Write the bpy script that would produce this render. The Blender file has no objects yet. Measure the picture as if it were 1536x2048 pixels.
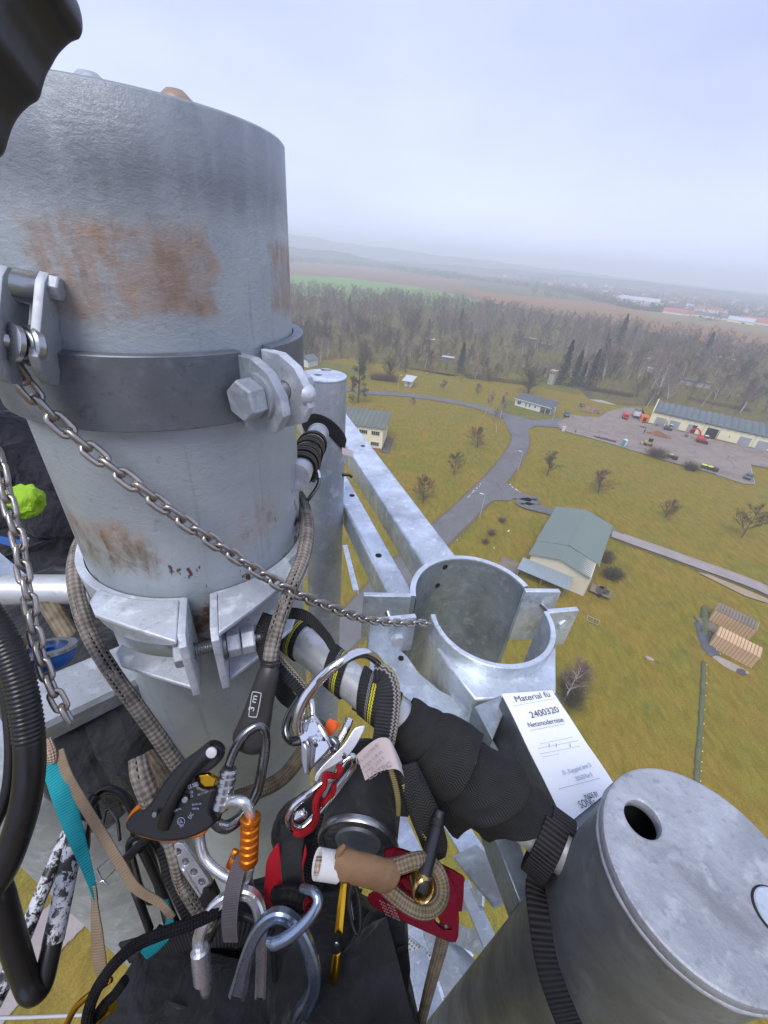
import bpy, bmesh, math, random
import numpy as np
from mathutils import Vector, Matrix, Quaternion
SC = bpy.context.scene
COL = SC.collection
V = Vector
rnd = random.Random(7)
H = 48.0                       # height of the lens above the ground
# ---------------------------------------------------------------- camera
FPX = 816.0
CW, CH = 1536, 2048
_nv = Vector((-116, 1276)).normalized()
_nd = FPX * FPX / 520.0
_nad = Vector((_nv.x * _nd, -_nv.y * _nd, -FPX)).normalized()
_up = -_nad
_fw = Vector((0, 0, -1))
_Y = (_fw - _fw.dot(_up) * _up).normalized()
_X = _Y.cross(_up)
RM = Matrix((_X, _Y, _up))     # camera space -> world
CAMLOC = Vector((0, 0, H))
cam = bpy.data.cameras.new('camera')
cam.sensor_fit = 'VERTICAL'
cam.sensor_height = 24.0
cam.lens = 24.0 * FPX / CH
cam.clip_start = 0.02
cam.clip_end = 30000
camo = bpy.data.objects.new('camera', cam)
camo.matrix_world = Matrix.Translation(CAMLOC) @ RM.to_4x4()
COL.objects.link(camo)
SC.camera = camo
# ---------------------------------------------------------------- light
SC.view_settings.view_transform = 'Standard'
SC.view_settings.look = 'None'
SC.view_settings.gamma = 1
SC.view_settings.exposure = 0.9
SC.cycles.volume_bounces = 2
SC.cycles.max_bounces = 8
W = bpy.data.worlds.new('World')
SC.world = W
W.use_nodes = True
nt = W.node_tree
bg = nt.nodes['Background']
def wn(t, **k):
    n = nt.nodes.new(t)
    for a, b in k.items():
        setattr(n, a, b)
    return n
sky = wn('ShaderNodeTexSky', sky_type='NISHITA', sun_disc=False)
SUN_EL, SUN_AZ = math.radians(58), math.radians(-160)
sky.sun_elevation = SUN_EL
sky.sun_rotation = SUN_AZ
skm = wn('ShaderNodeMixRGB', blend_type='MULTIPLY')
skm.inputs[0].default_value = 1
skm.inputs[2].default_value = (0.06, 0.06, 0.06, 1)
nt.links.new(sky.outputs[0], skm.inputs[1])
tc = wn('ShaderNodeTexCoord')
sep = wn('ShaderNodeSeparateXYZ')
nt.links.new(tc.outputs['Generated'], sep.inputs[0])
ramp = wn('ShaderNodeValToRGB')
ramp.color_ramp.elements[0].position = 0.0
ramp.color_ramp.elements[0].color = (0.55, 0.60, 0.84, 1)
ramp.color_ramp.elements[1].position = 0.75
ramp.color_ramp.elements[1].color = (0.40, 0.445, 0.62, 1)
e = ramp.color_ramp.elements.new(0.3); e.color = (0.385, 0.43, 0.655, 1)
nt.links.new(sep.outputs['Z'], ramp.inputs[0])
# cloud deck: wide soft masses flattened towards the horizon
mp = wn('ShaderNodeMapping'); mp.inputs['Scale'].default_value = (1.1, 1.1, 3.0)
mp.inputs['Location'].default_value = (0.35, 0.2, 0.1)
nt.links.new(tc.outputs['Generated'], mp.inputs[0])
nz = wn('ShaderNodeTexNoise'); nz.inputs['Scale'].default_value = 1.7; nz.inputs['Detail'].default_value = 4; nz.inputs['Roughness'].default_value = 0.5
nt.links.new(mp.outputs[0], nz.inputs['Vector'])
mr = wn('ShaderNodeMapRange'); mr.inputs[1].default_value = 0.3; mr.inputs[2].default_value = 0.7; mr.inputs[3].default_value = 0.86; mr.inputs[4].default_value = 1.10
nt.links.new(nz.outputs['Fac'], mr.inputs[0])
cm = wn('ShaderNodeMixRGB', blend_type='MULTIPLY'); cm.inputs[0].default_value = 1
nt.links.new(ramp.outputs[0], cm.inputs[1]); nt.links.new(mr.outputs[0], cm.inputs[2])
add = wn('ShaderNodeMixRGB', blend_type='MIX'); add.inputs[0].default_value = 0.9
nt.links.new(skm.outputs[0], add.inputs[1]); nt.links.new(cm.outputs[0], add.inputs[2])
nt.links.new(add.outputs[0], bg.inputs[0])
bg.inputs[1].default_value = 1.0
sd = bpy.data.lights.new('sun', 'SUN'); sd.energy = 1.5; sd.angle = math.radians(32); sd.color = (1, 0.97, 0.92)
so = bpy.data.objects.new('sun', sd)
_sd = Vector((math.sin(SUN_AZ) * math.cos(SUN_EL), math.cos(SUN_AZ) * math.cos(SUN_EL), math.sin(SUN_EL)))
so.rotation_euler = _sd.to_track_quat('Z', 'Y').to_euler()
so.location = (0, 0, 80)
COL.objects.link(so)
# ---------------------------------------------------------------- measuring helpers
def ray(x, y): return RM @ Vector((x - 768, -(y - 1024), -FPX)) / FPX
def P(x, y, d): return CAMLOC + ray(x, y) * d
def PH(x, y, h):
    r = ray(x, y); return CAMLOC + r * (-h / r.z)
def G(x, y, z=0.0): return PH(x, y, H - z)
def cylhit(x, y, c, R):
    r = ray(x, y); a = r.x**2 + r.y**2; b = r.x * c[0] + r.y * c[1]; cc = c[0]**2 + c[1]**2 - R * R
    disc = max(b * b - a * cc, 0); s = (b - math.sqrt(disc)) / a
    return CAMLOC + r * s
def z6(x, y): return (1000 + x / 2.866, 980 + y / 2.866)
def z4(x, y): return (1000 + x / 2.866, 480 + y / 2.866)
def z5(x, y): return (600 + x / 3.339, 700 + y / 3.339)
def z9(x, y): return (1130 + x / 3.783, 760 + y / 3.783)
def z3(x, y): return (580 + x / 3.2, 430 + y / 3.2)
def q2(x, y): return (220 + x / 3.657, 1450 + y / 3.657)
def q3(x, y): return (340 + x / 3.657, 1640 + y / 3.657)
def q4(x, y): return (560 + x / 3.84, 1620 + y / 3.84)
def q7(x, y): return (570 + x / 4.654, 1260 + y / 4.654)
def q8(x, y): return (x / 2.567, 1250 + y / 2.567)
# ---------------------------------------------------------------- mesh building
class MB:
    def __init__(s): s.v = []; s.f = []; s.uv = []; s.m = []
    def add(s, vs, fs, uvs=None, mi=0):
        o = len(s.v); s.v += [tuple(v) for v in vs]
        for i, f in enumerate(fs):
            s.f.append([o + k for k in f]); s.m.append(mi)
            s.uv.append(uvs[i] if uvs else [(0, 0)] * len(f))
    def box(s, c, d, ax=None, mi=0, taper=(1, 1)):
        ax = ax or (V((1, 0, 0)), V((0, 1, 0)), V((0, 0, 1)))
        vs = []
        for z in (-1, 1):
            tx, ty = taper if z > 0 else (1, 1)
            for x, y in ((-1, -1), (1, -1), (1, 1), (-1, 1)):
                vs.append(V(c) + ax[0] * x * d[0] / 2 * tx + ax[1] * y * d[1] / 2 * ty + ax[2] * z * d[2] / 2)
        s.add(vs, [(3, 2, 1, 0), (4, 5, 6, 7), (0, 1, 5, 4), (1, 2, 6, 5), (2, 3, 7, 6), (3, 0, 4, 7)], mi=mi)
    def cyl(s, a, b, r0, r1=None, n=16, cap=True, mi=0):
        r1 = r0 if r1 is None else r1
        a, b = V(a), V(b); t = (b - a).normalized(); u = t.orthogonal().normalized(); w = t.cross(u)
        L = (b - a).length
        vs = []
        for p, r in ((a, r0), (b, r1)):
            for k in range(n):
                q = 2 * math.pi * k / n; vs.append(p + (u * math.cos(q) + w * math.sin(q)) * r)
        fs = [(k, (k + 1) % n, n + (k + 1) % n, n + k) for k in range(n)]
        uv = [[(k / n, 0), ((k + 1) / n, 0), ((k + 1) / n, L), (k / n, L)] for k in range(n)]
        if cap:
            fs += [tuple(range(n))[::-1], tuple(range(n, 2 * n))]; uv += [[(0, 0)] * n] * 2
        s.add(vs, fs, uv, mi)
    def lathe(s, c, prof, n=48, ax=None, a0=0, a1=2 * math.pi, close=True, mi=0):
        # prof: (r, h) closed or open; ax: (u, w, axis)
        ax = ax or (V((1, 0, 0)), V((0, 1, 0)), V((0, 0, 1)))
        full = abs(a1 - a0 - 2 * math.pi) < 1e-6
        m = n if full else n + 1
        vs = []
        for k in range(m):
            q = a0 + (a1 - a0) * k / n
            d = ax[0] * math.cos(q) + ax[1] * math.sin(q)
            for r, h in prof: vs.append(V(c) + d * r + ax[2] * h)
        np_ = len(prof); fs = []; uvs = []
        rng = range(np_) if close else range(np_ - 1)
        for k in range(n):
            k2 = (k + 1) % m
            for j in rng:
                j2 = (j + 1) % np_
                fs.append((k * np_ + j, k2 * np_ + j, k2 * np_ + j2, k * np_ + j2))
                qa, qb = a0 + (a1 - a0) * k / n, a0 + (a1 - a0) * (k + 1) / n
                uvs.append([(qa, prof[j][1]), (qb, prof[j][1]), (qb, prof[j2][1]), (qa, prof[j2][1])])
        if not full and close:
            fs += [tuple(range(np_))[::-1], tuple(range((m - 1) * np_, m * np_))]; uvs += [[(0, 0)] * np_] * 2
        s.add(vs, fs, uvs, mi)
    def sweep(s, pts, sec, closed=False, nrm=None, cap=True, scale=None, mi=0, per=None):
        # pts: world points, sec: list of (a, b) section coordinates (b = along the guide normal), nrm: normals or None
        n = len(pts); m = len(sec)
        T = []
        for i in range(n):
            if closed: t = pts[(i + 1) % n] - pts[i - 1]
            else: t = pts[min(i + 1, n - 1)] - pts[max(i - 1, 0)]
            T.append(t.normalized())
        if nrm is None:
            u = T[0].orthogonal().normalized(); N = []
            for t in T:
                u = (u - t * u.dot(t)).normalized(); N.append(u.copy())
        else:
            N = []
            for i, t in enumerate(T):
                g = nrm[i] if isinstance(nrm, (list, tuple)) else nrm
                N.append((g - t * g.dot(t)).normalized())
        L = [0]
        for i in range(1, n): L.append(L[-1] + (pts[i] - pts[i - 1]).length)
        if closed: LT = L[-1] + (pts[0] - pts[-1]).length
        plen = [0]
        for j in range(m):
            a, b = sec[j], sec[(j + 1) % m]; plen.append(plen[-1] + math.hypot(a[0] - b[0], a[1] - b[1]))
        pt = plen[-1]
        vs = []
        for i in range(n):
            B = T[i].cross(N[i]); k = 1 if scale is None else scale[i]
            ka, kb = (k if isinstance(k, tuple) else (k, k))
            for a, b in sec: vs.append(pts[i] + B * a * ka + N[i] * b * kb)
        fs = []; uvs = []
        for i in range(n if closed else n - 1):
            i2 = (i + 1) % n; l2 = L[i2] if i2 else LT if closed else L[i2]
            for j in range(m):
                j2 = (j + 1) % m
                fs.append((i * m + j, i * m + j2, i2 * m + j2, i2 * m + j))
                uvs.append([(plen[j] / pt, L[i]), (plen[j + 1] / pt, L[i]), (plen[j + 1] / pt, l2), (plen[j] / pt, l2)])
        if not closed and cap:
            fs += [tuple(range(m))[::-1], tuple(range((n - 1) * m, n * m))]; uvs += [[(0, 0)] * m] * 2
        s.add(vs, fs, uvs, mi)
    def tube(s, pts, r, n=12, **k):
        sc = None
        if isinstance(r, (list, tuple)): sc = [q / r[0] for q in r]; r = r[0]
        s.sweep(pts, [(r * math.cos(2 * math.pi * j / n), r * math.sin(2 * math.pi * j / n)) for j in range(n)], scale=sc, **k)
    def strap(s, pts, w, th, nrm=None, **k):
        # flat webbing with rounded edges, w along the section's first axis
        h = w / 2; t = th / 2
        s.sweep(pts, [(-h, -t * .5), (-h * .94, -t), (-h * .4, -t), (h * .4, -t), (h * .94, -t), (h, -t * .5), (h, t * .5), (h * .94, t), (h * .4, t), (-h * .4, t), (-h * .94, t), (-h, t * .5)], nrm=nrm, **k)
def part(name, mb, mats, parent=None, smooth=None, bevel=0, origin=None, sub=0, disp=None):
    """one mesh object; vertices are world coordinates (or the parent's frame when the parent sits at the origin)"""
    me = bpy.data.meshes.new(name)
    vs = np.array(mb.v, dtype=float)
    if origin is None:
        if parent is None: o = V(((vs[:, 0].min() + vs[:, 0].max()) / 2, (vs[:, 1].min() + vs[:, 1].max()) / 2, vs[:, 2].min()))
        else: o = wloc(parent)
    else: o = V(origin)
    vs = vs - np.array(o)
    me.from_pydata(vs.tolist(), [], mb.f)
    uvl = me.uv_layers.new(name='uv')
    flat = [c for f in mb.uv for p in f for c in p]
    if len(flat) == 2 * len(me.loops): uvl.data.foreach_set('uv', flat)
    mats = mats if isinstance(mats, (list, tuple)) else [mats]
    for m in mats: me.materials.append(m)
    if len(mats) > 1: me.polygons.foreach_set('material_index', mb.m)
    if smooth is not None:
        me.polygons.foreach_set('use_smooth', [True] * len(me.polygons))
        if smooth < 179: me.set_sharp_from_angle(angle=math.radians(smooth))
    me.update()
    ob = bpy.data.objects.new(name, me); COL.objects.link(ob)
    if parent is not None:
        ob.parent = parent; ob.location = o - wloc(parent)
    else: ob.location = o
    if bevel:
        b = ob.modifiers.new('bevel', 'BEVEL'); b.width = bevel; b.segments = 2; b.limit_method = 'ANGLE'; b.angle_limit = math.radians(35)
        b.harden_normals = False
    if sub:
        b = ob.modifiers.new('sub', 'SUBSURF'); b.levels = sub; b.render_levels = sub
    if disp:
        tex = bpy.data.textures.new(name, 'CLOUDS'); tex.noise_scale = disp[1]; tex.noise_depth = 3
        b = ob.modifiers.new('disp', 'DISPLACE'); b.texture = tex; b.strength = disp[0]; b.texture_coords = 'GLOBAL'; b.mid_level = 0.5
    return ob
def wloc(o):
    p = V((0, 0, 0))
    while o is not None: p += o.location; o = o.parent
    return p
def tag(o, label=None, cat=None, group=None, kind=None):
    if label: o['label'] = label
    if cat: o['category'] = cat
    if group: o['group'] = group
    if kind: o['kind'] = kind
    return o
def thing(name, label, cat, loc, group=None):
    o = bpy.data.objects.new(name, None); o.empty_display_size = .1; COL.objects.link(o); o.location = loc
    return tag(o, label, cat, group)
def kids(o): return [c for c in bpy.data.objects if c.parent == o]
_kid = {}
def copy_tree(o, parent=None):
    if o.name not in _kid: _kid[o.name] = [c for c in bpy.data.objects if c.parent == o]
    c = o.copy(); COL.objects.link(c); c.parent = parent
    for ch in _kid[o.name]: copy_tree(ch, c)
    return c
def crom(pts, k=6, closed=False):
    pts = [V(p) for p in pts]; n = len(pts); out = []
    for i in range(n if closed else n - 1):
        p0 = pts[i - 1] if (i > 0 or closed) else pts[0] * 2 - pts[1]
        p1 = pts[i]; p2 = pts[(i + 1) % n]
        p3 = pts[(i + 2) % n] if (i + 2 < n or closed) else pts[-1] * 2 - pts[-2]
        for j in range(k):
            t = j / k
            out.append(.5 * ((2 * p1) + (p2 - p0) * t + (2 * p0 - 5 * p1 + 4 * p2 - p3) * t * t + (3 * p1 - p0 - 3 * p2 + p3) * t ** 3))
    if not closed: out.append(pts[-1])
    return out
def pp(lst, k=6, closed=False): return crom([P(*q) for q in lst], k, closed)
def plate_mesh(name, poly, holes, th, bev, M4, mat, parent=None, smooth=30, bres=1):
    """flat plate: outline with holes extruded, via a 2D curve"""
    cu = bpy.data.curves.new(name, 'CURVE'); cu.dimensions = '2D'; cu.fill_mode = 'BOTH'
    cu.extrude = max(th / 2 - bev, 1e-5); cu.bevel_depth = bev; cu.bevel_resolution = bres; cu.offset = -bev
    for pl in [poly] + list(holes):
        sp = cu.splines.new('POLY'); sp.points.add(len(pl) - 1)
        for i, (a, b) in enumerate(pl): sp.points[i].co = (a, b, 0, 1)
        sp.use_cyclic_u = True
    return curve_obj(name, cu, M4, mat, parent, smooth)
def curve_obj(name, cu, M4, mat, parent=None, smooth=30):
    t = bpy.data.objects.new(name + '_tmp', cu); COL.objects.link(t)
    dg = bpy.context.evaluated_depsgraph_get()
    me = bpy.data.meshes.new_from_object(t.evaluated_get(dg), depsgraph=dg)
    bpy.data.objects.remove(t)
    me.transform(M4)
    o = wloc(parent) if parent is not None else sum((v.co for v in me.vertices), V()) / max(1, len(me.vertices))
    me.transform(Matrix.Translation(-o))
    me.materials.clear(); me.materials.append(mat)
    if smooth:
        me.polygons.foreach_set('use_smooth', [True] * len(me.polygons)); me.set_sharp_from_angle(angle=math.radians(smooth))
    me.name = name
    ob = bpy.data.objects.new(name, me); COL.objects.link(ob)
    ob.parent = parent
    ob.location = (o - wloc(parent)) if parent is not None else o
    return ob
def frame(o, x, z):
    """matrix with origin o, x axis x, z axis z"""
    z = V(z).normalized(); x = (V(x) - z * V(x).dot(z)).normalized(); y = z.cross(x)
    m = Matrix((x, y, z)).transposed().to_4x4(); m.translation = V(o); return m
CR = RM @ V((1, 0, 0)); CU = RM @ V((0, 1, 0)); CB = RM @ V((0, 0, 1))
def pplane(center, tilt=(0, 0)):
    """plane through pixel centre (x,y,d), facing the lens with a tilt; returns frame and px->2D function"""
    o = P(*center)
    z = (CB + CR * tilt[0] + CU * tilt[1]).normalized()
    M4 = frame(o, CR, z); Mi = M4.inverted()
    def to2(x, y):
        r = ray(x, y); s = (o - CAMLOC).dot(z) / r.dot(z); p = Mi @ (CAMLOC + r * s); return (p.x, p.y)
    return M4, to2
def plate_px(name, poly, center, th, mat, parent=None, holes=(), bev=.001, tilt=(0, 0), lift=0, smooth=30, rnd_=0):
    M4, to2 = pplane(center, tilt)
    pl = [to2(*q) for q in poly]
    if rnd_: pl = [(q.x, q.y) for q in crom([(a, b, 0) for a, b in pl], rnd_, True)]
    return plate_mesh(name, pl, [[to2(*q) for q in h] for h in holes], th, bev, M4 @ Matrix.Translation((0, 0, lift)), mat, parent, smooth)
def circ(x, y, r, n=20, ry=None, rot=0):
    ry = ry or r; out = []
    for k in range(n):
        a = 2 * math.pi * k / n; u, w = r * math.cos(a), ry * math.sin(a)
        out.append((x + u * math.cos(rot) - w * math.sin(rot), y + u * math.sin(rot) + w * math.cos(rot)))
    return out
def text_obj(name, s, size, M4, mat, parent=None, align='LEFT', shear=0, bold=0.0, spacing=1.0):
    cu = bpy.data.curves.new(name, 'FONT'); cu.body = s; cu.size = size; cu.align_x = align; cu.extrude = 0.00008; cu.shear = shear; cu.offset = bold; cu.space_character = spacing
    return curve_obj(name, cu, M4, mat, parent, 0)
# ---------------------------------------------------------------- near steelwork: shared measurements (metres, relative to the lens)
MC = (-0.288, 0.520); MR = 0.155         # mast axis and radius
PC = (0.298, 0.145); PR = 0.081          # capped pole
SCN = (-0.1787, 1.0246); SR = 0.0565     # slim post
def mastuv(x, y, R=None):
    p = cylhit(x, y, MC, R or MR); a = math.atan2(p.y - MC[1], p.x - MC[0])
    if a > math.pi / 2: a -= 2 * math.pi
    return a, p.z - H
_a = mastuv(12, 480)[0]; _b = mastuv(432, 490)[0]; _t = mastuv(250, 440)[1]; _m = mastuv(280, 645)[1]
_c = mastuv(535, 500)[0]; _t2 = mastuv(540, 470)[1]; _m2 = mastuv(550, 640)[1]
_d = mastuv(128, 1040)[0]; _e = mastuv(290, 1060)[0]; _t3 = mastuv(200, 1030)[1]; _m3 = mastuv(240, 1120)[1]
_f = mastuv(430, 1000)[0]; _g = mastuv(555, 1000)[0]; _t4 = mastuv(500, 995)[1]; _m4 = mastuv(470, 1110)[1]
RD = [(_a + .12, _b, _m, _t, .012, .02, (.42, .23, .13), .35, .9), (_a + .05, _b + .02, _m - .008, _t + .008, .015, .02, (.42, .34, .28), .32, .55),
      (_c, _c + .5, _m2, _t2, .012, .015, (.42, .23, .13), .35, .9),
      (_d - .1, _e, _m3, _t3, .025, .03, (.42, .22, .12), .32, .9), (_d, _e + .1, _m3 - .03, _t3 - .02, .02, .03, (.15, .11, .05), .42, .85),
      (_f, _g, _m4, _t4, .02, .03, (.46, .44, .46), .44, .8)]
# ---------------------------------------------------------------- materials
def NM(name):
    m = bpy.data.materials.new(name); m.use_nodes = True; t = m.node_tree; b = t.nodes['Principled BSDF']
    return m, t, b
def nd(t, ty, ins=None, **k):
    n = t.nodes.new(ty)
    for a, b in k.items(): setattr(n, a, b)
    for a, b in (ins or {}).items():
        if hasattr(b, 'is_output'): t.links.new(b, n.inputs[a])
        else: n.inputs[a].default_value = b
    return n
def rgb(c): return (c[0], c[1], c[2], 1)
def noise(t, vec, scale, det=4, rough=.55, dist=0):
    n = nd(t, 'ShaderNodeTexNoise', {'Scale': scale, 'Detail': det, 'Roughness': rough, 'Distortion': dist})
    if vec is not None: t.links.new(vec, n.inputs['Vector'])
    return n.outputs['Fac']
def mrange(t, v, a, b, c=0., d=1.):
    return nd(t, 'ShaderNodeMapRange', {0: v, 1: a, 2: b, 3: c, 4: d}).outputs[0]
def mix(t, f, a, b, mode='MIX'):
    n = nd(t, 'ShaderNodeMixRGB', blend_type=mode)
    for i, q in ((0, f), (1, a), (2, b)):
        if hasattr(q, 'is_output'): t.links.new(q, n.inputs[i])
        else: n.inputs[i].default_value = q if i == 0 else rgb(q)
    return n.outputs[0]
def mth(t, op, a, b=0., c=None):
    n = nd(t, 'ShaderNodeMath', operation=op)
    for i, q in enumerate((a, b) if c is None else (a, b, c)):
        if hasattr(q, 'is_output'): t.links.new(q, n.inputs[i])
        else: n.inputs[i].default_value = q
    return n.outputs[0]
def ocoord(t): return nd(t, 'ShaderNodeTexCoord').outputs['Object']
def gpos(t): return nd(t, 'ShaderNodeNewGeometry').outputs['Position']
def uvc(t): return nd(t, 'ShaderNodeTexCoord').outputs['UV']
def stretch(t, vec, sc): return nd(t, 'ShaderNodeMapping', {'Vector': vec, 'Scale': sc}).outputs[0]
def bump(t, b, h, strength, dist):
    n = nd(t, 'ShaderNodeBump', {'Strength': strength, 'Distance': dist, 'Height': h}); t.links.new(n.outputs[0], b.inputs['Normal']); return n
def simple(name, col, rough=.6, metal=0, var=.12, nscale=20, bscale=0, bd=.001, bs=.4, spec=.5, coat=0):
    m, t, b = NM(name); v = ocoord(t)
    f = noise(t, v, nscale, 5)
    c = mix(t, f, [q * (1 - var) for q in col], [min(q * (1 + var), 1) for q in col])
    f2 = mrange(t, noise(t, v, nscale * .23, 3), .35, .65)
    c = mix(t, f2, c, mix(t, .5, c, [q * (1 - var * 1.5) for q in col]))
    t.links.new(c, b.inputs['Base Color']); b.inputs['Metallic'].default_value = metal
    t.links.new(mrange(t, f, .3, .7, rough - .06, rough + .06), b.inputs['Roughness'])
    b.inputs['Specular IOR Level'].default_value = spec
    if coat: b.inputs['Coat Weight'].default_value = coat
    if bscale: bump(t, b, noise(t, v, bscale, 5), bs, bd)
    return m
def galv(name, base, rough=.42, metal=.6, spang=26, lump=0.0006, dull=.25, tint=None, scr=0.0):
    """zinc-coated steel: cloudy spangle, dull patches, white bloom, orange-peel surface"""
    m, t, b = NM(name); v = gpos(t)
    vs = nd(t, 'ShaderNodeTexVoronoi', {'Vector': v, 'Scale': spang * 1.6}, feature='F1')
    sp = vs.outputs['Color']
    spf = nd(t, 'ShaderNodeSeparateColor', {0: sp}).outputs[0]
    n1 = noise(t, v, 9, 6, .62, .4); n2 = noise(t, v, 38, 5, .6); n3 = noise(t, v, 130, 4)
    dark = [q * (1 - dull) for q in base]; lite = [min(1, q * (1 + dull * .7)) for q in base]
    c = mix(t, mrange(t, n1, .32, .68), dark, lite)
    c = mix(t, mth(t, 'MULTIPLY', spf, .22), c, tint or [q * .8 for q in base])
    c = mix(t, mrange(t, n2, .54, .66, 0, .5), c, [min(1, q * 1.45) for q in base])
    c = mix(t, mrange(t, n3, .58, .70, 0, .45), c, [q * .5 for q in base]); c = mix(t, mrange(t, noise(t, v, 16, 8, .75, .3), .60, .66, 0, .45), c, [q * .55 for q in base])
    t.links.new(c, b.inputs['Base Color'])
    b.inputs['Metallic'].default_value = metal
    r = mth(t, 'ADD', mrange(t, n1, .3, .7, rough + .1, rough - .08), mrange(t, n2, .4, .7, -.04, .1))
    t.links.new(r, b.inputs['Roughness'])
    hh = mth(t, 'ADD', mth(t, 'MULTIPLY', n2, .8), mth(t, 'MULTIPLY', n3, .35))
    bump(t, b, hh, .7, lump)
    return m
M = {}
M['zinc'] = galv('bright_zinc', (.58, .64, .72), .36, .55, lump=.0017, dull=.36)
M['zinc_old'] = galv('weathered_zinc', (.42, .455, .50), .5, .45, lump=.0008)
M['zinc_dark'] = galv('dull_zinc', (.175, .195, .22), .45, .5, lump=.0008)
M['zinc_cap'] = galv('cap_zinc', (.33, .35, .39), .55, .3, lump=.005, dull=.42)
M['zinc_pole'] = galv('dark_pole_zinc', (.18, .195, .20), .5, .3, lump=.0006, dull=.4)  # darker zinc for the capped pole's tube, below its cap
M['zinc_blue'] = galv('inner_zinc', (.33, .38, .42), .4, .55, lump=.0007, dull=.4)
M['lug'] = galv('cast_zinc', (.60, .64, .70), .5, .35, lump=.0026, dull=.34)
M['tube'] = galv('tube_zinc', (.52, .54, .56), .42, .45, lump=.0005, dull=.12)
def mast_material():
    m, t, b = NM('mast_paint'); uv = uvc(t); v = gpos(t)
    s = nd(t, 'ShaderNodeSeparateXYZ', {0: uv}); U, Hh = s.outputs[0], s.outputs[1]    # u = angle, v = height under the lens (negative down)
    n1 = noise(t, v, 7, 6, .6, .2); n2 = noise(t, v, 60, 6, .65); n3 = noise(t, stretch(t, v, (1, 1, .35)), 22, 5, .6, .1)
    base = mix(t, mrange(t, n1, .3, .7), (.32, .36, .39), (.45, .495, .525))
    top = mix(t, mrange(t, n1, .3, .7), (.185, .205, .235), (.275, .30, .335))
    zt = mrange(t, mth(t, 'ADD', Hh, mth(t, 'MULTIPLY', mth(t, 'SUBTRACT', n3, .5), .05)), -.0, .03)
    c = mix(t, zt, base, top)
    c = mix(t, mrange(t, n3, .56, .7, 0, .35), c, (.42, .47, .50))
    c = mix(t, mrange(t, n2, .60, .72, 0, .45), c, (.16, .18, .20)); c = mix(t, mrange(t, noise(t, stretch(t, v, (1, 1, .12)), 30, 5, .6), .52, .68, 0, .3), c, (.36, .42, .46))
    def rectmask(u0, u1, h0, h1, soft, jit):
        uu = mth(t, 'ADD', U, mth(t, 'MULTIPLY', mth(t, 'SUBTRACT', noise(t, v, 30, 7, .7), .5), jit * 20))
        h2 = mth(t, 'ADD', Hh, mth(t, 'MULTIPLY', mth(t, 'SUBTRACT', noise(t, v, 24, 7, .7), .5), jit * 2.2))
        a = mth(t, 'MULTIPLY', mrange(t, uu, u0, u0 + soft * 5), mrange(t, uu, u1, u1 - soft * 5))
        q = mth(t, 'MULTIPLY', mrange(t, h2, h0, h0 + soft), mrange(t, h2, h1, h1 - soft))
        return mth(t, 'MULTIPLY', a, q)
    RUST = RD
    for (u0, u1, h0, h1, sf, jt, col, hole, amt) in RUST:
        k = rectmask(u0, u1, h0, h1, sf, jt)
        k = mth(t, 'MULTIPLY', k, mrange(t, noise(t, v, 26, 7, .7, .8), hole - .07, hole + .07))
        k = mth(t, 'MULTIPLY', k, amt)
        k = mth(t, 'MULTIPLY', k, mrange(t, noise(t, stretch(t, v, (1, 1, .25)), 45, 6, .7), .36, .52, .25, 1.))
        rc = mix(t, mrange(t, n2, .35, .65), col, [q * .6 for q in col]); rc = mix(t, mrange(t, noise(t, stretch(t, v, (1, 1, .1)), 60, 4), .4, .6, 0, .55), rc, (.42, .36, .32))
        rc = mix(t, mrange(t, noise(t, v, 38, 6, .7), .46, .62, 0, .8), rc, (.36, .33, .31))
        c = mix(t, k, c, rc)
    # small chipped rust specks low on the tube
    c = mix(t, mrange(t, noise(t, stretch(t, v, (1, 1, .06)), 55, 5, .6), .60, .72, 0, .4), c, (.20, .215, .22))
    c = mix(t, mrange(t, noise(t, stretch(t, v, (.5, 1, 2.5)), 42, 7, .75), .685, .71, 0, .8), c, (.66, .70, .73))
    sp = mth(t, 'MULTIPLY', mrange(t, noise(t, stretch(t, v, (1, 1, .5)), 48, 6, .7), .58, .62), rectmask(-2.2, .5, -.46, -.30, .05, .06))
    c = mix(t, sp, c, (.09, .045, .025)); c = mix(t, mth(t, 'MULTIPLY', mrange(t, noise(t, v, 20, 6, .7), .40, .55), rectmask(-1.62, -.9, -.50, -.405, .012, .02)), c, (.13, .075, .045))
    t.links.new(c, b.inputs['Base Color'])
    b.inputs['Metallic'].default_value = .25
    t.links.new(mrange(t, n1, .3, .7, .5, .36), b.inputs['Roughness'])
    pit = mrange(t, noise(t, stretch(t, v, (1, 1, 1.4)), 150, 7, .7, .2), .38, .66)
    bump(t, b, mth(t, 'ADD', pit, mth(t, 'MULTIPLY', n3, .9)), .34, .0010)
    return m
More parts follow.
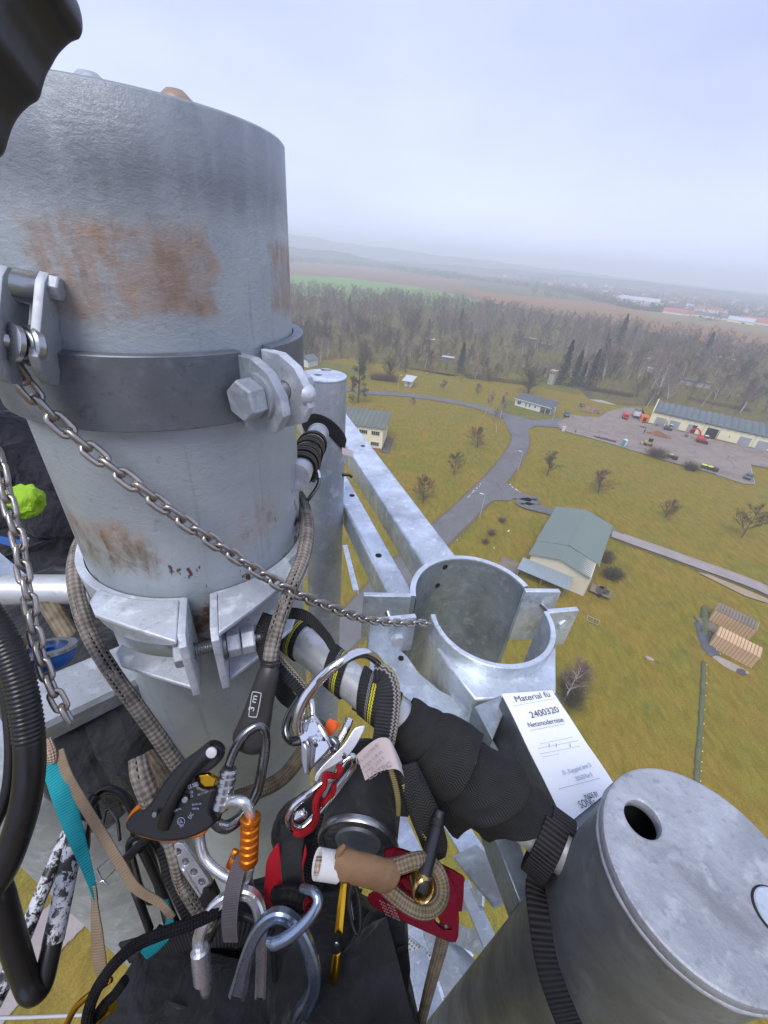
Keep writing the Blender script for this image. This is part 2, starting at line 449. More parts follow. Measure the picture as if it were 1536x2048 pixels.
def rope_mat(name, a, bcol, per=.008, cells=10, dark=None, dth=.0, rough=.85, speck=None, st=.5):
    m, t, b = NM(name); s = nd(t, 'ShaderNodeSeparateXYZ', {0: uvc(t)}); U, L = s.outputs[0], s.outputs[1]
    w1 = mth(t, 'SINE', mth(t, 'ADD', mth(t, 'MULTIPLY', U, 2 * math.pi * cells / 2), mth(t, 'MULTIPLY', L, 2 * math.pi / per)))
    w2 = mth(t, 'SINE', mth(t, 'SUBTRACT', mth(t, 'MULTIPLY', U, 2 * math.pi * cells / 2), mth(t, 'MULTIPLY', L, 2 * math.pi / per)))
    br = mth(t, 'MULTIPLY', w1, w2); brn = mrange(t, br, -1, 1)
    n = noise(t, gpos(t), 55, 5)
    c = mix(t, mth(t, 'MULTIPLY', brn, mrange(t, noise(t, gpos(t), 220, 3), .2, .8, .5, 1.2)), [q * .5 for q in a], a); c = mix(t, mrange(t, n, .4, .65), c, mix(t, brn, [q * .4 for q in bcol], bcol))
    if speck:
        k = mth(t, 'MULTIPLY', mth(t, 'GREATER_THAN', br, .15), mth(t, 'GREATER_THAN', noise(t, stretch(t, uvc(t), (1, 1, 1)), speck[1], 1), speck[2]))
        c = mix(t, k, c, speck[0])
    t.links.new(c, b.inputs['Base Color']); b.inputs['Roughness'].default_value = rough; b.inputs['Specular IOR Level'].default_value = .2
    bump(t, b, br, st, .0012)
    return m
def web_mat(name, col, ribs=.004, stripes=(), rough=.8, var=.3, diag=0, bd=.0006):
    """woven tape; u runs round the section (0-.5 one face), v in metres along it"""
    m, t, b = NM(name); s = nd(t, 'ShaderNodeSeparateXYZ', {0: uvc(t)}); U, L = s.outputs[0], s.outputs[1]
    ph = mth(t, 'MULTIPLY', L, 2 * math.pi / ribs)
    if diag: ph = mth(t, 'ADD', ph, mth(t, 'MULTIPLY', mth(t, 'PINGPONG', U, .08), 2 * math.pi * diag))
    w = mrange(t, mth(t, 'SINE', ph), -1, 1); n = noise(t, gpos(t), 40, 5)
    c = mix(t, w, [q * (1 - var) for q in col], [q * (1 + var) for q in col]); c = mix(t, mrange(t, n, .35, .7, 0, .5), c, [q * 1.5 + .004 for q in col])
    wob = mth(t, 'MULTIPLY', mth(t, 'SINE', ph), .006)
    U2 = mth(t, 'PINGPONG', mth(t, 'ADD', U, wob), .5)
    for (a, bb, cc) in stripes:
        k = mth(t, 'MULTIPLY', mth(t, 'GREATER_THAN', U2, a), mth(t, 'LESS_THAN', U2, bb)); c = mix(t, k, c, cc)
    t.links.new(c, b.inputs['Base Color']); b.inputs['Roughness'].default_value = rough; b.inputs['Specular IOR Level'].default_value = .25
    bump(t, b, w, .6, bd)
    return m
M['rope'] = rope_mat('kernmantle_rope', (.36, .32, .28), (.21, .19, .165), .0125, 10, speck=((.012, .012, .012), 9, .60), st=.8)
M['rope_tan'] = rope_mat('tan_rope', (.30, .24, .17), (.17, .14, .10), .007, 14, speck=((.03, .02, .02), 15, .64))
M['rope_white'] = rope_mat('flip_line_rope', (.62, .50, .38), (.45, .38, .30), .006, 12, speck=((.45, .03, .03), 22, .63), st=.8)
M['rope_dirty'] = rope_mat('dirty_flip_line', (.30, .24, .17), (.17, .16, .09), .006, 12, speck=((.30, .04, .03), 22, .63), st=.8)
M['rope_black'] = rope_mat('black_cord', (.018, .018, .021), (.008, .008, .01), .006, 12, st=.9)
M['red_cord'] = rope_mat('red_cord', (.50, .01, .02), (.25, .005, .012), .004, 10, st=.6)
YEL, SIL = (.60, .54, .03), (.24, .22, .225)
M['web_stripe'] = web_mat('striped_webbing', (.022, .023, .026), .0042, [(.15, .18, YEL), (.198, .225, YEL), (.255, .272, SIL), (.285, .30, SIL)], bd=.0012)
M['web_stitch'] = web_mat('stitched_webbing', (.016, .016, .017), .004, [(.16, .175, (.2, .2, .2)), (.19, .205, (.2, .2, .2))])
M['web_black'] = web_mat('herringbone_webbing', (.019, .019, .020), .0032, var=.7, diag=16, bd=.0016)
M['web_rib'] = web_mat('ribbed_webbing', (.024, .023, .025), .0048, var=.7, bd=.0016)
M['web_olive'] = web_mat('olive_edge_webbing', (.014, .014, .014), .003, [(.08, .13, (.22, .18, .08)), (.36, .41, (.22, .18, .08))])
M['web_teal'] = web_mat('teal_webbing', (.01, .22, .26), .003)
M['web_tan'] = web_mat('tan_webbing', (.22, .165, .11), .003, [(-.1, .06, (.02, .16, .16)), (.44, .6, (.02, .16, .16))], var=.1)
M['web_grey'] = web_mat('grey_webbing', (.105, .095, .105), .0017, [(.245, .255, (.3, .29, .3))], var=.3)
M['web_red'] = simple('red_webbing', (.42, .006, .02), .45, nscale=60, bscale=200)
M['chain'] = simple('oiled_chain_steel', (.44, .41, .385), .30, .85, var=.35, nscale=90, bscale=260, bd=.0004)
M['tan_metal'] = simple('tan_metal', (.36, .27, .20), .5, .4)
M['steel'] = simple('brushed_steel', (.42, .43, .44), .30, .95, var=.12, nscale=60, bscale=300, bd=.0001)
M['chrome'] = simple('chrome', (.72, .73, .75), .09, 1, var=.04, nscale=40)
M['darksteel'] = simple('dark_steel', (.20, .21, .22), .24, .95, var=.2, nscale=80)
M['alu'] = simple('aluminium', (.68, .69, .72), .27, .8, var=.08, nscale=50, bscale=300, bd=.00008)
M['alu_blue'] = simple('blue_grey_aluminium', (.33, .42, .55), .26, .9, var=.08, nscale=50)
M['gold'] = simple('gold_aluminium', (.75, .42, .03), .22, 1, var=.1, nscale=50)
M['orange'] = simple('orange_aluminium', (.75, .20, .015), .3, .75, var=.1, nscale=60)
M['yellow'] = simple('yellow_plastic', (.65, .50, .02), .4, 0, nscale=60)
M['red_alu'] = simple('red_anodised', (.19, .005, .016), .3, .8, var=.18, nscale=50)
M['brass'] = simple('brass', (.6, .42, .18), .25, 1, nscale=60)
M['blk_plastic'] = simple('black_plastic', (.012, .012, .013), .38, 0, nscale=80, bscale=500, bd=.0001)
M['blk_rubber'] = simple('black_rubber', (.011, .011, .014), .42, 0, var=.35, nscale=16, bscale=120, bd=.0004, spec=.7)
M['blk_hose'] = simple('black_hose', (.013, .013, .014), .32, 0, nscale=50, bscale=200, bd=.0002)
M['white_pl'] = simple('milky_plastic', (.62, .62, .63), .3, 0, var=.06)
M['leather'] = simple('worn_tan_tape', (.22, .125, .06), .7, 0, var=.5, nscale=45, bscale=110, bd=.0018, bs=.8)
M['grease'] = simple('sleeve_rubber', (.035, .033, .031), .42, 0, var=.4, nscale=26, bscale=150, bd=.0003)
M['white_lit'] = simple('white_print', (.62, .63, .64), .6)
M['tagpink'] = simple('faded_tag', (.52, .44, .45), .8, 0, var=.08, nscale=60, bscale=200, bd=.0003)
M['tagink'] = simple('faded_ink', (.26, .22, .23), .8)
M['ink'] = simple('black_ink', (.05, .055, .07), .6)
M['greyink'] = simple('grey_ink', (.33, .38, .50), .6)
M['paper'] = simple('laminated_paper', (.80, .83, .88), .28, 0, var=.03, nscale=12, bscale=14, bd=.0012, coat=.2)
M['orange_cloth'] = simple('orange_cloth', (.75, .10, .01), .7)
M['blue'] = simple('blue_plastic', (.01, .09, .32), .4)
M['hivis'] = simple('hi_vis_fabric', (.26, .46, .01), .65, 0, var=.2, nscale=25, bscale=60, bd=.002)
M['skin'] = simple('skin', (.45, .28, .2), .55)
M['helmet'] = simple('white_helmet', (.6, .6, .6), .3)
def fabric(name, col, sc=900):
    m, t, b = NM(name); v = gpos(t); n = noise(t, v, 22, 3, .5, .3)
    c = mix(t, mrange(t, n, .3, .7), [q * .55 for q in col], [q * 1.5 for q in col]); t.links.new(c, b.inputs['Base Color'])
    b.inputs['Roughness'].default_value = .78; b.inputs['Specular IOR Level'].default_value = .3
    h = mth(t, 'ADD', mth(t, 'MULTIPLY', n, 3), mth(t, 'MULTIPLY', noise(t, v, 300, 3), .12)); bump(t, b, h, .9, .006)
    b.inputs['Sheen Weight'].default_value = .15
    return m
M['cloth'] = fabric('black_fabric', (.016, .017, .020)); M['cloth_blue'] = fabric('dark_navy_fabric', (.018, .018, .026))
def flaky():
    m, t, b = NM('paint_flaked_cable'); v = gpos(t)
    k = mrange(t, noise(t, v, 70, 8, .75, .3), .48, .52); z = nd(t, 'ShaderNodeSeparateXYZ', {0: v}).outputs[2]
    
    t.links.new(mix(t, k, (.014, .014, .016), (.5, .52, .56)), b.inputs['Base Color']); b.inputs['Roughness'].default_value = .4
    bump(t, b, noise(t, v, 90, 5), .8, .002); return m
M['cable'] = flaky()
# ---- landscape
def grass_mat(name, cols, big=.012, mid=.09, fine=1.1, bd=.12, streak=(1, .35, 1)):
    m, t, b = NM(name); v = gpos(t)
    a = noise(t, v, big, 6, .62, .8); c1 = noise(t, v, mid, 7, .7, .7); c2 = noise(t, stretch(t, v, streak), fine, 8, .75, .4); c3 = noise(t, v, fine * 5, 5, .7)
    c = mix(t, mrange(t, a, .42, .58), cols[0], cols[1]); c = mix(t, mrange(t, c1, .44, .58), c, cols[2]); c = mix(t, mrange(t, noise(t, v, mid * 1.7, 6, .65), .55, .72, 0, .75), c, cols[3])
    c = mix(t, mrange(t, c2, .36, .64), mix(t, .36, c, (.03, .026, .008)), mix(t, .28, c, (.36, .31, .06)))
    c = mix(t, mrange(t, c3, .38, .62), mix(t, .68, (.03, .025, .008), c), mix(t, .90, (.38, .32, .06), c))
    t.links.new(c, b.inputs['Base Color']); b.inputs['Roughness'].default_value = .95; b.inputs['Specular IOR Level'].default_value = .1
    bump(t, b, mth(t, 'ADD', c2, mth(t, 'MULTIPLY', c3, .5)), .8, bd)
    return m
M['meadow'] = grass_mat('winter_meadow', [(.225, .175, .014), (.175, .165, .014), (.27, .175, .02), (.11, .15, .02)])
M['verge'] = grass_mat('green_verge', [(.12, .15, .025), (.10, .14, .03), (.15, .14, .03), (.07, .11, .02)], mid=.2)
M['scrub'] = grass_mat('scrub_floor', [(.125, .09, .05), (.13, .085, .052), (.10, .098, .035), (.14, .08, .045)], big=.02, mid=.12, fine=.6, bd=.5)
def field(name, a, bc, sc=.01, furrow=None):
    m, t, b = NM(name); v = gpos(t); n = noise(t, v, sc, 6, .6, .6); n2 = noise(t, v, sc * 12, 6, .7)
    c = mix(t, mrange(t, n, .3, .7), a, bc); c = mix(t, mrange(t, n2, .3, .7, 0, .6), c, [q * .75 for q in a]); t.links.new(c, b.inputs['Base Color']); b.inputs['Roughness'].default_value = 1; b.inputs['Specular IOR Level'].default_value = .05
    return m
M['far_land'] = field('far_land', (.10, .085, .06), (.14, .10, .07), .004)
M['brown_field'] = field('brown_field', (.19, .105, .068), (.22, .135, .09))
M['rust_field'] = field('rust_field', (.28, .13, .05), (.21, .15, .06), .012)
M['green_field'] = field('green_field', (.15, .26, .055), (.17, .29, .07))
M['dull_field'] = field('dull_green_field', (.10, .12, .055), (.13, .13, .06))
M['straw_field'] = field('straw_field', (.25, .19, .09), (.19, .15, .07), .015)
M['hill'] = field('wooded_hill', (.05, .06, .055), (.07, .075, .06), .004)
def asphalt(name, col, crack=.0, patch=None):
    m, t, b = NM(name); v = gpos(t); n = noise(t, v, .35, 6, .65); n2 = noise(t, v, 7, 5)
    c = mix(t, mrange(t, n, .3, .7), [q * .85 for q in col], [q * 1.15 for q in col]); c = mix(t, mrange(t, n2, .3, .7, 0, .25), c, [q * .7 for q in col])
    if patch: c = mix(t, mrange(t, noise(t, v, .07, 6, .65, 1), .48, .58, 0, .7), c, patch)
    if crack:
        vo = nd(t, 'ShaderNodeTexVoronoi', {'Vector': nd(t, 'ShaderNodeMapping', {'Vector': v, 'Rotation': (0, 0, .55), 'Scale': (1, 1, 1)}).outputs[0], 'Scale': .16}, feature='DISTANCE_TO_EDGE').outputs['Distance']
        k = mth(t, 'MULTIPLY', mrange(t, vo, .025, .0), mrange(t, noise(t, v, .2, 3), .4, .6)); c = mix(t, mth(t, 'MULTIPLY', k, crack), c, (.06, .055, .05))
    t.links.new(c, b.inputs['Base Color']); b.inputs['Roughness'].default_value = .9; return m
M['road'] = asphalt('asphalt', (.145, .14, .148), .6, (.115, .11, .115)); M['yard'] = asphalt('cracked_yard', (.245, .20, .175), .9, (.19, .15, .125)); M['path'] = asphalt('concrete_path', (.30, .26, .25), 0); M['kerb'] = asphalt('kerb_stone', (.32, .31, .30)); M['dirt'] = asphalt('verge_dirt', (.13, .10, .05), 0); M['sand'] = asphalt('bare_sand', (.33, .25, .17))
M['bark'] = simple('bark', (.085, .072, .058), .95, 0, var=.3, nscale=3); M['twig'] = simple('twigs', (.125, .085, .055), .95, 0, var=.2, nscale=.6)
M['twig_olive'] = simple('olive_twigs', (.095, .082, .042), .95, 0, var=.25, nscale=.5); M['twig_red'] = simple('reddish_twigs', (.16, .088, .055), .95, var=.2, nscale=.6)
M['birch_bark'] = simple('birch_bark', (.50, .46, .44), .8, 0, var=.25, nscale=2); M['birch_twig'] = simple('birch_twigs', (.22, .15, .135), .9, 0, var=.15, nscale=.6)
M['needle'] = simple('needles', (.028, .042, .026), .9, 0, var=.45, nscale=1.1); M['needle2'] = simple('pale_needles', (.07, .078, .04), .9, 0, var=.35, nscale=1.1); M['needle_blue'] = simple('blue_green_needles', (.03, .065, .045), .9, 0, var=.4, nscale=1)
M['cream'] = simple('cream_render', (.76, .71, .48), .85, 0, var=.06, nscale=1.2); M['white_wall'] = simple('white_render', (.66, .66, .60), .85, 0, var=.06, nscale=1); M['barn_wall'] = simple('barn_render', (.60, .56, .44), .85, 0, var=.08, nscale=1)
M['roof_grey'] = simple('fibre_cement', (.115, .14, .15), .7, 0, var=.22, nscale=.8); M['roof_green'] = simple('green_roof_sheet', (.155, .195, .175), .6, 0, var=.09, nscale=.5); M['roof_yellow_b'] = simple('weathered_shell_roof', (.165, .19, .165), .75, 0, var=.2, nscale=.6)
M['roof_red'] = simple('red_roof', (.40, .10, .07), .7, 0, var=.12, nscale=.3); M['roof_dark'] = simple('dark_roof', (.09, .10, .12), .7, 0, var=.15, nscale=.5); M['roof_white'] = simple('pale_roof', (.46, .50, .55), .5, 0, var=.1, nscale=.5); M['roof_lean'] = simple('lean_to_sheet', (.27, .32, .36), .5, .2, var=.1, nscale=.6)
M['glass'] = simple('window_glass', (.03, .035, .04), .1, 0); M['frame_w'] = simple('white_frame', (.62, .62, .60), .5); M['door_grey'] = simple('grey_shutter', (.30, .33, .36), .5, 0, var=.08, nscale=1); M['dark'] = simple('dark_opening', (.015, .015, .017), .9)
M['plinth'] = simple('brick_plinth', (.28, .12, .08), .9, 0, var=.2, nscale=3); M['wood'] = simple('fresh_timber', (.62, .41, .24), .8, 0, var=.22, nscale=1.4); M['wood_old'] = simple('weathered_timber', (.22, .18, .14), .9, 0, var=.3, nscale=2); M['log'] = simple('split_wood', (.34, .22, .13), .9, 0, var=.3, nscale=1.5)
M['soil'] = simple('brown_soil', (.20, .095, .04), 1, 0, var=.3, nscale=1.2, bscale=3, bd=.15); M['concrete'] = simple('old_concrete', (.38, .36, .31), .9, 0, var=.2, nscale=1.2); M['debris'] = simple('debris', (.10, .085, .075), .9, 0, var=.4, nscale=2)
M['red'] = simple('red_paint', (.55, .02, .02), .35, 0, nscale=1); M['orange_p'] = simple('orange_paint', (.65, .15, .03), .5, 0, nscale=1); M['white_p'] = simple('white_paint', (.62, .63, .66), .4, 0, nscale=1); M['grey_car'] = simple('grey_car_paint', (.10, .125, .15), .3, .3, nscale=1); M['tyre'] = simple('tyre', (.02, .02, .02), .9); M['maroon'] = simple('maroon_paint', (.20, .07, .08), .4, 0, nscale=1)
M['cyan'] = simple('blue_cabin', (.10, .32, .42), .5, 0, nscale=1); M['yel_lid'] = simple('yellow_lid', (.62, .68, .03), .5, 0, nscale=1); M['bin'] = simple('bin_black', (.03, .035, .035), .6, 0, nscale=1); M['dig_yellow'] = simple('digger_yellow', (.45, .30, .08), .5, 0, nscale=2); M['net'] = simple('green_netting', (.11, .13, .06), .8, 0, var=.35, nscale=3); M['pole_grey'] = simple('lamp_post_grey', (.42, .44, .46), .6); M['rubble'] = simple('rubble', (.36, .31, .26), .9, 0, var=.3, nscale=1.5)
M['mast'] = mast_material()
# ================================================================ LAND
def sheet(name, pts, z, mat, parent=None, kind='structure', th=0):
    mb = MB(); mb.add([V((p[0], p[1], z)) for p in pts], [tuple(range(len(pts)))])
    # orient upward
    a = sum(pts[i][0] * pts[(i + 1) % len(pts)][1] - pts[(i + 1) % len(pts)][0] * pts[i][1] for i in range(len(pts)))
    if a < 0: mb.f = [tuple(reversed(f)) for f in mb.f]
    bm = bmesh.new()
    vs = [bm.verts.new(v) for v in mb.v]; f = bm.faces.new([vs[i] for i in mb.f[0]]); bmesh.ops.triangulate(bm, faces=[f])
    m2 = MB(); m2.v = [tuple(v.co) for v in bm.verts]; bm.verts.index_update()
    for f in bm.faces: m2.f.append([v.index for v in f.verts]); m2.uv.append([(0, 0)] * 3); m2.m.append(0)
    bm.free()
    o = part(name, m2, mat, parent)
    if kind: o['kind'] = kind
    return o
def ribbon(name, cen, widths, z, mat, kind='structure', jit=.12, k=14):
    jr = random.Random(len(cen)); c = crom([V((p[0], p[1], 0)) for p in cen], k); n = len(c); mb = MB(); vs = []
    for i, p in enumerate(c):
        t = (c[min(i + 1, n - 1)] - c[max(i - 1, 0)]).normalized(); w = (jr.uniform(-jit, jit) + widths) if not isinstance(widths, (list, tuple)) else jr.uniform(-jit, jit) + np.interp(i / (n - 1), np.linspace(0, 1, len(widths)), widths)
        s = V((t.y, -t.x, 0)) * w / 2; vs += [V((p.x, p.y, z)) + s, V((p.x, p.y, z)) - s]
    mb.add(vs, [(2 * i, 2 * i + 2, 2 * i + 3, 2 * i + 1) for i in range(n - 1)])
    o = part(name, mb, mat); o['kind'] = kind; return o
def gp(lst): return [G(*q) for q in lst]
# ground disc, radial rings, falling away very slightly to stay one sheet
mb = MB(); rings = [0, 60, 150, 400, 900, 1800, 3500, 7500]; n = 64; vs = [V((0, 0, 0))]
for r in rings[1:]:
    for k in range(n): vs.append(V((r * math.cos(2 * math.pi * k / n), r * math.sin(2 * math.pi * k / n), 0)))
fs = [(0, 1 + k, 1 + (k + 1) % n) for k in range(n)]
for j in range(len(rings) - 2):
    a = 1 + j * n
    fs += [(a + k, a + n + k, a + n + (k + 1) % n, a + (k + 1) % n) for k in range(n)]
mb.add(vs, fs); tag(part('ground', mb, M['far_land']), kind='structure')
sheet('meadow', [V((-150, -70, 0)), V((-190, 60, 0)), V((-170, 170, 0))] + gp([(430, 738), (700, 716), (900, 752), (1130, 752), (1180, 800), (1330, 812), (1536, 870), (1800, 960)]) + [V((230, 120, 0)), V((210, -70, 0))], .01, M['meadow'])
sheet('scrubland', gp([(430, 735), (700, 716), (830, 738), (920, 752), (1060, 755), (1175, 772), (1190, 800), (1250, 812), (1330, 812), (1536, 860), (1900, 960), (2050, 800), (1536, 700), (1300, 655), (1050, 625), (850, 596), (580, 570), (300, 552)]), 0.1, M['scrub'])
sheet('green_field', gp([(400, 548), (590, 552), (700, 558), (820, 573), (900, 588), (960, 603), (930, 618), (800, 610), (560, 590), (400, 585)]), 1.0, M['green_field'])
sheet('brown_field', gp([(350, 522), (590, 524), (700, 532), (850, 545), (1000, 570), (1130, 595), (1180, 640), (960, 604), (820, 573), (700, 558), (590, 552), (350, 546)]), 0.6, M['brown_field'])
sheet('dull_field', gp([(930, 556), (1060, 566), (1160, 590), (1170, 603), (1010, 592), (930, 572)]), 1.3, M['dull_field'])
sheet('rust_field', gp([(900, 577), (1040, 594), (1190, 606), (1300, 625), (1420, 650), (1536, 675), (1700, 720), (1700, 745), (1480, 700), (1300, 668), (1160, 646), (1000, 612)]), 1.6, M['rust_field'])
sheet('straw_field', gp([(1290, 625), (1400, 632), (1536, 655), (1700, 690), (1700, 712), (1536, 676), (1400, 655), (1300, 640)]), 2.0, M['straw_field'])
sheet('lawn', gp([(990, 818), (1020, 800), (1120, 835), (1105, 842), (1050, 838)]), 0.14, M['verge'])
sheet('lawn', gp([(612, 720), (735, 735), (720, 752), (612, 742)]), 0.14, M['verge'])
sheet('lawn', gp([(1010, 745), (1150, 765), (1160, 790), (1020, 760)]), 0.14, M['verge'])
# roads
main = [z5(300, 262), z5(470, 285), z5(700, 300), z5(950, 335), z5(1180, 380), z5(1330, 430), z5(1420, 470), z5(1460, 540), z5(1470, 620), z5(1420, 720), z5(1330, 840), z5(1210, 970), z5(1090, 1090), z5(950, 1220), z5(800, 1370), z5(600, 1560), z5(300, 1880), (600, 1330), (480, 1480), (250, 1720), (60, 1950), (-250, 2300)]
ribbon('road', gp(main[:-4]) , [4.6, 4.6, 4.8, 5.5, 5.6, 5.6, 5.4], .17, M['road'])
ribbon('road_shoulder', gp(main[:-4]), [5.4, 5.5, 5.7, 6.5, 6.7, 6.8, 6.4], .11, M['dirt'], jit=.5, k=22)
ribbon('path', gp([(560, 1400), (400, 1600), (170, 1800), (70, 1900), (-60, 2060), (-300, 2330)]), 3.6, .19, M['path'])
sheet('road_junction', gp([z5(1330, 410), z5(1430, 440), z5(1560, 470), z4(40, 1010), z4(200, 1035), z4(350, 1020), z4(350, 1080), z4(200, 1068), z4(165, 1085), z4(160, 1110), z5(1530, 580), z5(1400, 560)]), 0.22, M['road'])
ribbon('side_road', gp([z5(1420, 970), z5(1490, 988), z5(1560, 1010), z6(130, 85), z6(330, 140), z6(520, 200), z6(680, 262)]), [4, 3.4, 3.2, 3.2], .33, M['road'])
sheet('road_corner', gp([z5(1330, 890), z5(1375, 890), z5(1430, 930), z5(1480, 965), z5(1400, 1010), z5(1290, 1010), z5(1235, 1045), z5(1190, 1000)]), 0.21, M['road'])
ribbon('path_shoulder', gp([z6(640, 258), z6(1090, 418), z6(1536, 588), (1700, 1280)]), 4.0, .15, M['dirt'], jit=.5, k=30)
ribbon('side_path', gp([z6(640, 258), z6(1090, 418), z6(1536, 588), (1700, 1280)]), 2.9, .38, M['path'])
mb = MB()
for off in (-1, 1):
    c = crom([V((p.x, p.y, 0)) for p in gp([z6(700, 279), z6(1090, 418), z6(1536, 588), (1700, 1280)])], 6)
    pts = []
    for i, p in enumerate(c):
        t = (c[min(i + 1, len(c) - 1)] - c[max(i - 1, 0)]).normalized(); pts.append(V((p.x + t.y * 1.5 * off, p.y - t.x * 1.5 * off, .42)))
    mb.sweep(pts, [(-.07, -.06), (.07, -.06), (.07, .06), (-.07, .06)], nrm=V((0, 0, 1)))
tag(part('kerb', mb, M['kerb']), kind='structure')
sheet('bare_verge', gp([z6(1130, 475), z6(1200, 490), z6(1300, 530), z6(1420, 580), z6(1536, 630), z6(1536, 655), z6(1400, 610), z6(1230, 525)]), 0.2, M['sand'])
sheet('yard', gp([z9(-60, 325), z9(0, 300), z9(30, 265), z9(250, 290), z9(330, 240), z9(440, 215), z9(580, 215), z9(580, 330), z9(640, 335), z9(1160, 465), z9(1536, 550), z9(1900, 640), z9(1850, 760), z9(1536, 672), z9(1420, 650), z9(1395, 640), z9(1430, 790), z9(1340, 785), z9(1140, 718), z9(960, 670), z9(740, 610), z9(560, 550), z9(400, 500), z9(170, 435), z9(0, 390), z4(345, 1090)]), 0.27, M['yard'])
mb = MB()
for i, q in enumerate([[z9(1140, 718), z9(1340, 787), z9(1430, 792)], [z9(1430, 792), z9(1394, 642)], [z9(0, 391), z9(170, 436), z9(400, 501), z9(560, 551)]]):
    mb.sweep([V((p.x, p.y, .3)) for p in gp(q)], [(-.12, -.12), (.12, -.12), (.12, .12), (-.12, .12)], nrm=V((0, 0, 1)))
tag(part('yard_kerb', mb, M['kerb']), kind='structure')
# a grey flush strip of worn concrete beside the workshop
def away(p, q): return (q - p)
# ---- hills: low wooded ridges far off, rising to the left
def ridge(name, prof, dist, depth, mat, n=90):
    """prof: list of (azimuth deg, height)"""
    mb = MB(); vs = []; m = 5
    az = np.linspace(prof[0][0], prof[-1][0], n); hh = np.interp(az, [p[0] for p in prof], [p[1] for p in prof])
    r2 = random.Random(int(dist))
    for i in range(n):
        a = math.radians(az[i]); jit = hh[i] * (1 + .06 * math.sin(i * .7) + .04 * math.sin(i * 1.9 + 1)) + r2.uniform(0, 1.2)
        for j, (dd, k) in enumerate(((0, 0), (.25, .75), (.5, 1), (.75, .8), (1, 0))):
            r = dist + depth * dd; vs.append(V((r * math.sin(a), r * math.cos(a), max(jit, .2) * k - .3)))
    for i in range(n - 1):
        for j in range(m - 1): mb.v and None
    mb.add(vs, [(i * m + j, (i + 1) * m + j, (i + 1) * m + j + 1, i * m + j + 1) for i in range(n - 1) for j in range(m - 1)])
    return tag(part(name, mb, mat, smooth=60), kind='structure')
ridge('hills', [(-60, 95), (-30, 92), (-14, 88), (-9, 78), (-5, 66), (0, 58), (8, 48), (20, 30), (30, 15), (50, 8)], 2600, 900, M['hill'])
ridge('hills', [(-60, 30), (-20, 30), (-12, 34), (-7, 30), (-2, 8), (2, 2)], 1650, 350, M['hill'])
ridge('hills', [(-10, 2), (0, 14), (10, 20), (25, 24), (40, 14), (60, 10)], 2000, 300, M['hill'])
# ================================================================ HAZE
mb = MB(); mb.box((0, 2500, 56), (9000, 9000, 114))
hz = part('haze', mb, None if False else M['dark'])
hz.data.materials.clear()
hm = bpy.data.materials.new('haze'); hm.use_nodes = True; ht = hm.node_tree; ht.nodes.clear()
ho = ht.nodes.new('ShaderNodeOutputMaterial'); pv = ht.nodes.new('ShaderNodeVolumePrincipled')
pv.inputs['Density'].default_value = .00078; pv.inputs['Color'].default_value = (.90, .95, 1, 1); pv.inputs['Anisotropy'].default_value = .0
ht.links.new(pv.outputs[0], ho.inputs['Volume']); hz.data.materials.append(hm); tag(hz, kind='stuff')
# ================================================================ BUILDINGS
def bframe(A, B):
    """local frame with A as origin, x towards B, y away to the left of A->B turned inwards"""
    x = (V((B.x - A.x, B.y - A.y, 0))).normalized(); y = V((-x.y, x.x, 0)); return x, y
def building(name, label, cat, A, B, group=None):
    x, y = bframe(A, B); return thing(name, label, cat, V((A.x, A.y, .0)), group), x, y
class BF:
    def __init__(s, root, A, x, y): s.r, s.A, s.x, s.y = root, V((A.x, A.y, 0)), x, y
    def p(s, a, b, c): return s.A + s.x * a + s.y * b + V((0, 0, c))
    def box(s, mb, c, d, mi=0): mb.box(s.p(*c), d, (s.x, s.y, V((0, 0, 1))), mi)
    def quad(s, mb, pts, mi=0): mb.add([s.p(*q) for q in pts], [tuple(range(len(pts)))], mi=mi)
    def part(s, name, boxes, mat, parent=None, **k):
        mb = MB()
        for c, d in boxes: s.box(mb, c, d)
        return part(name, mb, mat, parent or s.r, **k)
def window(f, c, w, h, n=1, parent=None, face=-1, ax='x', name='window'):
    """frame proud of the wall with panes; ax x: on a wall running along x, facing -y"""
    mb = MB(); g = MB()
    th = .06
    def bx(mb_, dx, dz, sx, sz, dep, off):
        if ax == 'x': f.box(mb_, (c[0] + dx, c[1] + face * off, c[2] + dz), (sx, dep, sz))
        else: f.box(mb_, (c[0] + face * off, c[1] + dx, c[2] + dz), (dep, sx, sz))
    bx(mb, 0, h / 2, w, th, .08, .04); bx(mb, 0, -h / 2, w + .1, th, .14, .06)
    for k in range(n + 1): bx(mb, -w / 2 + w * k / n, 0, th, h - th * 1.1, .07, .04)
    bx(g, 0, 0, w - th, h - th, .02, .018)
    wd = part(name, mb, M['frame_w'], parent or f.r); part('pane', g, M['glass'], wd)
    return wd
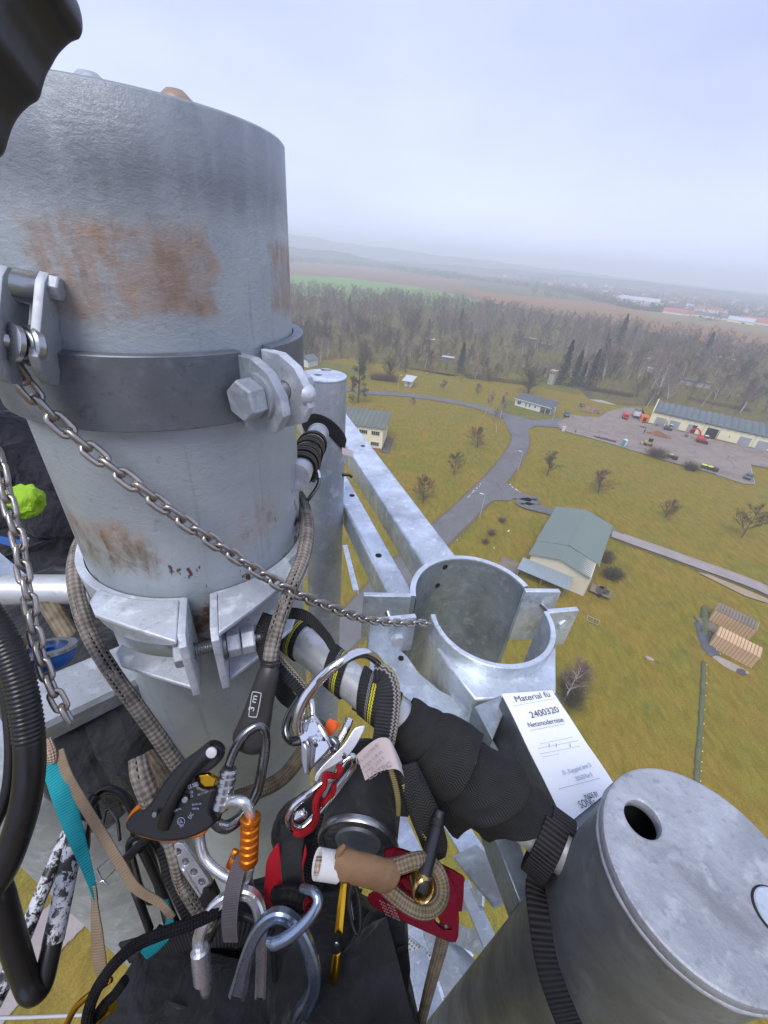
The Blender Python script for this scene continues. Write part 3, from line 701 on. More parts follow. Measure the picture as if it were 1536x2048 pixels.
# ---- workshop with the long scalloped roof
A = G(*z9(632, 330)); B = G(*z9(1525, 545))
t, x, y = building('workshop', 'long cream workshop with grey scalloped shell roof and grey shutters along the yard', 'building', A, B)
f = BF(t, A, x, y); L = 44.0; D = 9.5; E1, E2 = 4.6, 6.6
f.part('wall', [((L / 2, D / 2, E1 / 2), (L, D, E1))], M['cream'])
mb = MB(); f.quad(mb, [(-.02, -.3, 0), (-.02, -.3, 5.2), (-.02, D * .3, 7.0), (-.02, D + .3, 7.6), (-.02, D + .3, 0)]); f.quad(mb, [(-.3, -.3, 0), (-.3, D + .3, 0), (-.3, D + .3, 7.6), (-.3, D * .3, 7.0), (-.3, -.3, 5.2)])
f.quad(mb, [(-.3, -.3, 0), (-.3, -.3, 5.2), (-.02, -.3, 5.2), (-.02, -.3, 0)]); f.quad(mb, [(-.3, -.3, 5.2), (-.3, D * .3, 7.0), (-.02, D * .3, 7.0), (-.02, -.3, 5.2)]); f.quad(mb, [(-.3, D * .3, 7), (-.3, D + .3, 7.6), (-.02, D + .3, 7.6), (-.02, D * .3, 7)])
part('gable_wall', mb, M['cream'], t)
def shell_roof(f, L, D, nb, e1, e2, amp, over, mat, sharp=False, th=.16, hump=.5):
    mb = MB(); nx, ny = nb * 8, 10; vs = []
    for s_ in (0, 1):
        for i in range(nx + 1):
            u = i / nx; ph = (u * nb) % 1 if i < nx else 1
            w = (1 - abs(2 * ph - 1)) if sharp else math.sin(math.pi * ph) ** .8
            for j in range(ny + 1):
                q = j / ny
                z = e1 + (e2 - e1) * q + hump * math.sin(math.pi * q) + amp * w - s_ * th
                vs.append(f.p(u * L, -over + (D + 2 * over) * q, z))
    n1 = (nx + 1) * (ny + 1); fs = []
    ix = lambda s_, i, j: s_ * n1 + i * (ny + 1) + j
    for i in range(nx):
        for j in range(ny):
            fs.append((ix(0, i, j), ix(0, i + 1, j), ix(0, i + 1, j + 1), ix(0, i, j + 1))); fs.append((ix(1, i, j + 1), ix(1, i + 1, j + 1), ix(1, i + 1, j), ix(1, i, j)))
        fs.append((ix(1, i, 0), ix(1, i + 1, 0), ix(0, i + 1, 0), ix(0, i, 0))); fs.append((ix(0, i, ny), ix(0, i + 1, ny), ix(1, i + 1, ny), ix(1, i, ny)))
    for j in range(ny):
        fs.append((ix(0, 0, j), ix(0, 0, j + 1), ix(1, 0, j + 1), ix(1, 0, j))); fs.append((ix(1, nx, j), ix(1, nx, j + 1), ix(0, nx, j + 1), ix(0, nx, j)))
    mb.add(vs, fs); return part('roof', mb, mat, f.r)
shell_roof(f, L, D, 22, 4.75, 6.5, .42, .55, M['roof_grey'])
for (a, b, h, st, lab) in [(1.6, 3.4, 3.2, 'g', None), (6.4, 3.2, 3.2, 'g', None), (12.2, 3.0, 3.3, 'o', 'half open shutter with a dark gap'), (18.0, 3.4, 3.6, 'd', 'open gateway, dark inside'), (27.8, 3.4, 3.2, 'g', None), (33.0, 3.4, 3.2, 'g', None), (38.4, 3.4, 3.2, 'g', None)]:
    if st == 'd':
        dr = f.part('doorway', [((a + b / 2, -.03, h / 2), (b, .06, h))], M['dark']); f.part('door_leaf', [((a + b + .35, -.45, h / 2), (.08, .9, h))], M['door_grey'], dr)
    elif st == 'o':
        dr = f.part('shutter', [((a + .7, -.03, h / 2), (1.5, .06, h))], M['door_grey']); dr['label'] = lab; f.part('opening', [((a + 2.1, -.035, h / 2 + .2), (1.3, .07, h - .4))], M['dark'], dr)
    else: f.part('shutter', [((a + b / 2, -.03, h / 2), (b, .06, h))], M['door_grey'])
for a in (5.9, 16.9, 31.9): f.part('downpipe', [((a, -.12, 2.3), (.14, .14, 4.6))], M['pole_grey'])
f.part('plinth', [((L / 2, -.02, .2), (L, .05, .4))], M['plinth'])
f.part('wall_lamp', [((25, -.12, 2.2), (.2, .2, .7))], M['wood_old'])
# ---- bungalow
A = G(*z4(82, 948)); B = G(*z4(282, 1005))
t, x, y = building('bungalow', 'small white bungalow with grey flat roof and open porch by the road bend', 'building', A, B)
f = BF(t, A, x, y); L = (B - A).length; D = 6.5
f.part('wall', [((L * .36, D / 2, 1.35), (L * .72, D, 2.7))], M['white_wall']); f.part('porch_wall', [((L * .86, D - .3, 1.3), (L * .26, .2, 2.6))], M['white_wall'])
mb = MB(); vs = [f.p(a, b, c) for a, b, c in [(-.4, -.5, 2.72), (L + .4, -.5, 2.72), (L + .4, D + .5, 3.6), (-.4, D + .5, 3.6), (-.4, -.5, 2.95), (L + .4, -.5, 2.95), (L + .4, D + .5, 3.85), (-.4, D + .5, 3.85)]]
mb.add(vs, [(3, 2, 1, 0), (4, 5, 6, 7), (0, 1, 5, 4), (1, 2, 6, 5), (2, 3, 7, 6), (3, 0, 4, 7)]); part('roof', mb, M['roof_dark'], t)
f.part('fascia', [((L / 2, -.52, 2.83), (L + .8, .05, .28))], M['frame_w'])
for a in (L + .1, L * .87): f.part('post', [((a, -.2, 1.35), (.16, .16, 2.7))], M['frame_w'])
f.part('porch_floor', [((L * .86, D / 2, .06), (L * .28, D, .12))], M['concrete'])
window(f, (1.7, 0, 1.55), 1.5, 1.2, 2); window(f, (4.6, 0, 1.5), .5, 1.3, 1); window(f, (6.1, 0, 1.5), .5, 1.3, 1); window(f, (8.3, 0, 1.6), .7, .7, 1)
f.part('door', [((L * .72 + .05, 2.2, 1.05), (.08, .9, 2.1))], M['wood'])
# ---- barn with green sheet roof
B = G(*z6(475, 608)); dx = V((.86, -.51, 0)).normalized(); A = B - dx * 10.2
t, x, y = building('barn', 'gabled barn with pale green sheet roof and grey lean-to beside the meadow path', 'building', A, B)
f = BF(t, A, x, y); L = 10.2; D = 20.0; EV = 4.3; RG = 5.6
mb = MB(); pr = [(0, 0), (L, 0), (L, EV), (L / 2, RG), (0, EV)]
vs = [f.p(a, 0, c) for a, c in pr] + [f.p(a, D, c) for a, c in pr]
mb.add(vs, [(0, 1, 2, 3, 4), (9, 8, 7, 6, 5)] + [(i, (i + 5), (i + 1) % 5 + 5, (i + 1) % 5) for i in range(5)]); part('wall', mb, M['barn_wall'], t)
def gable_roof(f, x0, x1, y0, y1, ev, rg, over, mat, name='roof', th=.12, corr=0, sag=0):
    mb = MB(); m = (x0 + x1) / 2; n = max(2, int((y1 - y0) / .5)) if corr else 1; s = (rg - ev) / ((x1 - x0) / 2)
    pts = []
    for i in range(n * 2 + 1 if corr else 2):
        q = i / (n * 2 if corr else 1); yy = y0 + (y1 - y0) * q; w = corr * (i % 2)
        pts.append([(x0 - over, yy, ev - s * over + w), (m, yy, rg + w), (x1 + over, yy, ev - s * over + w), (x1 + over, yy, ev - s * over + w - th), (m, yy, rg + w - th), (x0 - over, yy, ev - s * over + w - th)])
    vs = [f.p(*q) for r in pts for q in r]; fs = []
    for i in range(len(pts) - 1):
        for j in range(6): fs.append((i * 6 + j, i * 6 + (j + 1) % 6, (i + 1) * 6 + (j + 1) % 6, (i + 1) * 6 + j))
    k = (len(pts) - 1) * 6; fs += [(5, 4, 1, 0), (4, 3, 2, 1), (k, k + 1, k + 4, k + 5), (k + 1, k + 2, k + 3, k + 4)]
    mb.add(vs, fs); return part(name, mb, mat, f.r)
gable_roof(f, 0, L - .6, -.5, 4.6, EV + .14, RG + .10, .45, M['roof_green'], corr=.035, name='front_roof')
rf = gable_roof(f, 0, L, 4.62, D + .4, EV + .2, RG + .3, .6, M['roof_green'], corr=.035)
mb = MB(); mb.box(f.p(L / 2, (D + 5) / 2, RG + .36), (.35, D - 4.4, .07), (x, y, V((0, 0, 1)))); part('ridge_cap', mb, M['roof_green'], rf)
mb = MB()
for i in range(26):
    a = -1.2 + i * .34; z = 2.9 + .05 * (i % 2); z2 = 2.1 + .05 * (i % 2); a2 = a + .34; w2 = 2.9 + .05 * ((i + 1) % 2); w3 = 2.1 + .05 * ((i + 1) % 2)
    mb.add([f.p(a, -.05, z), f.p(a2, -.05, w2), f.p(a2, -2.9, w3), f.p(a, -2.9, z2), f.p(a, -.05, z - .05), f.p(a2, -.05, w2 - .05), f.p(a2, -2.9, w3 - .05), f.p(a, -2.9, z2 - .05)], [(3, 2, 1, 0), (4, 5, 6, 7), (2, 3, 7, 6), (0, 1, 5, 4)])
part('lean_to_roof', mb, M['roof_lean'], t)
for a in (-.9, 3.2, 7.2): f.part('post', [((a, -2.7, 1.02), (.14, .14, 2.04))], M['wood_old'])
f.part('gutter', [((L + .55, D / 2 + 2.5, EV - .18), (.14, D - 4, .12))], M['pole_grey']); f.part('downpipe', [((L + .08, .2, 2.1), (.1, .1, 4.2))], M['pole_grey'])
window(f, (L, 3.5, 1.6), .9, 1.0, 2, face=1, ax='y'); f.part('door', [((L + .04, 7.5, 1.4), (.08, 2.2, 2.8))], M['wood_old'])
# ---- two storey yellow house, far end hidden by the mast
B = G(*z5(545, 672)); dxx = (G(*z5(545, 672)) - G(*z5(470, 645))); A = B - V((.985, -.10, 0)).normalized() * 15
t, x, y = building('yellow_house', 'two storey pale yellow house with folded grey roof behind the slim post', 'building', A, B)
f = BF(t, A, x, y); L = 15; D = 10; EV = 6.4
f.part('wall', [((L / 2, D / 2, EV / 2), (L, D, EV))], M['cream']); f.part('plinth', [((L / 2, D / 2, .3), (L + .06, D + .06, .6))], M['plinth'])
shell_roof(f, L + .8, D, 12, EV + .1, EV + 1.4, .55, .5, M['roof_yellow_b'], sharp=True, th=.2, hump=.1)
for zz in (1.8, 5.0):
    for a in (2.2, 5.8, 9.4, 12.9): window(f, (a, 0, zz), 2.3, 1.15, 4)
f.part('terrace', [((L + 1.2, D / 2 - 1, .12), (2.2, D + 1, .24))], M['debris'])
# ---- white building right behind the slim post cap
A = G(600, 732); B = G(640, 742)
t, x, y = building('white_outbuilding', 'white outbuilding with grey pitched roof just above the slim post cap', 'building', A, B)
f = BF(t, A, x, y); L = 6; D = 7
f.part('wall', [((L / 2 - 1, D / 2, 1.6), (L, D, 3.2))], M['white_wall']); gable_roof(f, -1, L - 1, -.4, D + .4, 3.25, 4.9, .4, M['roof_grey'])
# ---- small hut
B = G(*z5(740, 248)); A = G(*z5(695, 240)); t, x, y = building('hut', 'tiny white hut with oversized pale blue roof beyond the curving road', 'building', A, B)
f = BF(t, A, x, y); f.part('wall', [((1.5, 1.6, 1.3), (3.0, 3.2, 2.6))], M['white_wall'])
mb = MB(); vs = [f.p(*q) for q in [(-.9, -1.3, 2.4), (3.8, -1.3, 2.4), (4.2, 4.2, 3.7), (-.5, 4.2, 3.7)]]; mb.add(vs + [v + V((0, 0, .14)) for v in vs], [(3, 2, 1, 0), (4, 5, 6, 7), (0, 1, 5, 4), (1, 2, 6, 5), (2, 3, 7, 6), (3, 0, 4, 7)]); part('roof', mb, M['roof_white'], t)
f.part('door', [((1.9, -.03, 1.0), (.9, .06, 2.0))], M['door_grey'])
# ---- slender brick transformer tower
A = G(*z4(268, 825)); B = G(*z4(305, 835)); t, x, y = building('transformer_tower', 'slender pale concrete transformer tower at the edge of the conifers', 'tower', A, B)
f = BF(t, A, x, y); L = 2.7
mb = MB(); mb.box(f.p(L / 2, L / 2, 3.1), (L, L, 6.2), (x, y, V((0, 0, 1))), taper=(.9, .9)); part('wall', mb, M['concrete'], t)
f.part('roof', [((L / 2, L / 2, 6.4), (L + .3, L + .3, .4))], M['concrete'])
for a in (.8, 1.9): f.part('opening', [((a, .1, 5.3), (.5, .16, .8))], M['dark'])
# ---- shabby long shed among the trees
A = G(*z4(1020, 825)); B = G(*z4(1200, 855)); t, x, y = building('garden_shed', 'long grey weathered shed with dark roof among bare trees behind the workshop', 'shed', A, B)
f = BF(t, A, x, y); L = (B - A).length
f.part('wall', [((L / 2, 2.5, 1.3), (L, 5, 2.6))], M['concrete']); f.part('roof', [((L / 2, 2.5, 2.75), (L + .8, 5.8, .25))], M['roof_dark'])
for k in range(3): f.part('door', [((L * (.2 + .3 * k), -.03, 1), (1.1, .06, 2))], M['wood_old'])
sheds = [(z3(970, 940), z3(1040, 950), 'roof_white', 'small pale roofed allotment shed beside the dark conifer', 2.6), (z4(135, 580), z4(195, 590), 'concrete', 'grey allotment hut deep in the left part of the woodland', 2.4), (z4(205, 610), z4(275, 625), 'wood_old', 'brown timber hut in the woodland behind the transformer tower', 2.4), (z4(1245, 690), z4(1380, 718), 'roof_white', 'long low pale shed in the trees towards the right edge', 2.2), (z4(820, 700), z4(850, 705), 'roof_white', 'white roofed cabin alone among the birches', 2.3), (z4(840, 755), z4(868, 760), 'white_p', 'little white box shed between bare birch trunks', 2), (z3(870, 820), z3(920, 826), 'roof_white', 'pale shed roof behind the lone white birch', 2.4)]
for pa, pb, mt, lab, hh in sheds:
    A = G(*pa); B = G(*pb); t, x, y = building('allotment_shed', lab, 'shed', A, B, 'sheds scattered in the woodland'); f = BF(t, A, x, y); L = (B - A).length
    f.part('wall', [((L / 2, 1.6, hh / 2), (L, 3.2, hh))], M['wood_old'] if mt != 'white_p' else M['white_p']); f.part('roof', [((L / 2, 1.6, hh + .12), (L + .6, 3.9, .2))], M[mt])
# ---- far barns and village
def simple_house(name, label, cat, px, L, D, ev, rg, wall, roof, az, group=None, win=False):
    o = G(*px); x = V((math.cos(az), math.sin(az), 0)); y = V((-x.y, x.x, 0)); t = thing(name, label, cat, V((o.x, o.y, 0)), group); f = BF(t, o, x, y)
    mb = MB(); pr = [(0, 0), (D, 0), (D, ev), (D / 2, rg), (0, ev)]
    vs = [f.p(-L / 2, b - D / 2, c) for b, c in pr] + [f.p(L / 2, b - D / 2, c) for b, c in pr]
    mb.add(vs, [(0, 4, 3, 2, 1), (5, 6, 7, 8, 9)] + [(i, (i + 1) % 5, (i + 1) % 5 + 5, i + 5) for i in range(5)]); part('wall', mb, wall, t)
    mb = MB(); e = .4
    for s_ in (-1, 1):
        q = [f.p(-L / 2 - e, s_ * (D / 2 + e), ev - .1), f.p(L / 2 + e, s_ * (D / 2 + e), ev - .1), f.p(L / 2 + e, 0, rg + .15), f.p(-L / 2 - e, 0, rg + .15)]
        q2 = [v + V((0, 0, .25)) for v in q]; mb.add(q + q2, [(0, 1, 2, 3), (7, 6, 5, 4), (0, 4, 5, 1), (1, 5, 6, 2), (3, 7, 4, 0)])
    part('roof', mb, roof, t)
    if win:
        for a in win: f.part('gateway', [((a, -D / 2 - .03, 1.8), (4, .08, 3.6))], M['dark'])
    return t
def zf(x, y): return (1150 + x / 3.98, 560 + y / 3.98)
RB = 'red roofed farm sheds beyond the rough field'
simple_house('farm_shed', 'pale farm shed with red roof, leftmost of the red roofed row', 'farm shed', zf(810, 285), 38, 24, 5, 9, M['white_wall'], M['roof_red'], -.62, RB)
simple_house('farm_shed', 'long white farm shed with thin red roof set back behind the dark roof', 'farm shed', zf(1050, 262), 40, 14, 6, 9, M['white_wall'], M['roof_red'], -.62, RB)
simple_house('farm_shed', 'low farm shed with dark grey roof between the red roofed ones', 'farm shed', zf(1110, 318), 62, 24, 5, 8, M['white_wall'], M['roof_dark'], -.62, RB, win=(-18,))
simple_house('farm_shed', 'cream gabled farm shed end with pale roof beside the red barn', 'farm shed', zf(1310, 355), 30, 18, 5, 9, M['cream'], M['roof_white'], -.72, RB, win=(4,))
simple_house('farm_shed', 'big red roofed barn at the right edge of the far farmyard', 'farm shed', zf(1460, 365), 48, 22, 5, 10, M['white_wall'], M['roof_red'], -.62, RB, win=(12,))
simple_house('hall', 'large pale roofed hall half hidden by dark conifers at the village edge', 'hall', zf(500, 200), 66, 30, 8, 13, M['white_wall'], M['roof_white'], -.62)
simple_house('hall', 'long green grey factory roof rising out of the distant village', 'hall', zf(770, 95), 120, 60, 8, 13, M['white_wall'], M['roof_green'], -.62)
simple_house('field_barn', 'lone pale barn at the edge of the brown field', 'barn', z3(866, 372), 24, 12, 5, 8, M['white_wall'], M['roof_white'], -.3)
r5 = random.Random(11); base = None
VG = 'small houses of the distant village'
spots = []
for k in range(64):
    xx = r5.uniform(1130, 1560); yb = 548 + (xx - 1130) * .118; spots.append((xx, yb + r5.uniform(6, 46) * (1 if xx > 1200 else .5)))
spots += [(955, 544), (990, 549), (1040, 556), (1075, 562), (1100, 571), (1010, 553), (1130, 578)]
protos = []
for wl, rf in (('white_wall', 'roof_dark'), ('cream', 'roof_red'), ('white_wall', 'roof_white'), ('barn_wall', 'roof_dark')):
    t = simple_house('village_house', 'small gabled house standing among trees in the hazy village', 'house', spots.pop(), 13, 9, 4.5, 8, M[wl], M[rf], r5.uniform(-1, 1), VG); protos.append(t)
for q in spots:
    o = G(*q)
    if o.length > 1900: continue
    c = copy_tree(protos[r5.choice([0, 0, 1, 2, 3, 3])]); c.location = V((o.x, o.y, 0)); c.rotation_euler.z = r5.uniform(-1.6, 1.6)
# ================================================================ YARD THINGS
X3 = (V((1, 0, 0)), V((0, 1, 0)), V((0, 0, 1)))
def rotz(o, a): o.rotation_euler.z = a; return o
def make_car(name, label, paint, loc, az, van=False):
    t = thing(name, label, 'car', V((0, 0, 0)))
    prof = [(-2.1, .35), (-2.15, .75), (-1.95, .95), (-1.45, 1.0), (-.95, 1.42), (.75, 1.45), (1.45, 1.0), (2.1, .85), (2.15, .4), (1.9, .28), (-1.9, .28)]
    mb = MB(); n = len(prof)
    vs = []
    for s_, k in ((-1, .0), (-1, 1), (1, 1), (1, .0)):
        for a, z in prof:
            ww = .86 if k else .86; tw = .16 if z > 1.05 else 0; vs.append(V((a * (1 if k == 0 else 1), s_ * (ww - tw) * (1 if k == 0 else .96), z)))
    # sides + skin
    mb.add(vs[:n] + vs[3 * n:], [tuple(range(n))[::-1], tuple(range(n, 2 * n))] + [(i, (i + 1) % n, n + (i + 1) % n, n + i) for i in range(n)])
    bd = part('body', mb, paint, t, smooth=40, bevel=.06)
    mb = MB()
    g = [(-1.35, 1.04), (-.93, 1.38), (.72, 1.40), (1.30, 1.04)]
    for s_ in (-1, 1): mb.add([V((a, s_ * (.868 - (.16 if z > 1.05 else 0)), z)) for a, z in g], [(0, 1, 2, 3)[::s_]])
    mb.add([V((-1.47, -.66, 1.03)), V((-1.47, .66, 1.03)), V((-1.0, .6, 1.40)), V((-1.0, -.6, 1.40))], [(0, 1, 2, 3)]); mb.add([V((1.44, -.66, 1.04)), V((.82, -.6, 1.43)), V((.82, .6, 1.43)), V((1.44, .66, 1.04))], [(0, 1, 2, 3)])
    part('window', mb, M['glass'], t)
    for a in (-1.3, 1.3):
        for s_ in (-1, 1):
            mb = MB(); mb.cyl((a, s_ * .72, .32), (a, s_ * .9, .32), .32, n=16); w = part('wheel', mb, M['tyre'], t, smooth=40); mb = MB(); mb.cyl((a, s_ * .89, .32), (a, s_ * .915, .32), .18, n=12); part('rim', mb, M['steel'], w)
    for s_ in (-1, 1):
        mb = MB(); mb.box((2.14, s_ * .6, .68), (.05, .3, .12)); part('headlight', mb, M['frame_w'], t); mb = MB(); mb.box((-2.15, s_ * .65, .8), (.05, .25, .12)); part('tail_light', mb, M['red'], t)
    t.location = loc; t.rotation_euler.z = az; return t
def at(q, z=.05): o = G(*q); return V((o.x, o.y, z + (.24 if z > .04 else .08)))
make_car('parked_car', 'grey car parked at the right-hand corner of the yard', M['grey_car'], at(z9(1380, 748)), .75)
make_car('parked_car', 'silver grey car parked by the bungalow at the yard entrance', M['grey_car'], at(z9(10, 275)), 1.3)
t = make_car('parked_car', 'small maroon car on the grass behind the wood pile', M['maroon'], at(z9(128, 200), .02), 1.4); t.scale = (.8, .85, .85)
# red van, white truck, orange container
def boxy(name, label, cat, loc, az, w, l, h, mat, extra=None):
    t = thing(name, label, cat, V((0, 0, 0))); mb = MB(); mb.box((0, 0, h / 2 + .35), (l, w, h - .35)); part('body', mb, mat, t, bevel=.12)
    for a in (-l * .32, l * .32):
        for s_ in (-1, 1): mb = MB(); mb.cyl((a, s_ * (w / 2 - .15), .38), (a, s_ * (w / 2 + .02), .38), .38, n=14); part('wheel', mb, M['tyre'], t, smooth=40)
    if extra: extra(t)
    t.location = loc; t.rotation_euler.z = az; return t
def vanx(t):
    mb = MB(); mb.box((-1.96, 0, 1.5), (.06, 1.3, .55)); part('windscreen', mb, M['glass'], t)
    for s_ in (-1, 1): mb = MB(); mb.box((-1.1, s_ * .93, 1.5), (.8, .04, .5)); part('window', mb, M['glass'], t)
boxy('van', 'bright red van parked next to the white box truck', 'van', at(z9(450, 295)), 1.2, 1.85, 3.9, 2.0, M['red'], vanx)
def trkx(t):
    mb = MB(); mb.box((-.2, 0, 1.75), (3.6, 2.2, 2.1)); part('load_box', mb, M['white_p'], t, bevel=.05); mb = MB(); mb.box((-.2, 0, 2.84), (3.7, 2.3, .1)); part('tarpaulin', mb, M['roof_dark'], t); mb = MB(); mb.box((2.35, 0, 1.3), (1.3, 2.0, 1.7)); part('cab', mb, M['grey_car'], t, bevel=.1)
boxy('box_truck', 'white box truck with grey top between red van and orange container', 'truck', at(z9(530, 285)), 1.2, 1.9, 5.2, .8, M['dark'], trkx)
t = thing('skip_container', 'orange open container with dark hatch beside the workshop gable', 'container', V((0, 0, 0)))
mb = MB(); mb.box((0, 0, 1.2), (3.8, 2.8, 2.3)); part('body', mb, M['orange_p'], t, bevel=.08); mb = MB(); mb.box((-1.93, 0, 1.2), (.06, 1.2, 1.4)); part('hatch', mb, M['dark'], t)
mb = MB(); mb.box((0, -1.45, 1.2), (1.4, .06, 1.2)); part('hatch', mb, M['dark'], t)
for a in (-1.2, 0, 1.2): mb = MB(); mb.box((a, 0, 2.38), (.12, 2.7, .1)); part('rib', mb, M['orange_p'], t)
t.location = at(z9(590, 312), .0); t.rotation_euler.z = 1.2
# portable toilet
t = thing('portable_toilet', 'blue portable toilet with white roof at the edge of the yard', 'toilet', V((0, 0, 0)))
mb = MB(); mb.box((0, 0, 1.05), (1.15, 1.15, 2.1)); part('body', mb, M['cyan'], t, bevel=.04); mb = MB(); mb.box((0, 0, 2.2), (1.2, 1.2, .26), taper=(.7, .7)); part('roof', mb, M['white_p'], t, bevel=.04); mb = MB(); mb.box((0, -.59, 1.05), (.8, .04, 1.8)); part('door', mb, M['white_p'], t)
t.location = at(z9(440, 505)); t.rotation_euler.z = .35
# white portable cabin / sign by the verge
t = thing('white_marker_block', 'white upright block on the verge where the yard begins', 'block', at(z4(360, 1098), .02)); mb = MB(); L0 = wloc(t); mb.box(L0 + V((0, 0, .8)), (.9, .6, 1.6)); part('body', mb, M['white_p'], t, bevel=.05); mb = MB(); mb.box(L0 + V((0, 0, 1.65)), (1.0, .7, .1)); part('cap', mb, M['white_p'], t)
t = thing('bollard', 'short dark post on the yard kerb', 'post', at(z4(430, 1107), .02)); L0 = wloc(t); mb = MB(); mb.cyl(L0, L0 + V((0, 0, 1.2)), .14, .11, 10); part('shaft', mb, M['dark'], t, smooth=40); mb = MB(); mb.cyl(L0 + V((0, 0, 1.2)), L0 + V((0, 0, 1.3)), .15, .05, 10); part('cap', mb, M['dark'], t, smooth=40)
# bins
t = thing('waste_bin', 'b', 'bin', V((0, 0, 0)), 'wheeled bins along the yard edge')
mb = MB(); mb.box((0, 0, .55), (1.15, .95, 1.0), taper=(1.12, 1.12)); part('body', mb, M['bin'], t)
mb = MB(); mb.box((0, 0, 1.12), (1.35, 1.1, .14), taper=(.9, .8)); lid = part('lid', mb, M['yel_lid'], t)
for s_ in (-1, 1): mb = MB(); mb.cyl((s_ * .45, -.45, .12), (s_ * .52, -.45, .12), .12, n=10); part('wheel', mb, M['tyre'], t)
labs = [('waste bin with yellow lid, left of the pair near the small bush', 0), ('waste bin with yellow lid, right of the pair near the small bush', 0), ('dark lidded waste bin at the right end of the row by the yard corner', 1), ('waste bin with yellow lid nearest the digger', 0), ('dark lidded waste bin nearest the digger', 1)]
dl = None
for i, (q, (lb, dk)) in enumerate(zip([z9(1040, 672), z9(1085, 685), z9(1128, 697), z9(788, 592), z9(822, 608)], labs)):
    c = t if i == 0 else copy_tree(t)
    c.location = at(q); c.rotation_euler.z = -.45 + .1 * i; c['label'] = lb
    if dk:
        for ch in [k for k in bpy.data.objects if k.parent == c and k.name.startswith('lid')]:
            me = ch.data.copy(); me.materials.clear(); me.materials.append(M['bin']); ch.data = me
# soil heap, sand, wood pile
def heap(name, label, cat, px, rx, ry, h, mat, seed, az=0, n=28, rough=.35):
    o = at(px, .0); r2 = random.Random(seed); mb = MB(); vs = [o + V((0, 0, h))]; rings = 7
    for j in range(1, rings + 1):
        q = j / rings
        for k in range(n):
            a = 2 * math.pi * k / n; jit = 1 + rough * .4 * math.sin(a * 3 + seed) + r2.uniform(-.06, .06)
            z = h * (1 - q) ** 1.1 * (1 + r2.uniform(-.15, .15)) if j < rings else -.02
            u, w = rx * q * jit * math.cos(a), ry * q * jit * math.sin(a)
            vs.append(o + V((u * math.cos(az) - w * math.sin(az), u * math.sin(az) + w * math.cos(az), z)))
    fs = [(0, 1 + k, 1 + (k + 1) % n) for k in range(n)]
    for j in range(rings - 1):
        a = 1 + j * n; fs += [(a + k, a + n + k, a + n + (k + 1) % n, a + (k + 1) % n) for k in range(n)]
    mb.add(vs, fs); return tag(part(name, mb, mat, smooth=50), label, cat)
heap('soil_heap', 'heap of brown soil in front of the workshop', 'soil heap', z9(705, 420), 4.6, 3.2, 1.5, M['soil'], 3, -.6)
heap('soil_heap', 'low patch of dark soil at the workshop corner', 'soil heap', z9(585, 360), 2.6, 1.6, .5, M['debris'], 5, -.6)
heap('sand_heap', 'flat spill of pale sand beside the soil heap', 'sand heap', z9(820, 450), 4.0, .9, .2, M['sand'], 8, -.6)
heap('rubble_heap', 'low heap of rubble behind the wood pile', 'rubble', z9(280, 165), 5, 2, .6, M['rubble'], 9, -.5)
t = thing('wood_pile', 'big untidy pile of split firewood beside the yard', 'wood pile', at(z9(200, 235), .0)); L0 = wloc(t); r2 = random.Random(4); mb = MB()
for k in range(420):
    a = r2.uniform(0, 6.28); q = r2.random() ** .6; c = L0 + V((math.cos(a) * q * 4.2, math.sin(a) * q * 3.2, max(.1, 1.3 * (1 - q) + r2.uniform(-.1, .2)))); d = V((r2.gauss(0, 1), r2.gauss(0, 1), r2.gauss(0, .35))).normalized() * r2.uniform(.4, 1.0); mb.cyl(c - d, c + d, r2.uniform(.08, .17), n=5)
tag(part('logs', mb, M['log'], t), kind='stuff')
# timber slatted stacks of the debris along the yard edge
t = thing('tarpaulin_heap', 'long low grey tarpaulin heap with scrap at its end', 'debris', at(z9(300, 455), .0)); L0 = wloc(t); r2 = random.Random(14); mb = MB()
for k in range(60):
    c = L0 + V((-2.5 + k * .09 + r2.uniform(-.2, .2), 1.6 - k * .055 + r2.uniform(-.5, .5), r2.uniform(.1, .45))); mb.box(c, (r2.uniform(.3, 1.1), r2.uniform(.3, .9), r2.uniform(.1, .4)), (V((math.cos(k), math.sin(k), 0)), V((-math.sin(k), math.cos(k), 0)), V((0, 0, 1))))
tag(part('scrap', mb, M['debris'], t), kind='stuff')
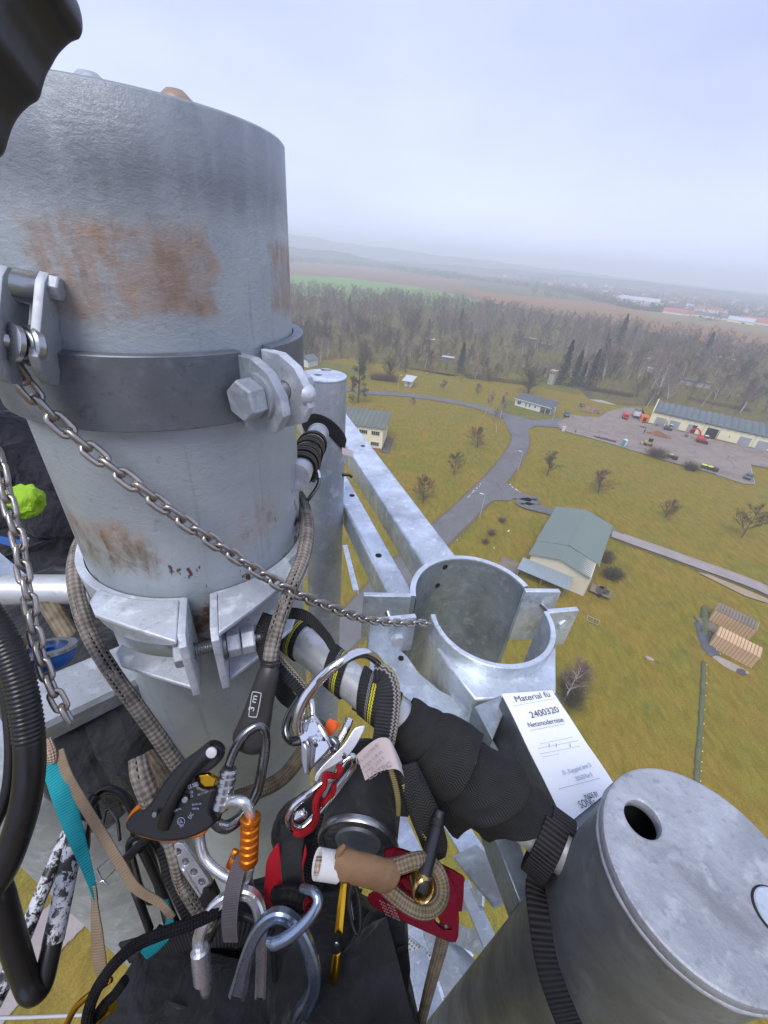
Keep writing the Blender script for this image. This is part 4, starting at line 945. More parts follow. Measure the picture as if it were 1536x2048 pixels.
# excavators
def excavator(name, label, paint, cab, loc, az, boom_az, s=1.0, armcol=None, reach=1):
    t = thing(name, label, 'excavator', V((0, 0, 0))); armcol = armcol or paint
    for s_ in (-1, 1):
        mb = MB(); mb.box((0, s_ * 1.0, .42), (3.4, .55, .8)); part('track', mb, M['tyre'], t, bevel=.2)
    mb = MB(); mb.box((-.5, 0, 1.35), (2.6, 2.3, .9)); part('engine_cover', mb, paint, t, bevel=.15)
    mb = MB(); mb.box((.65, .55, 1.75), (1.4, 1.0, 1.7), taper=(.85, .9)); cb = part('cab', mb, cab, t, bevel=.08); mb = MB(); mb.box((.66, .55, 2.0), (1.46, 1.04, .8), taper=(.9, .92)); part('window', mb, M['glass'], cb)
    def rz(p): return V((p[0] * math.cos(boom_az) - p[1] * math.sin(boom_az), p[0] * math.sin(boom_az) + p[1] * math.cos(boom_az), p[2]))
    mb = MB(); mb.sweep([rz((.9, -.3, 1.3)), rz((2.0, -.3, 3.3)), rz((3.0 * reach, -.3, 3.9)), rz((4.6 * reach, -.3, 3.3))], [(-.17, -.24), (.17, -.24), (.17, .24), (-.17, .24)], nrm=V((0, 0, 1))); part('boom', mb, armcol, t)
    mb = MB(); mb.sweep([rz((4.5 * reach, -.3, 3.6)), rz((5.4 * reach, -.3, 1.2))], [(-.14, -.18), (.14, -.18), (.14, .18), (-.14, .18)], nrm=V((1, 0, 0))); part('dipper', mb, armcol, t)
    mb = MB(); mb.lathe(rz((5.2 * reach, -.3, .75)), [(.15, -.4), (.5, -.4), (.5, .4), (.15, .4)], 10, (V((1, 0, 0)), V((0, 0, -1)), V((0, 1, 0))), 0, 3.6); part('bucket', mb, M['darksteel'], t)
    mb = MB(); mb.cyl(rz((1.5, -.3, 1.4)), rz((2.6, -.3, 3.2)), .08, n=8); part('hydraulic_ram', mb, M['steel'], t)
    t.scale = (s, s, s); t.location = loc; t.rotation_euler.z = az; return t
excavator('excavator', 'white and red excavator with raised red arm in front of the open gateway', M['red'], M['white_p'], at(z9(1030, 478)), -.5, 2.75, 1.0, M['red'])
excavator('mini_excavator', 'small yellow excavator with curved arm by the leftmost workshop shutter', M['grey_car'], M['frame_w'], at(z9(775, 382)), -.6, 2.9, .8, M['dig_yellow'])
t = thing('loader', 'yellow loader partly behind the bare bush at the yard edge', 'loader', V((0, 0, 0)))
mb = MB(); mb.box((0, 0, .95), (2.4, 1.3, .8)); part('body', mb, M['dig_yellow'], t, bevel=.12); mb = MB(); mb.box((.4, 0, 1.9), (1.1, 1.1, 1.2)); cb = part('cab', mb, M['dark'], t, bevel=.06); mb = MB(); mb.box((.4, 0, 2.55), (1.25, 1.25, .1)); part('cab_roof', mb, M['grey_car'], t)
for a in (-.8, .8):
    for s_ in (-1, 1): mb = MB(); mb.cyl((a, s_ * .55, .45), (a, s_ * .85, .45), .45, n=14); part('wheel', mb, M['tyre'], t, smooth=40)
mb = MB(); mb.box((-1.9, 0, .5), (.7, 1.6, .6)); part('bucket', mb, M['rubble'], t)
t.location = at(z9(620, 500)); t.rotation_euler.z = -.3
# small person on the yard
def stick_person(name, label, loc, az=0):
    me = bpy.data.meshes.new(name); bm = bmesh.new()
    J = [(0, 0, .95), (0, 0, 1.2), (0, 0, 1.45), (0, 0, 1.58), (0, .01, 1.72), (.12, 0, .9), (.15, .05, .5), (.16, 0, .06), (-.12, 0, .9), (-.18, -.1, .5), (-.22, -.2, .06), (.2, 0, 1.42), (.28, .05, 1.15), (.25, .2, .95), (-.2, 0, 1.42), (-.28, .0, 1.15), (-.27, .1, .92), (.17, .12, .04), (-.22, -.08, .04)]
    Rr = [.15, .14, .15, .06, .11, .1, .07, .05, .1, .07, .05, .07, .05, .04, .07, .05, .04, .045, .045]
    E_ = [(0, 1), (1, 2), (2, 3), (3, 4), (0, 5), (5, 6), (6, 7), (0, 8), (8, 9), (9, 10), (2, 11), (11, 12), (12, 13), (2, 14), (14, 15), (15, 16), (7, 17), (10, 18)]
    me.from_pydata(J, E_, []); ob = bpy.data.objects.new(name, me); COL.objects.link(ob)
    sm = ob.modifiers.new('skin', 'SKIN')
    for i, r in enumerate(Rr): me.skin_vertices[0].data[i].radius = (r, r)
    me.skin_vertices[0].data[0].use_root = True
    s2 = ob.modifiers.new('sub', 'SUBSURF'); s2.levels = 1; s2.render_levels = 1
    me.materials.append(M['cloth']); ob.location = loc; ob.rotation_euler.z = az; return ob
tag(stick_person('person', 'p', at(z9(592, 412))), 'person in dark clothes walking beside the soil heap', 'person')
# two slatted timber crates
for lb, qs in (('long timber crate with plank sides, farther of the two on the grass', [(1195, 745), (1430, 865), (1480, 800), (1235, 665)]), ('long timber crate with plank sides, nearer of the two, stained end', [(1195, 890), (1445, 1025), (1500, 960), (1240, 808)])):
    pts = [G(*z6(*q)) for q in qs]; A, B = pts[0], pts[1]; t, x, y = building('timber_crate', lb, 'crate', A, B, 'timber crates on the meadow'); f = BF(t, A, x, y); L = (B - A).length * .97; D = 2.5; hh = 2.4
    f.part('core', [((L / 2, D / 2, hh / 2), (L - .1, D - .1, hh - .1))], M['wood_old'])
    r2 = random.Random(len(lb)); n = int(L / .42); mb = MB(); mb2 = MB()
    for i in range(n):
        a = (i + .5) * L / n; w = L / n - .07
        f.box(mb, (a, -.03, hh / 2 + r2.uniform(-.02, .02)), (w, .06, hh)); f.box(mb, (a, D + .03, hh / 2), (w, .06, hh)); f.box(mb2, (a, D / 2, hh + .02 + r2.uniform(0, .02)), (w, D + .2, .06))
    for i in range(9):
        a = (i + .5) * D / 9; f.box(mb, (-.03, a, hh / 2), (.06, D / 9 - .02, hh)); f.box(mb, (L + .03, a, hh / 2), (.06, D / 9 - .02, hh))
    part('side_boards', mb, M['wood'], t); part('lid_boards', mb2, M['wood_old'] if 'farther' in lb else M['wood'], t)
    mb = MB()
    for a in (.2, L / 2, L - .2): f.box(mb, (a, D / 2, .02), (.2, D + .3, .16))
    part('skid', mb, M['wood_old'], t)
# netting hedge row: long low tunnel under green netting
net = gp([z6(1125, 1640), z6(1135, 1500), z6(1150, 1300), z6(1162, 1110), z6(1165, 980), z6(1168, 850), z6(1172, 665)])
net = [net[0] * 2 - net[1], net[0]] + net[1:]
def tunnel(name, label, pts, w, h, mat):
    c = crom([V((p.x, p.y, 0)) for p in pts], 10); mb = MB(); n = 9; r2 = random.Random(5); sc = [(1 + .12 * math.sin(i * 1.3) + r2.uniform(-.05, .05)) for i in range(len(c))]; sc[0] = .3; sc[-1] = .3
    sec = [(w / 2 * math.cos(math.pi * k / (n - 1)), h * math.sin(math.pi * k / (n - 1))) for k in range(n)]
    mb.sweep(c, sec, nrm=V((0, 0, 1)), scale=[(k, k) for k in sc]); t = thing(name, label, 'netting', c[0]); part('cover', mb, mat, t, smooth=60, disp=(.25, .5))
    mb2 = MB()
    for i in range(4, len(c), 4):
        o = c[i] + V((.2, 0, h * sc[i])); mb2.box(o + V((w * .42, 0, -h * .5)), (.1, .1, .12))
    if mb2.v: part('clip', mb2, M['white_p'], t)
    return t
tunnel('netting_row', 'long narrow strip of dark green netting crossing the meadow', net[:6], .6, .3, M['net'])
tunnel('netting_row', 'pointed dark green netting tent next to the timber crates', net[-2:], 1.2, .6, M['net'])
tunnel('tarpaulin', 'crumpled grey tarpaulin lying between netting and near crate', gp([z6(1150, 760), z6(1190, 900), z6(1240, 960)]), 2.0, .35, M['roof_dark'])
heap('rubble_heap', 'straw coloured rubble heap beside the near timber crate', 'rubble', z6(1310, 1000), 2.6, .9, .5, M['rubble'], 12, -.7)
heap('debris_heap', 'dark debris heap at the end of the near timber crate', 'debris', z6(1375, 1040), 1.0, .7, .4, M['debris'], 13)
t = thing('pallet_stack', 'grey timber pallets lying between netting and crates', 'pallets', at(z6(1180, 790), 0)); L0 = wloc(t); mb = MB()
for k in range(9): mb.box(L0 + V((.5, k * .3 - 1.2, .2 + .05 * (k % 3))), (3.2, .2, .12), (V((.8, -.6, 0)), V((.6, .8, 0)), V((0, 0, 1))))
part('boards', mb, M['wood_old'], t)
# scrap around the barn
t = thing('scrap_trailer', 'dark flat trailer loaded with scrap beside the barn corner', 'trailer', at(z6(570, 595), 0)); L0 = wloc(t); ax = (V((.86, -.5, 0)), V((.5, .86, 0)), V((0, 0, 1)))
mb = MB(); mb.box(L0 + V((0, 0, .6)), (3.4, 2.2, .2), ax); part('bed', mb, M['wood_old'], t)
mb = MB(); r2 = random.Random(3)
for k in range(14): mb.box(L0 + V((r2.uniform(-1.2, 1.2), r2.uniform(-.8, .8), .8)), (r2.uniform(.3, .9), r2.uniform(.2, .6), .25), ax)
tag(part('load', mb, M['debris'], t), kind='stuff')
for s_ in (-1, 1): mb = MB(); mb.cyl(L0 + ax[1] * s_ * 1.0 + V((0, 0, .4)), L0 + ax[1] * s_ * 1.2 + V((0, 0, .4)), .38, n=12); part('wheel', mb, M['tyre'], t)
t = thing('timber_platform', 'weathered timber platform on the grass left of the barn', 'platform', at(z6(55, 440), 0)); L0 = wloc(t); mb = MB()
for k in range(12): mb.box(L0 + ax[1] * (k * .28 - 1.5) + V((0, 0, .35)), (4.0, .24, .1), ax)
part('boards', mb, M['wood_old'], t); mb = MB(); mb.box(L0 + V((0, 0, .15)), (3.6, 3.0, .3), ax); part('base', mb, M['debris'], t)
t = thing('metal_bed_frame', 'rusty rectangular metal frame lying on the grass below the barn', 'frame', at(z6(530, 755), 0)); L0 = wloc(t); mb = MB()
for a, b, c_, d_ in ((0, -.6, 1.8, .08), (0, .6, 1.8, .08), (-.9, 0, .08, 1.2), (.9, 0, .08, 1.2), (0, 0, .06, 1.2)): mb.box(L0 + ax[0] * a + ax[1] * b + V((0, 0, .25)), (c_, d_, .08), ax)
part('frame', mb, M['rubble'], t)
t = thing('plastic_sheet', 'pale and green crumpled sheet lying alone on the grass', 'sheet', at(z6(890, 985), 0)); L0 = wloc(t)
for k, (mt, o) in enumerate((('rubble', (-.6, .5)), ('verge', (.5, -.3)))):
    mb = MB(); mb.lathe(L0 + V((o[0], o[1], 0)), [(0.001, .12), (.25, .14), (.55, .03), (.6, 0), (0.001, 0)], 9, (V((.9, -.5, 0)), V((.3, .5, 0)), V((0, 0, 1)))); part('fold', mb, M[mt], t)
# white boundary stones along the road
r2 = random.Random(21); mb = MB(); mb.lathe((0, 0, 0), [(0.001, .16), (.1, .14), (.16, .05), (.15, -.02), (.001, -.02)], 7); st0 = tag(part('white_stone', mb, M['white_p'], origin=(0, 0, 0), smooth=60), 'small white painted stone on the road verge', 'stone', 'white stones along the road verges')
sts = [z5(1125 + k * 9, 985 - k * 9) for k in range(10)] + [z5(1400 + k * 11, 905 + k * 8) for k in range(12)] + [z5(1390, 1210), z5(1290, 1325), z5(1045, 1275), z6(48, 236), z4(205, 1053)]
for i, q in enumerate(sts):
    c = st0 if i == 0 else st0.copy()
    if i: COL.objects.link(c)
    o = at((q[0] + r2.uniform(-1.5, 1.5), q[1] + r2.uniform(-1.5, 1.5)), .02); c.location = o; k = r2.uniform(.7, 1.3); c.scale = (k, k, k); c.rotation_euler.z = r2.uniform(0, 6)
# lamp posts
def lamp(label, px, h, az, curved=True):
    o = at(px, 0); t = thing('street_lamp', label, 'street lamp', o, 'street lamps along the road'); d = V((math.cos(az), math.sin(az), 0)); mb = MB()
    mb.tube([o, o + V((0, 0, h * .6)), o + V((0, 0, h))], [.09, .07, .05], 8); part('pole', mb, M['pole_grey'], t, smooth=60)
    mb = MB(); mb.tube([o + V((0, 0, h)), o + V((0, 0, h + .1)) + d * .5], .04, 6); part('arm', mb, M['pole_grey'], t); mb = MB(); mb.box(o + V((0, 0, h + .1)) + d * .8, (.8, .3, .16), (d, V((-d.y, d.x, 0)), V((0, 0, 1)))); part('lamp_head', mb, M['white_p'], t, bevel=.05)
lamp('grey street lamp by the road fork near the white stones', z5(1200, 1115), 5.6, 2.8); lamp('grey street lamp on the outer side of the road bend', z5(1455, 805), 5.4, 2.6)
lamp('thin lamp post standing behind the curving road near the hut', z5(655, 268), 5.8, .5); lamp('thin lamp post at the yard entrance beside the bungalow', z4(300, 1035), 4.6, 2.0)
t = thing('utility_pole', 'leaning bare pole between workshop and shed', 'pole', at(z4(1155, 955), 0)); L0 = wloc(t); mb = MB(); mb.cyl(L0, L0 + V((1.2, 0, 7)), .11, .07, 8); part('shaft', mb, M['birch_bark'], t, smooth=50); mb = MB(); mb.cyl(L0, L0 + V((0, 0, .3)), .2, .15, 8); part('foot', mb, M['concrete'], t)
# mesh fence beside container
t = thing('mesh_fence', 'grey wire fence section behind the truck and container', 'fence', at(z9(580, 215), 0)); a0, a1 = at(z9(545, 330), 0), at(z9(585, 215), 0)
mb = MB(); d = (a1 - a0)
for k in range(15): mb.cyl(a0 + d * k / 14, a0 + d * k / 14 + V((0, 0, 1.5)), .015, n=4)
for z in (.1, .6, 1.1, 1.5): mb.cyl(a0 + V((0, 0, z)), a1 + V((0, 0, z)), .015, n=4)
part('mesh', mb, M['darksteel'], t)
for k in (0, .5, 1): mb = MB(); mb.cyl(a0 + d * k, a0 + d * k + V((0, 0, 1.8)), .05, n=6); part('post', mb, M['pole_grey'], t)
# ================================================================ TREES
def ribn(mb, a, b, w, r, mi=0):
    d = (b - a); L = d.length
    if L < 1e-5: return
    d /= L; s = d.cross(V((r.gauss(0, 1), r.gauss(0, 1), r.gauss(0, 1))))
    if s.length < 1e-4: return
    s = s.normalized() * w / 2
    mb.add([a - s, a + s, b + s * .3, b - s * .3], [(0, 1, 2, 3)], mi=mi)
def bare(seed, h, spread=.35, up=.55, nl=9, twigs=1400, tw=.030, lean=0, multi=1, trunk_r=None, tl=.9, start=.28, fine=1.0, droop=0):
    """returns (trunk builder, crown builder)"""
    r = random.Random(seed); T, C = MB(), MB(); tr = trunk_r or h * .018; tips = []
    for mstem in range(multi):
        a0 = r.uniform(0, 6.28); ln = lean + (.16 if multi > 1 else 0)
        pts = [V((0, 0, -.2))]; hh = h * (1 if mstem == 0 else r.uniform(.7, .95)); n = 7; p = V((0, 0, -.2)); dx, dy = ln * math.cos(a0), ln * math.sin(a0)
        for i in range(n): p = p + V((dx + r.gauss(0, .05), dy + r.gauss(0, .05), 1)) * hh * .9 / n; pts.append(p.copy())
        T.tube(pts, [tr * (1 - .85 * i / n) for i in range(n + 1)], 6)
        for k in range(nl):
            q = start + (1 - start) * (k + r.random()) / nl; i = min(int(q * n), n - 1); b = pts[i].lerp(pts[i + 1], q * n - i) if i < n else pts[-1]
            az = r.uniform(0, 6.28); L = h * spread * (1.15 - q * .8) * r.uniform(.7, 1.2); d = V((math.cos(az), math.sin(az), up * r.uniform(.6, 1.6))).normalized()
            lp = [b]
            for j in range(4): d = (d + V((r.gauss(0, .16), r.gauss(0, .16), .10 - droop * j * .12))).normalized(); lp.append(lp[-1] + d * L / 4)
            T.tube(lp, [tr * .38 * (1 - .8 * j / 4) * (1.1 - q * .5) for j in range(5)], 4)
            for j in range(1, 5):
                for s_ in range(2 if j < 4 else 3):
                    d2 = (d + V((r.gauss(0, .6), r.gauss(0, .6), r.gauss(.15 - droop, .4)))).normalized(); e = lp[j] + d2 * L * r.uniform(.25, .5)
                    ribn(C, lp[j], e, tr * .30 + .01, r); tips.append((lp[j], e, d2))
        tips.append((pts[-2], pts[-1] + V((0, 0, h * .1)), V((0, 0, 1))))
    for k in range(int(twigs)):
        a, b, d = tips[r.randrange(len(tips))]; p = a.lerp(b, r.random() ** .7)
        d2 = (d * .8 + V((r.gauss(0, .55), r.gauss(0, .55), r.gauss(.12 - droop, .45)))).normalized(); ribn(C, p, p + d2 * tl * r.uniform(.4, 1.2), tw * r.uniform(.6, 1.3), r)
    return T, C
def conifer(seed, h, rad, mat, flat=0, tiers=None, dens=1.0, gap=.0):
    r = random.Random(seed); T, C = MB(), MB(); T.tube([V((0, 0, -.2)), V((0, 0, h * .5)), V((0, 0, h))], [h * .022, h * .014, h * .003], 6)
    n = int(420 * dens * 4)
    for k in range(n):
        q = r.random() ** .8; z = h * (.06 + .94 * q); R_ = rad * (1 - q) ** .8 * (.75 + .25 * math.sin(q * 31 + seed)) + .12
        az = r.uniform(0, 6.28); R_ *= .75 + .25 * math.sin(az * 5 + z * 1.3 + seed); rr = R_ * r.uniform(.35, 1.0); c = V((rr * math.cos(az), rr * math.sin(az), z - rr * .25))
        o = V((math.cos(az), math.sin(az), -.35 + r.gauss(0, .25))).normalized(); s = o.cross(V((0, 0, 1))).normalized() * r.uniform(.10, .24); L = r.uniform(.3, .7)
        C.add([c - s, c + s, c + o * L + s * .2, c + o * L - s * .2], [(0, 1, 2, 3)]); 
        if r.random() < .3: C.add([c - V((0, 0, .15)), c + o * L, c + V((0, 0, .2))], [(0, 1, 2)])
    return T, C
def pine(seed, h, rad):
    r = random.Random(seed); T, C = MB(), MB(); T.tube([V((0, 0, -.2)), V((.2, 0, h * .5)), V((0, .2, h * .95))], [h * .022, h * .016, h * .006], 7)
    for k in range(34):
        q = r.uniform(.12, 1); az = r.uniform(0, 6.28); R_ = rad * (1.05 - q * .75) * r.uniform(.5, 1); c = V((R_ * math.cos(az), R_ * math.sin(az), h * q)); T.tube([V((0, 0, h * q * .9)), c], [.07, .02], 4); cr = r.uniform(.7, 1.3)
        for j in range(60):
            o = V((r.gauss(0, 1), r.gauss(0, 1), r.gauss(0, .7))); o = o.normalized() * cr * r.uniform(.3, 1); p = c + o; d = V((r.gauss(0, 1), r.gauss(0, 1), r.gauss(.3, .6))).normalized(); s = d.orthogonal().normalized() * .13
            C.add([p - s, p + s, p + d * .4 + s * .3, p + d * .4 - s * .3], [(0, 1, 2, 3)])
    return T, C
def tree_thing(name, label, cat, TC, mats, group=None):
    t = thing(name, label, cat, V((0, 0, 0)), group); part('trunk', TC[0], mats[0], t, smooth=60); part('crown', TC[1], mats[1], t); return t
def tree_one(name, label, cat, TC, mats, group=None):
    mb = MB(); mb.v = list(TC[0].v); mb.f = list(TC[0].f); mb.uv = list(TC[0].uv); mb.m = [0] * len(mb.f)
    mb.add([V(v) for v in TC[1].v], TC[1].f, TC[1].uv, 1)
    return tag(part(name, mb, mats, origin=(0, 0, 0)), label, cat, group)
BK, TWG = M['bark'], M['twig']
used = set()
def place(proto, loc, s=1.0, rz=0, label=None, tilt=None, sz=None):
    c = proto if proto.name not in used else copy_tree(proto)
    used.add(proto.name); c.location = loc; c.rotation_euler = (tilt[0] if tilt else 0, tilt[1] if tilt else 0, rz); c.scale = (s, s, sz or s)
    if label: c['label'] = label
    return c
# --- meadow saplings, each singled out
r = random.Random(2)
sap = tree_thing('bare_sapling', 's', 'tree', bare(1, 6.2, .46, .7, 14, 2200, .03, tl=.7, start=.15), (BK, M['twig_olive']), 'bare young trees on the meadow')
sap2 = tree_thing('bare_sapling', 's', 'tree', bare(5, 5.6, .5, .5, 14, 2400, .03, tl=.65, start=.12, multi=2), (BK, M['twig_red']), 'bare young trees on the meadow')
SP = [((1196, 985), 1.15, 'bare sapling on the meadow halfway between side road and the yard'), ((1093, 952), 1.1, 'bare sapling inside the angle of the road fork'), ((1330, 1035), .9, 'bare sapling just above the side path right of the barn'), ((1482, 1075), 1.3, 'large bare sapling above the side path near the right edge'), ((955, 895), 1.15, 'bare sapling near the inner road bend with reddish grass around it'), ((907, 950), 1.0, 'bare sapling leaning in the middle of the round meadow'), ((846, 1005), 1.15, 'bare sapling low on the round meadow above the steel beam'), ((886, 783), .75, 'tiny bare sapling between the hut and the bungalow'), ((955, 788), .75, 'tiny bare sapling left of the leaning birches'), ((825, 812), .5, 'tiny bare sapling just below the curving road'), ((1255, 900), .0, ''), ((1175, 1100), .0, '')]
for i, (q, s, lb) in enumerate(SP):
    if s: place(sap if i % 2 else sap2, at(q, .02), s, r.uniform(0, 6), lb)
# shrubs
def shrub(name, label, px, w, h, mat, seed, n=900, tw=.03, az=0, l=1, group=None):
    r2 = random.Random(seed); mb = MB(); o = at(px, .0); t = thing(name, label, 'bush', o, group); ax = V((math.cos(az), math.sin(az), 0)); ay = V((-ax.y, ax.x, 0))
    for k in range(int(n * .7)):
        b = o + ax * r2.uniform(-.5, .5) * l * .8 + ay * r2.gauss(0, .16) * w; d = V((r2.gauss(0, .8), r2.gauss(0, .8), 1)).normalized(); L = h * r2.uniform(.5, 1.05); m_ = b + d * L * .5 + V((0, 0, 0)); e = m_ + (d + V((r2.gauss(0, .4), r2.gauss(0, .4), r2.gauss(0, .3)))).normalized() * L * .5
        if k % 4 == 0: ribn(mb, b, m_, tw * 1.5, r2)
        ribn(mb, m_, e, tw, r2)
    part('branches', mb, mat, t); mb2 = MB()
    for k in range(max(3, int(l))): bb = o + ax * (k / max(3, int(l)) - .5) * l * .8; mb2.tube([bb - V((0, 0, .1)), bb + V((r2.gauss(0, .2), r2.gauss(0, .2), h * .5))], [.06, .02], 5)
    part('stem', mb2, BK, t); return t
shrub('bare_bush', 'dense bare bush at the yard edge hiding the loader', z9(690, 585), 3.5, 4.2, TWG, 1, 1900, .035, -.5, 5)
shrub('bare_bush', 'olive bare bush between the two groups of bins', z9(945, 680), 3, 3.0, M['twig_olive'], 2, 1500, .04, -.5, 3)
shrub('russet_shrub', 'small round russet shrub, upper of three below the road fork', z5(1345, 1150), 1.5, 1.5, M['twig_red'], 3, 500, .03)
shrub('russet_shrub', 'small round russet shrub, middle of three below the road fork', z5(1275, 1235), 1.6, 1.6, M['twig_red'], 4, 600, .03)
shrub('russet_shrub', 'small round russet shrub, lowest of three below the road fork', z5(1235, 1290), 1.4, 1.4, M['twig_red'], 5, 500, .03)
shrub('bare_bush', 'low dark bush at the back right corner of the barn', z6(640, 500), 3, 2.4, M['twig_olive'], 6, 1500, .05, .6, 3)
shrub('bare_bush', 'dark scrubby bush hugging the side wall of the barn', z6(610, 400), 2, 2.0, TWG, 7, 900, .05, 1.0, 4)
shrub('bare_hedge', 'long dark bare hedge in front of the woodland left of the bungalow', (1000, 764), 2.6, 3.0, M['twig_olive'], 8, 3000, .06, -.15, 42)
shrub('bare_hedge', 'dark red brown thicket in front of the conifers by the bungalow', z4(620, 880), 4.0, 2.6, TWG, 9, 3000, .06, -.35, 26)
shrub('bare_bush', 'brown bramble thicket left of the hut', z3(600, 1060), 4, 4.0, M['twig_red'], 10, 3000, .06, -.1, 14)
shrub('bare_bush', 'brown bush hanging at the near side of the timber clearing behind workshop', z4(1250, 950), 4, 2.2, M['twig_red'], 11, 2200, .06, -.5, 30)
shrub('leafless_vine', 'tangled dark shrub beside the ring clamp over the meadow', (1140, 1390), 2.2, 2.6, M['twig_olive'], 12, 2400, .045, 1.2, 5)
shrub('leafless_vine', 'reddish brown shrub mass right of the tangled dark one', (1165, 1350), 1.2, 1.6, M['twig_red'], 13, 900, .04, 1.2, 3)
bw = tree_thing('bare_birch', 'pale leafless birch rising beside the ring clamp lug', 'tree', bare(33, 7.5, .38, .8, 12, 900, .035, tl=.8, start=.3), (M['birch_bark'], M['birch_twig']))
place(bw, at((1128, 1400), .0), 1.0, 1.0); used.discard('x')
# birches in front of the woodland
BG = 'white trunked birches'
bi1 = tree_thing('birch', 'b', 'tree', bare(11, 12, .22, 1.3, 13, 2200, .035, tl=1.2, start=.3, trunk_r=.16), (M['birch_bark'], M['birch_twig']), BG)
bi2 = tree_thing('birch', 'b', 'tree', bare(12, 12, .26, 1.1, 14, 2200, .035, tl=1.1, start=.25, trunk_r=.15, multi=2), (M['birch_bark'], M['birch_twig']), BG)
bi3 = tree_thing('birch', 'b', 'tree', bare(17, 11, .30, 1.2, 12, 1200, .035, lean=.22, tl=.9, start=.3, trunk_r=.14), (M['birch_bark'], M['birch_twig']), BG)
for q, pr, s, lb in [(z3(862, 990), bi1, 1.25, 'white birch standing alone in front of the pale shed'), (z3(1145, 1005), bi1, 1.2, 'white birch immediately right of the dark green pine'), (z3(690, 1000), bi2, 1.1, 'slender birch above the hut with brown thicket at its foot'), (z3(1240, 1290), bi3, .85, 'bent birch left of the pair at the road bend'), (z3(1345, 1300), bi2, .75, 'white birch right of the pair at the road bend'),
                     (z3(1320, 1395), bi3, .7, 'third pale birch just below the road bend'), (z4(590, 800), bi2, 1.5, 'big pinkish birch in front of the tall conifers'), (z4(730, 800), bi1, 1.2, 'leaning white birch among bare trees left of the shed'), (z4(660, 780), bi3, 1.1, 'thin leaning birch between the big birch and the shed'), (z4(885, 770), bi3, 1.1, 'pale forked birch near the little white box shed'), (z4(1160, 770), bi1, 1.35, 'tall birch right behind the long weathered shed'),
                     (z4(1050, 780), bi3, 1.1, 'leaning birch over the long weathered shed roof'), (z4(1230, 775), bi2, 1.1, 'birch clump right of the long weathered shed'), (z4(430, 700), bi2, 1.2, 'whitish birch pair above the dark conifer'), (z4(380, 720), bi1, 1.0, 'birch half hidden left of the dark conifer row'), (z4(215, 640), bi3, 1.0, 'pale birch by the allotment huts'), (z4(1375, 990), bi2, 1.25, 'large pale birch behind the workshop roof near the right edge'), (z4(840, 960), bi3, .8, 'thin birch just left of the workshop gable')]:
    place(pr, at(q, .0), s, r.uniform(0, 6), lb)
# conifers
co1 = tree_thing('conifer', 'c', 'tree', conifer(1, 17, 4.2, None, dens=1.3), (BK, M['needle'])); co2 = tree_thing('conifer', 'c', 'tree', conifer(4, 14, 4.0, None, dens=1.3), (BK, M['needle_blue']))
pn = tree_thing('pine', 'tall olive green pine right of the slim post behind the yellow house', 'tree', pine(3, 15, 4.2), (BK, M['needle2']))
o = at((712, 880), 0); place(pn, G(716, 806), 1.0, 0)
pn2 = tree_thing('pine', 'broad dark pine grove tree at the right edge beyond the workshop', 'tree', pine(8, 12, 5.0), (BK, M['needle_blue']))
place(pn2, at((1530, 790), .0), 1.5, 0)
for q, pr, s, lb in [(z4(345, 830), co1, 1.2, 'tall dark conifer next to the transformer tower'), (z4(410, 845), co1, 1.0, 'dark conifer, second from the transformer tower'), (z4(500, 850), co1, 1.05, 'wide dark conifer in the middle of the conifer row'), (z4(455, 835), co2, .8, 'short bluish conifer inside the conifer row'), (z4(560, 780), co1, 1.1, 'dark conifer behind the big pinkish birch'), (z4(660, 640), co1, 1.45, 'towering dark conifer standing above the woodland'), (z4(740, 620), co1, .9, 'dark conifer right of the towering one'),
                     (z4(1150, 700), co2, 1.4, 'broad blue green conifer deep in the woodland on the right'), (z3(1085, 1010), co2, 1.0, 'dark green conifer between the two white birches'), (z4(270, 540), co1, .9, 'dark conifer at the far side of the woodland'), (z3(1085, 740), co1, .9, 'dark conifer inside the middle woodland'), (z3(970, 690), co1, .8, 'small dark conifer at the back of the woodland left part'), (z4(590, 645), co2, .9, 'bluish conifer left of the towering one'), (z3(380, 640), co1, .9, 'dark conifer near the green field')]:
    place(pr, at(q, .0), s, r.uniform(0, 6), lb)
oak = tree_thing('bare_tree', 'wide dark bare tree directly behind the bungalow', 'tree', bare(21, 11, .55, .45, 18, 3600, .04, tl=1.1, start=.15, multi=3, trunk_r=.26), (M['bark'], M['twig_olive']))
place(oak, at(z4(160, 885), 0), 1.1, 0)
ok2 = copy_tree(oak); ok2['label'] = 'brown orange bare tree left of the hut'; ok2.location = at(z3(470, 1000), 0); ok2.scale = (.8, .8, .9)
ok3 = copy_tree(oak); ok3['label'] = 'wide bare tree directly above the hut'; ok3.location = at(z3(640, 1050), 0); ok3.scale = (.8, .8, .85)
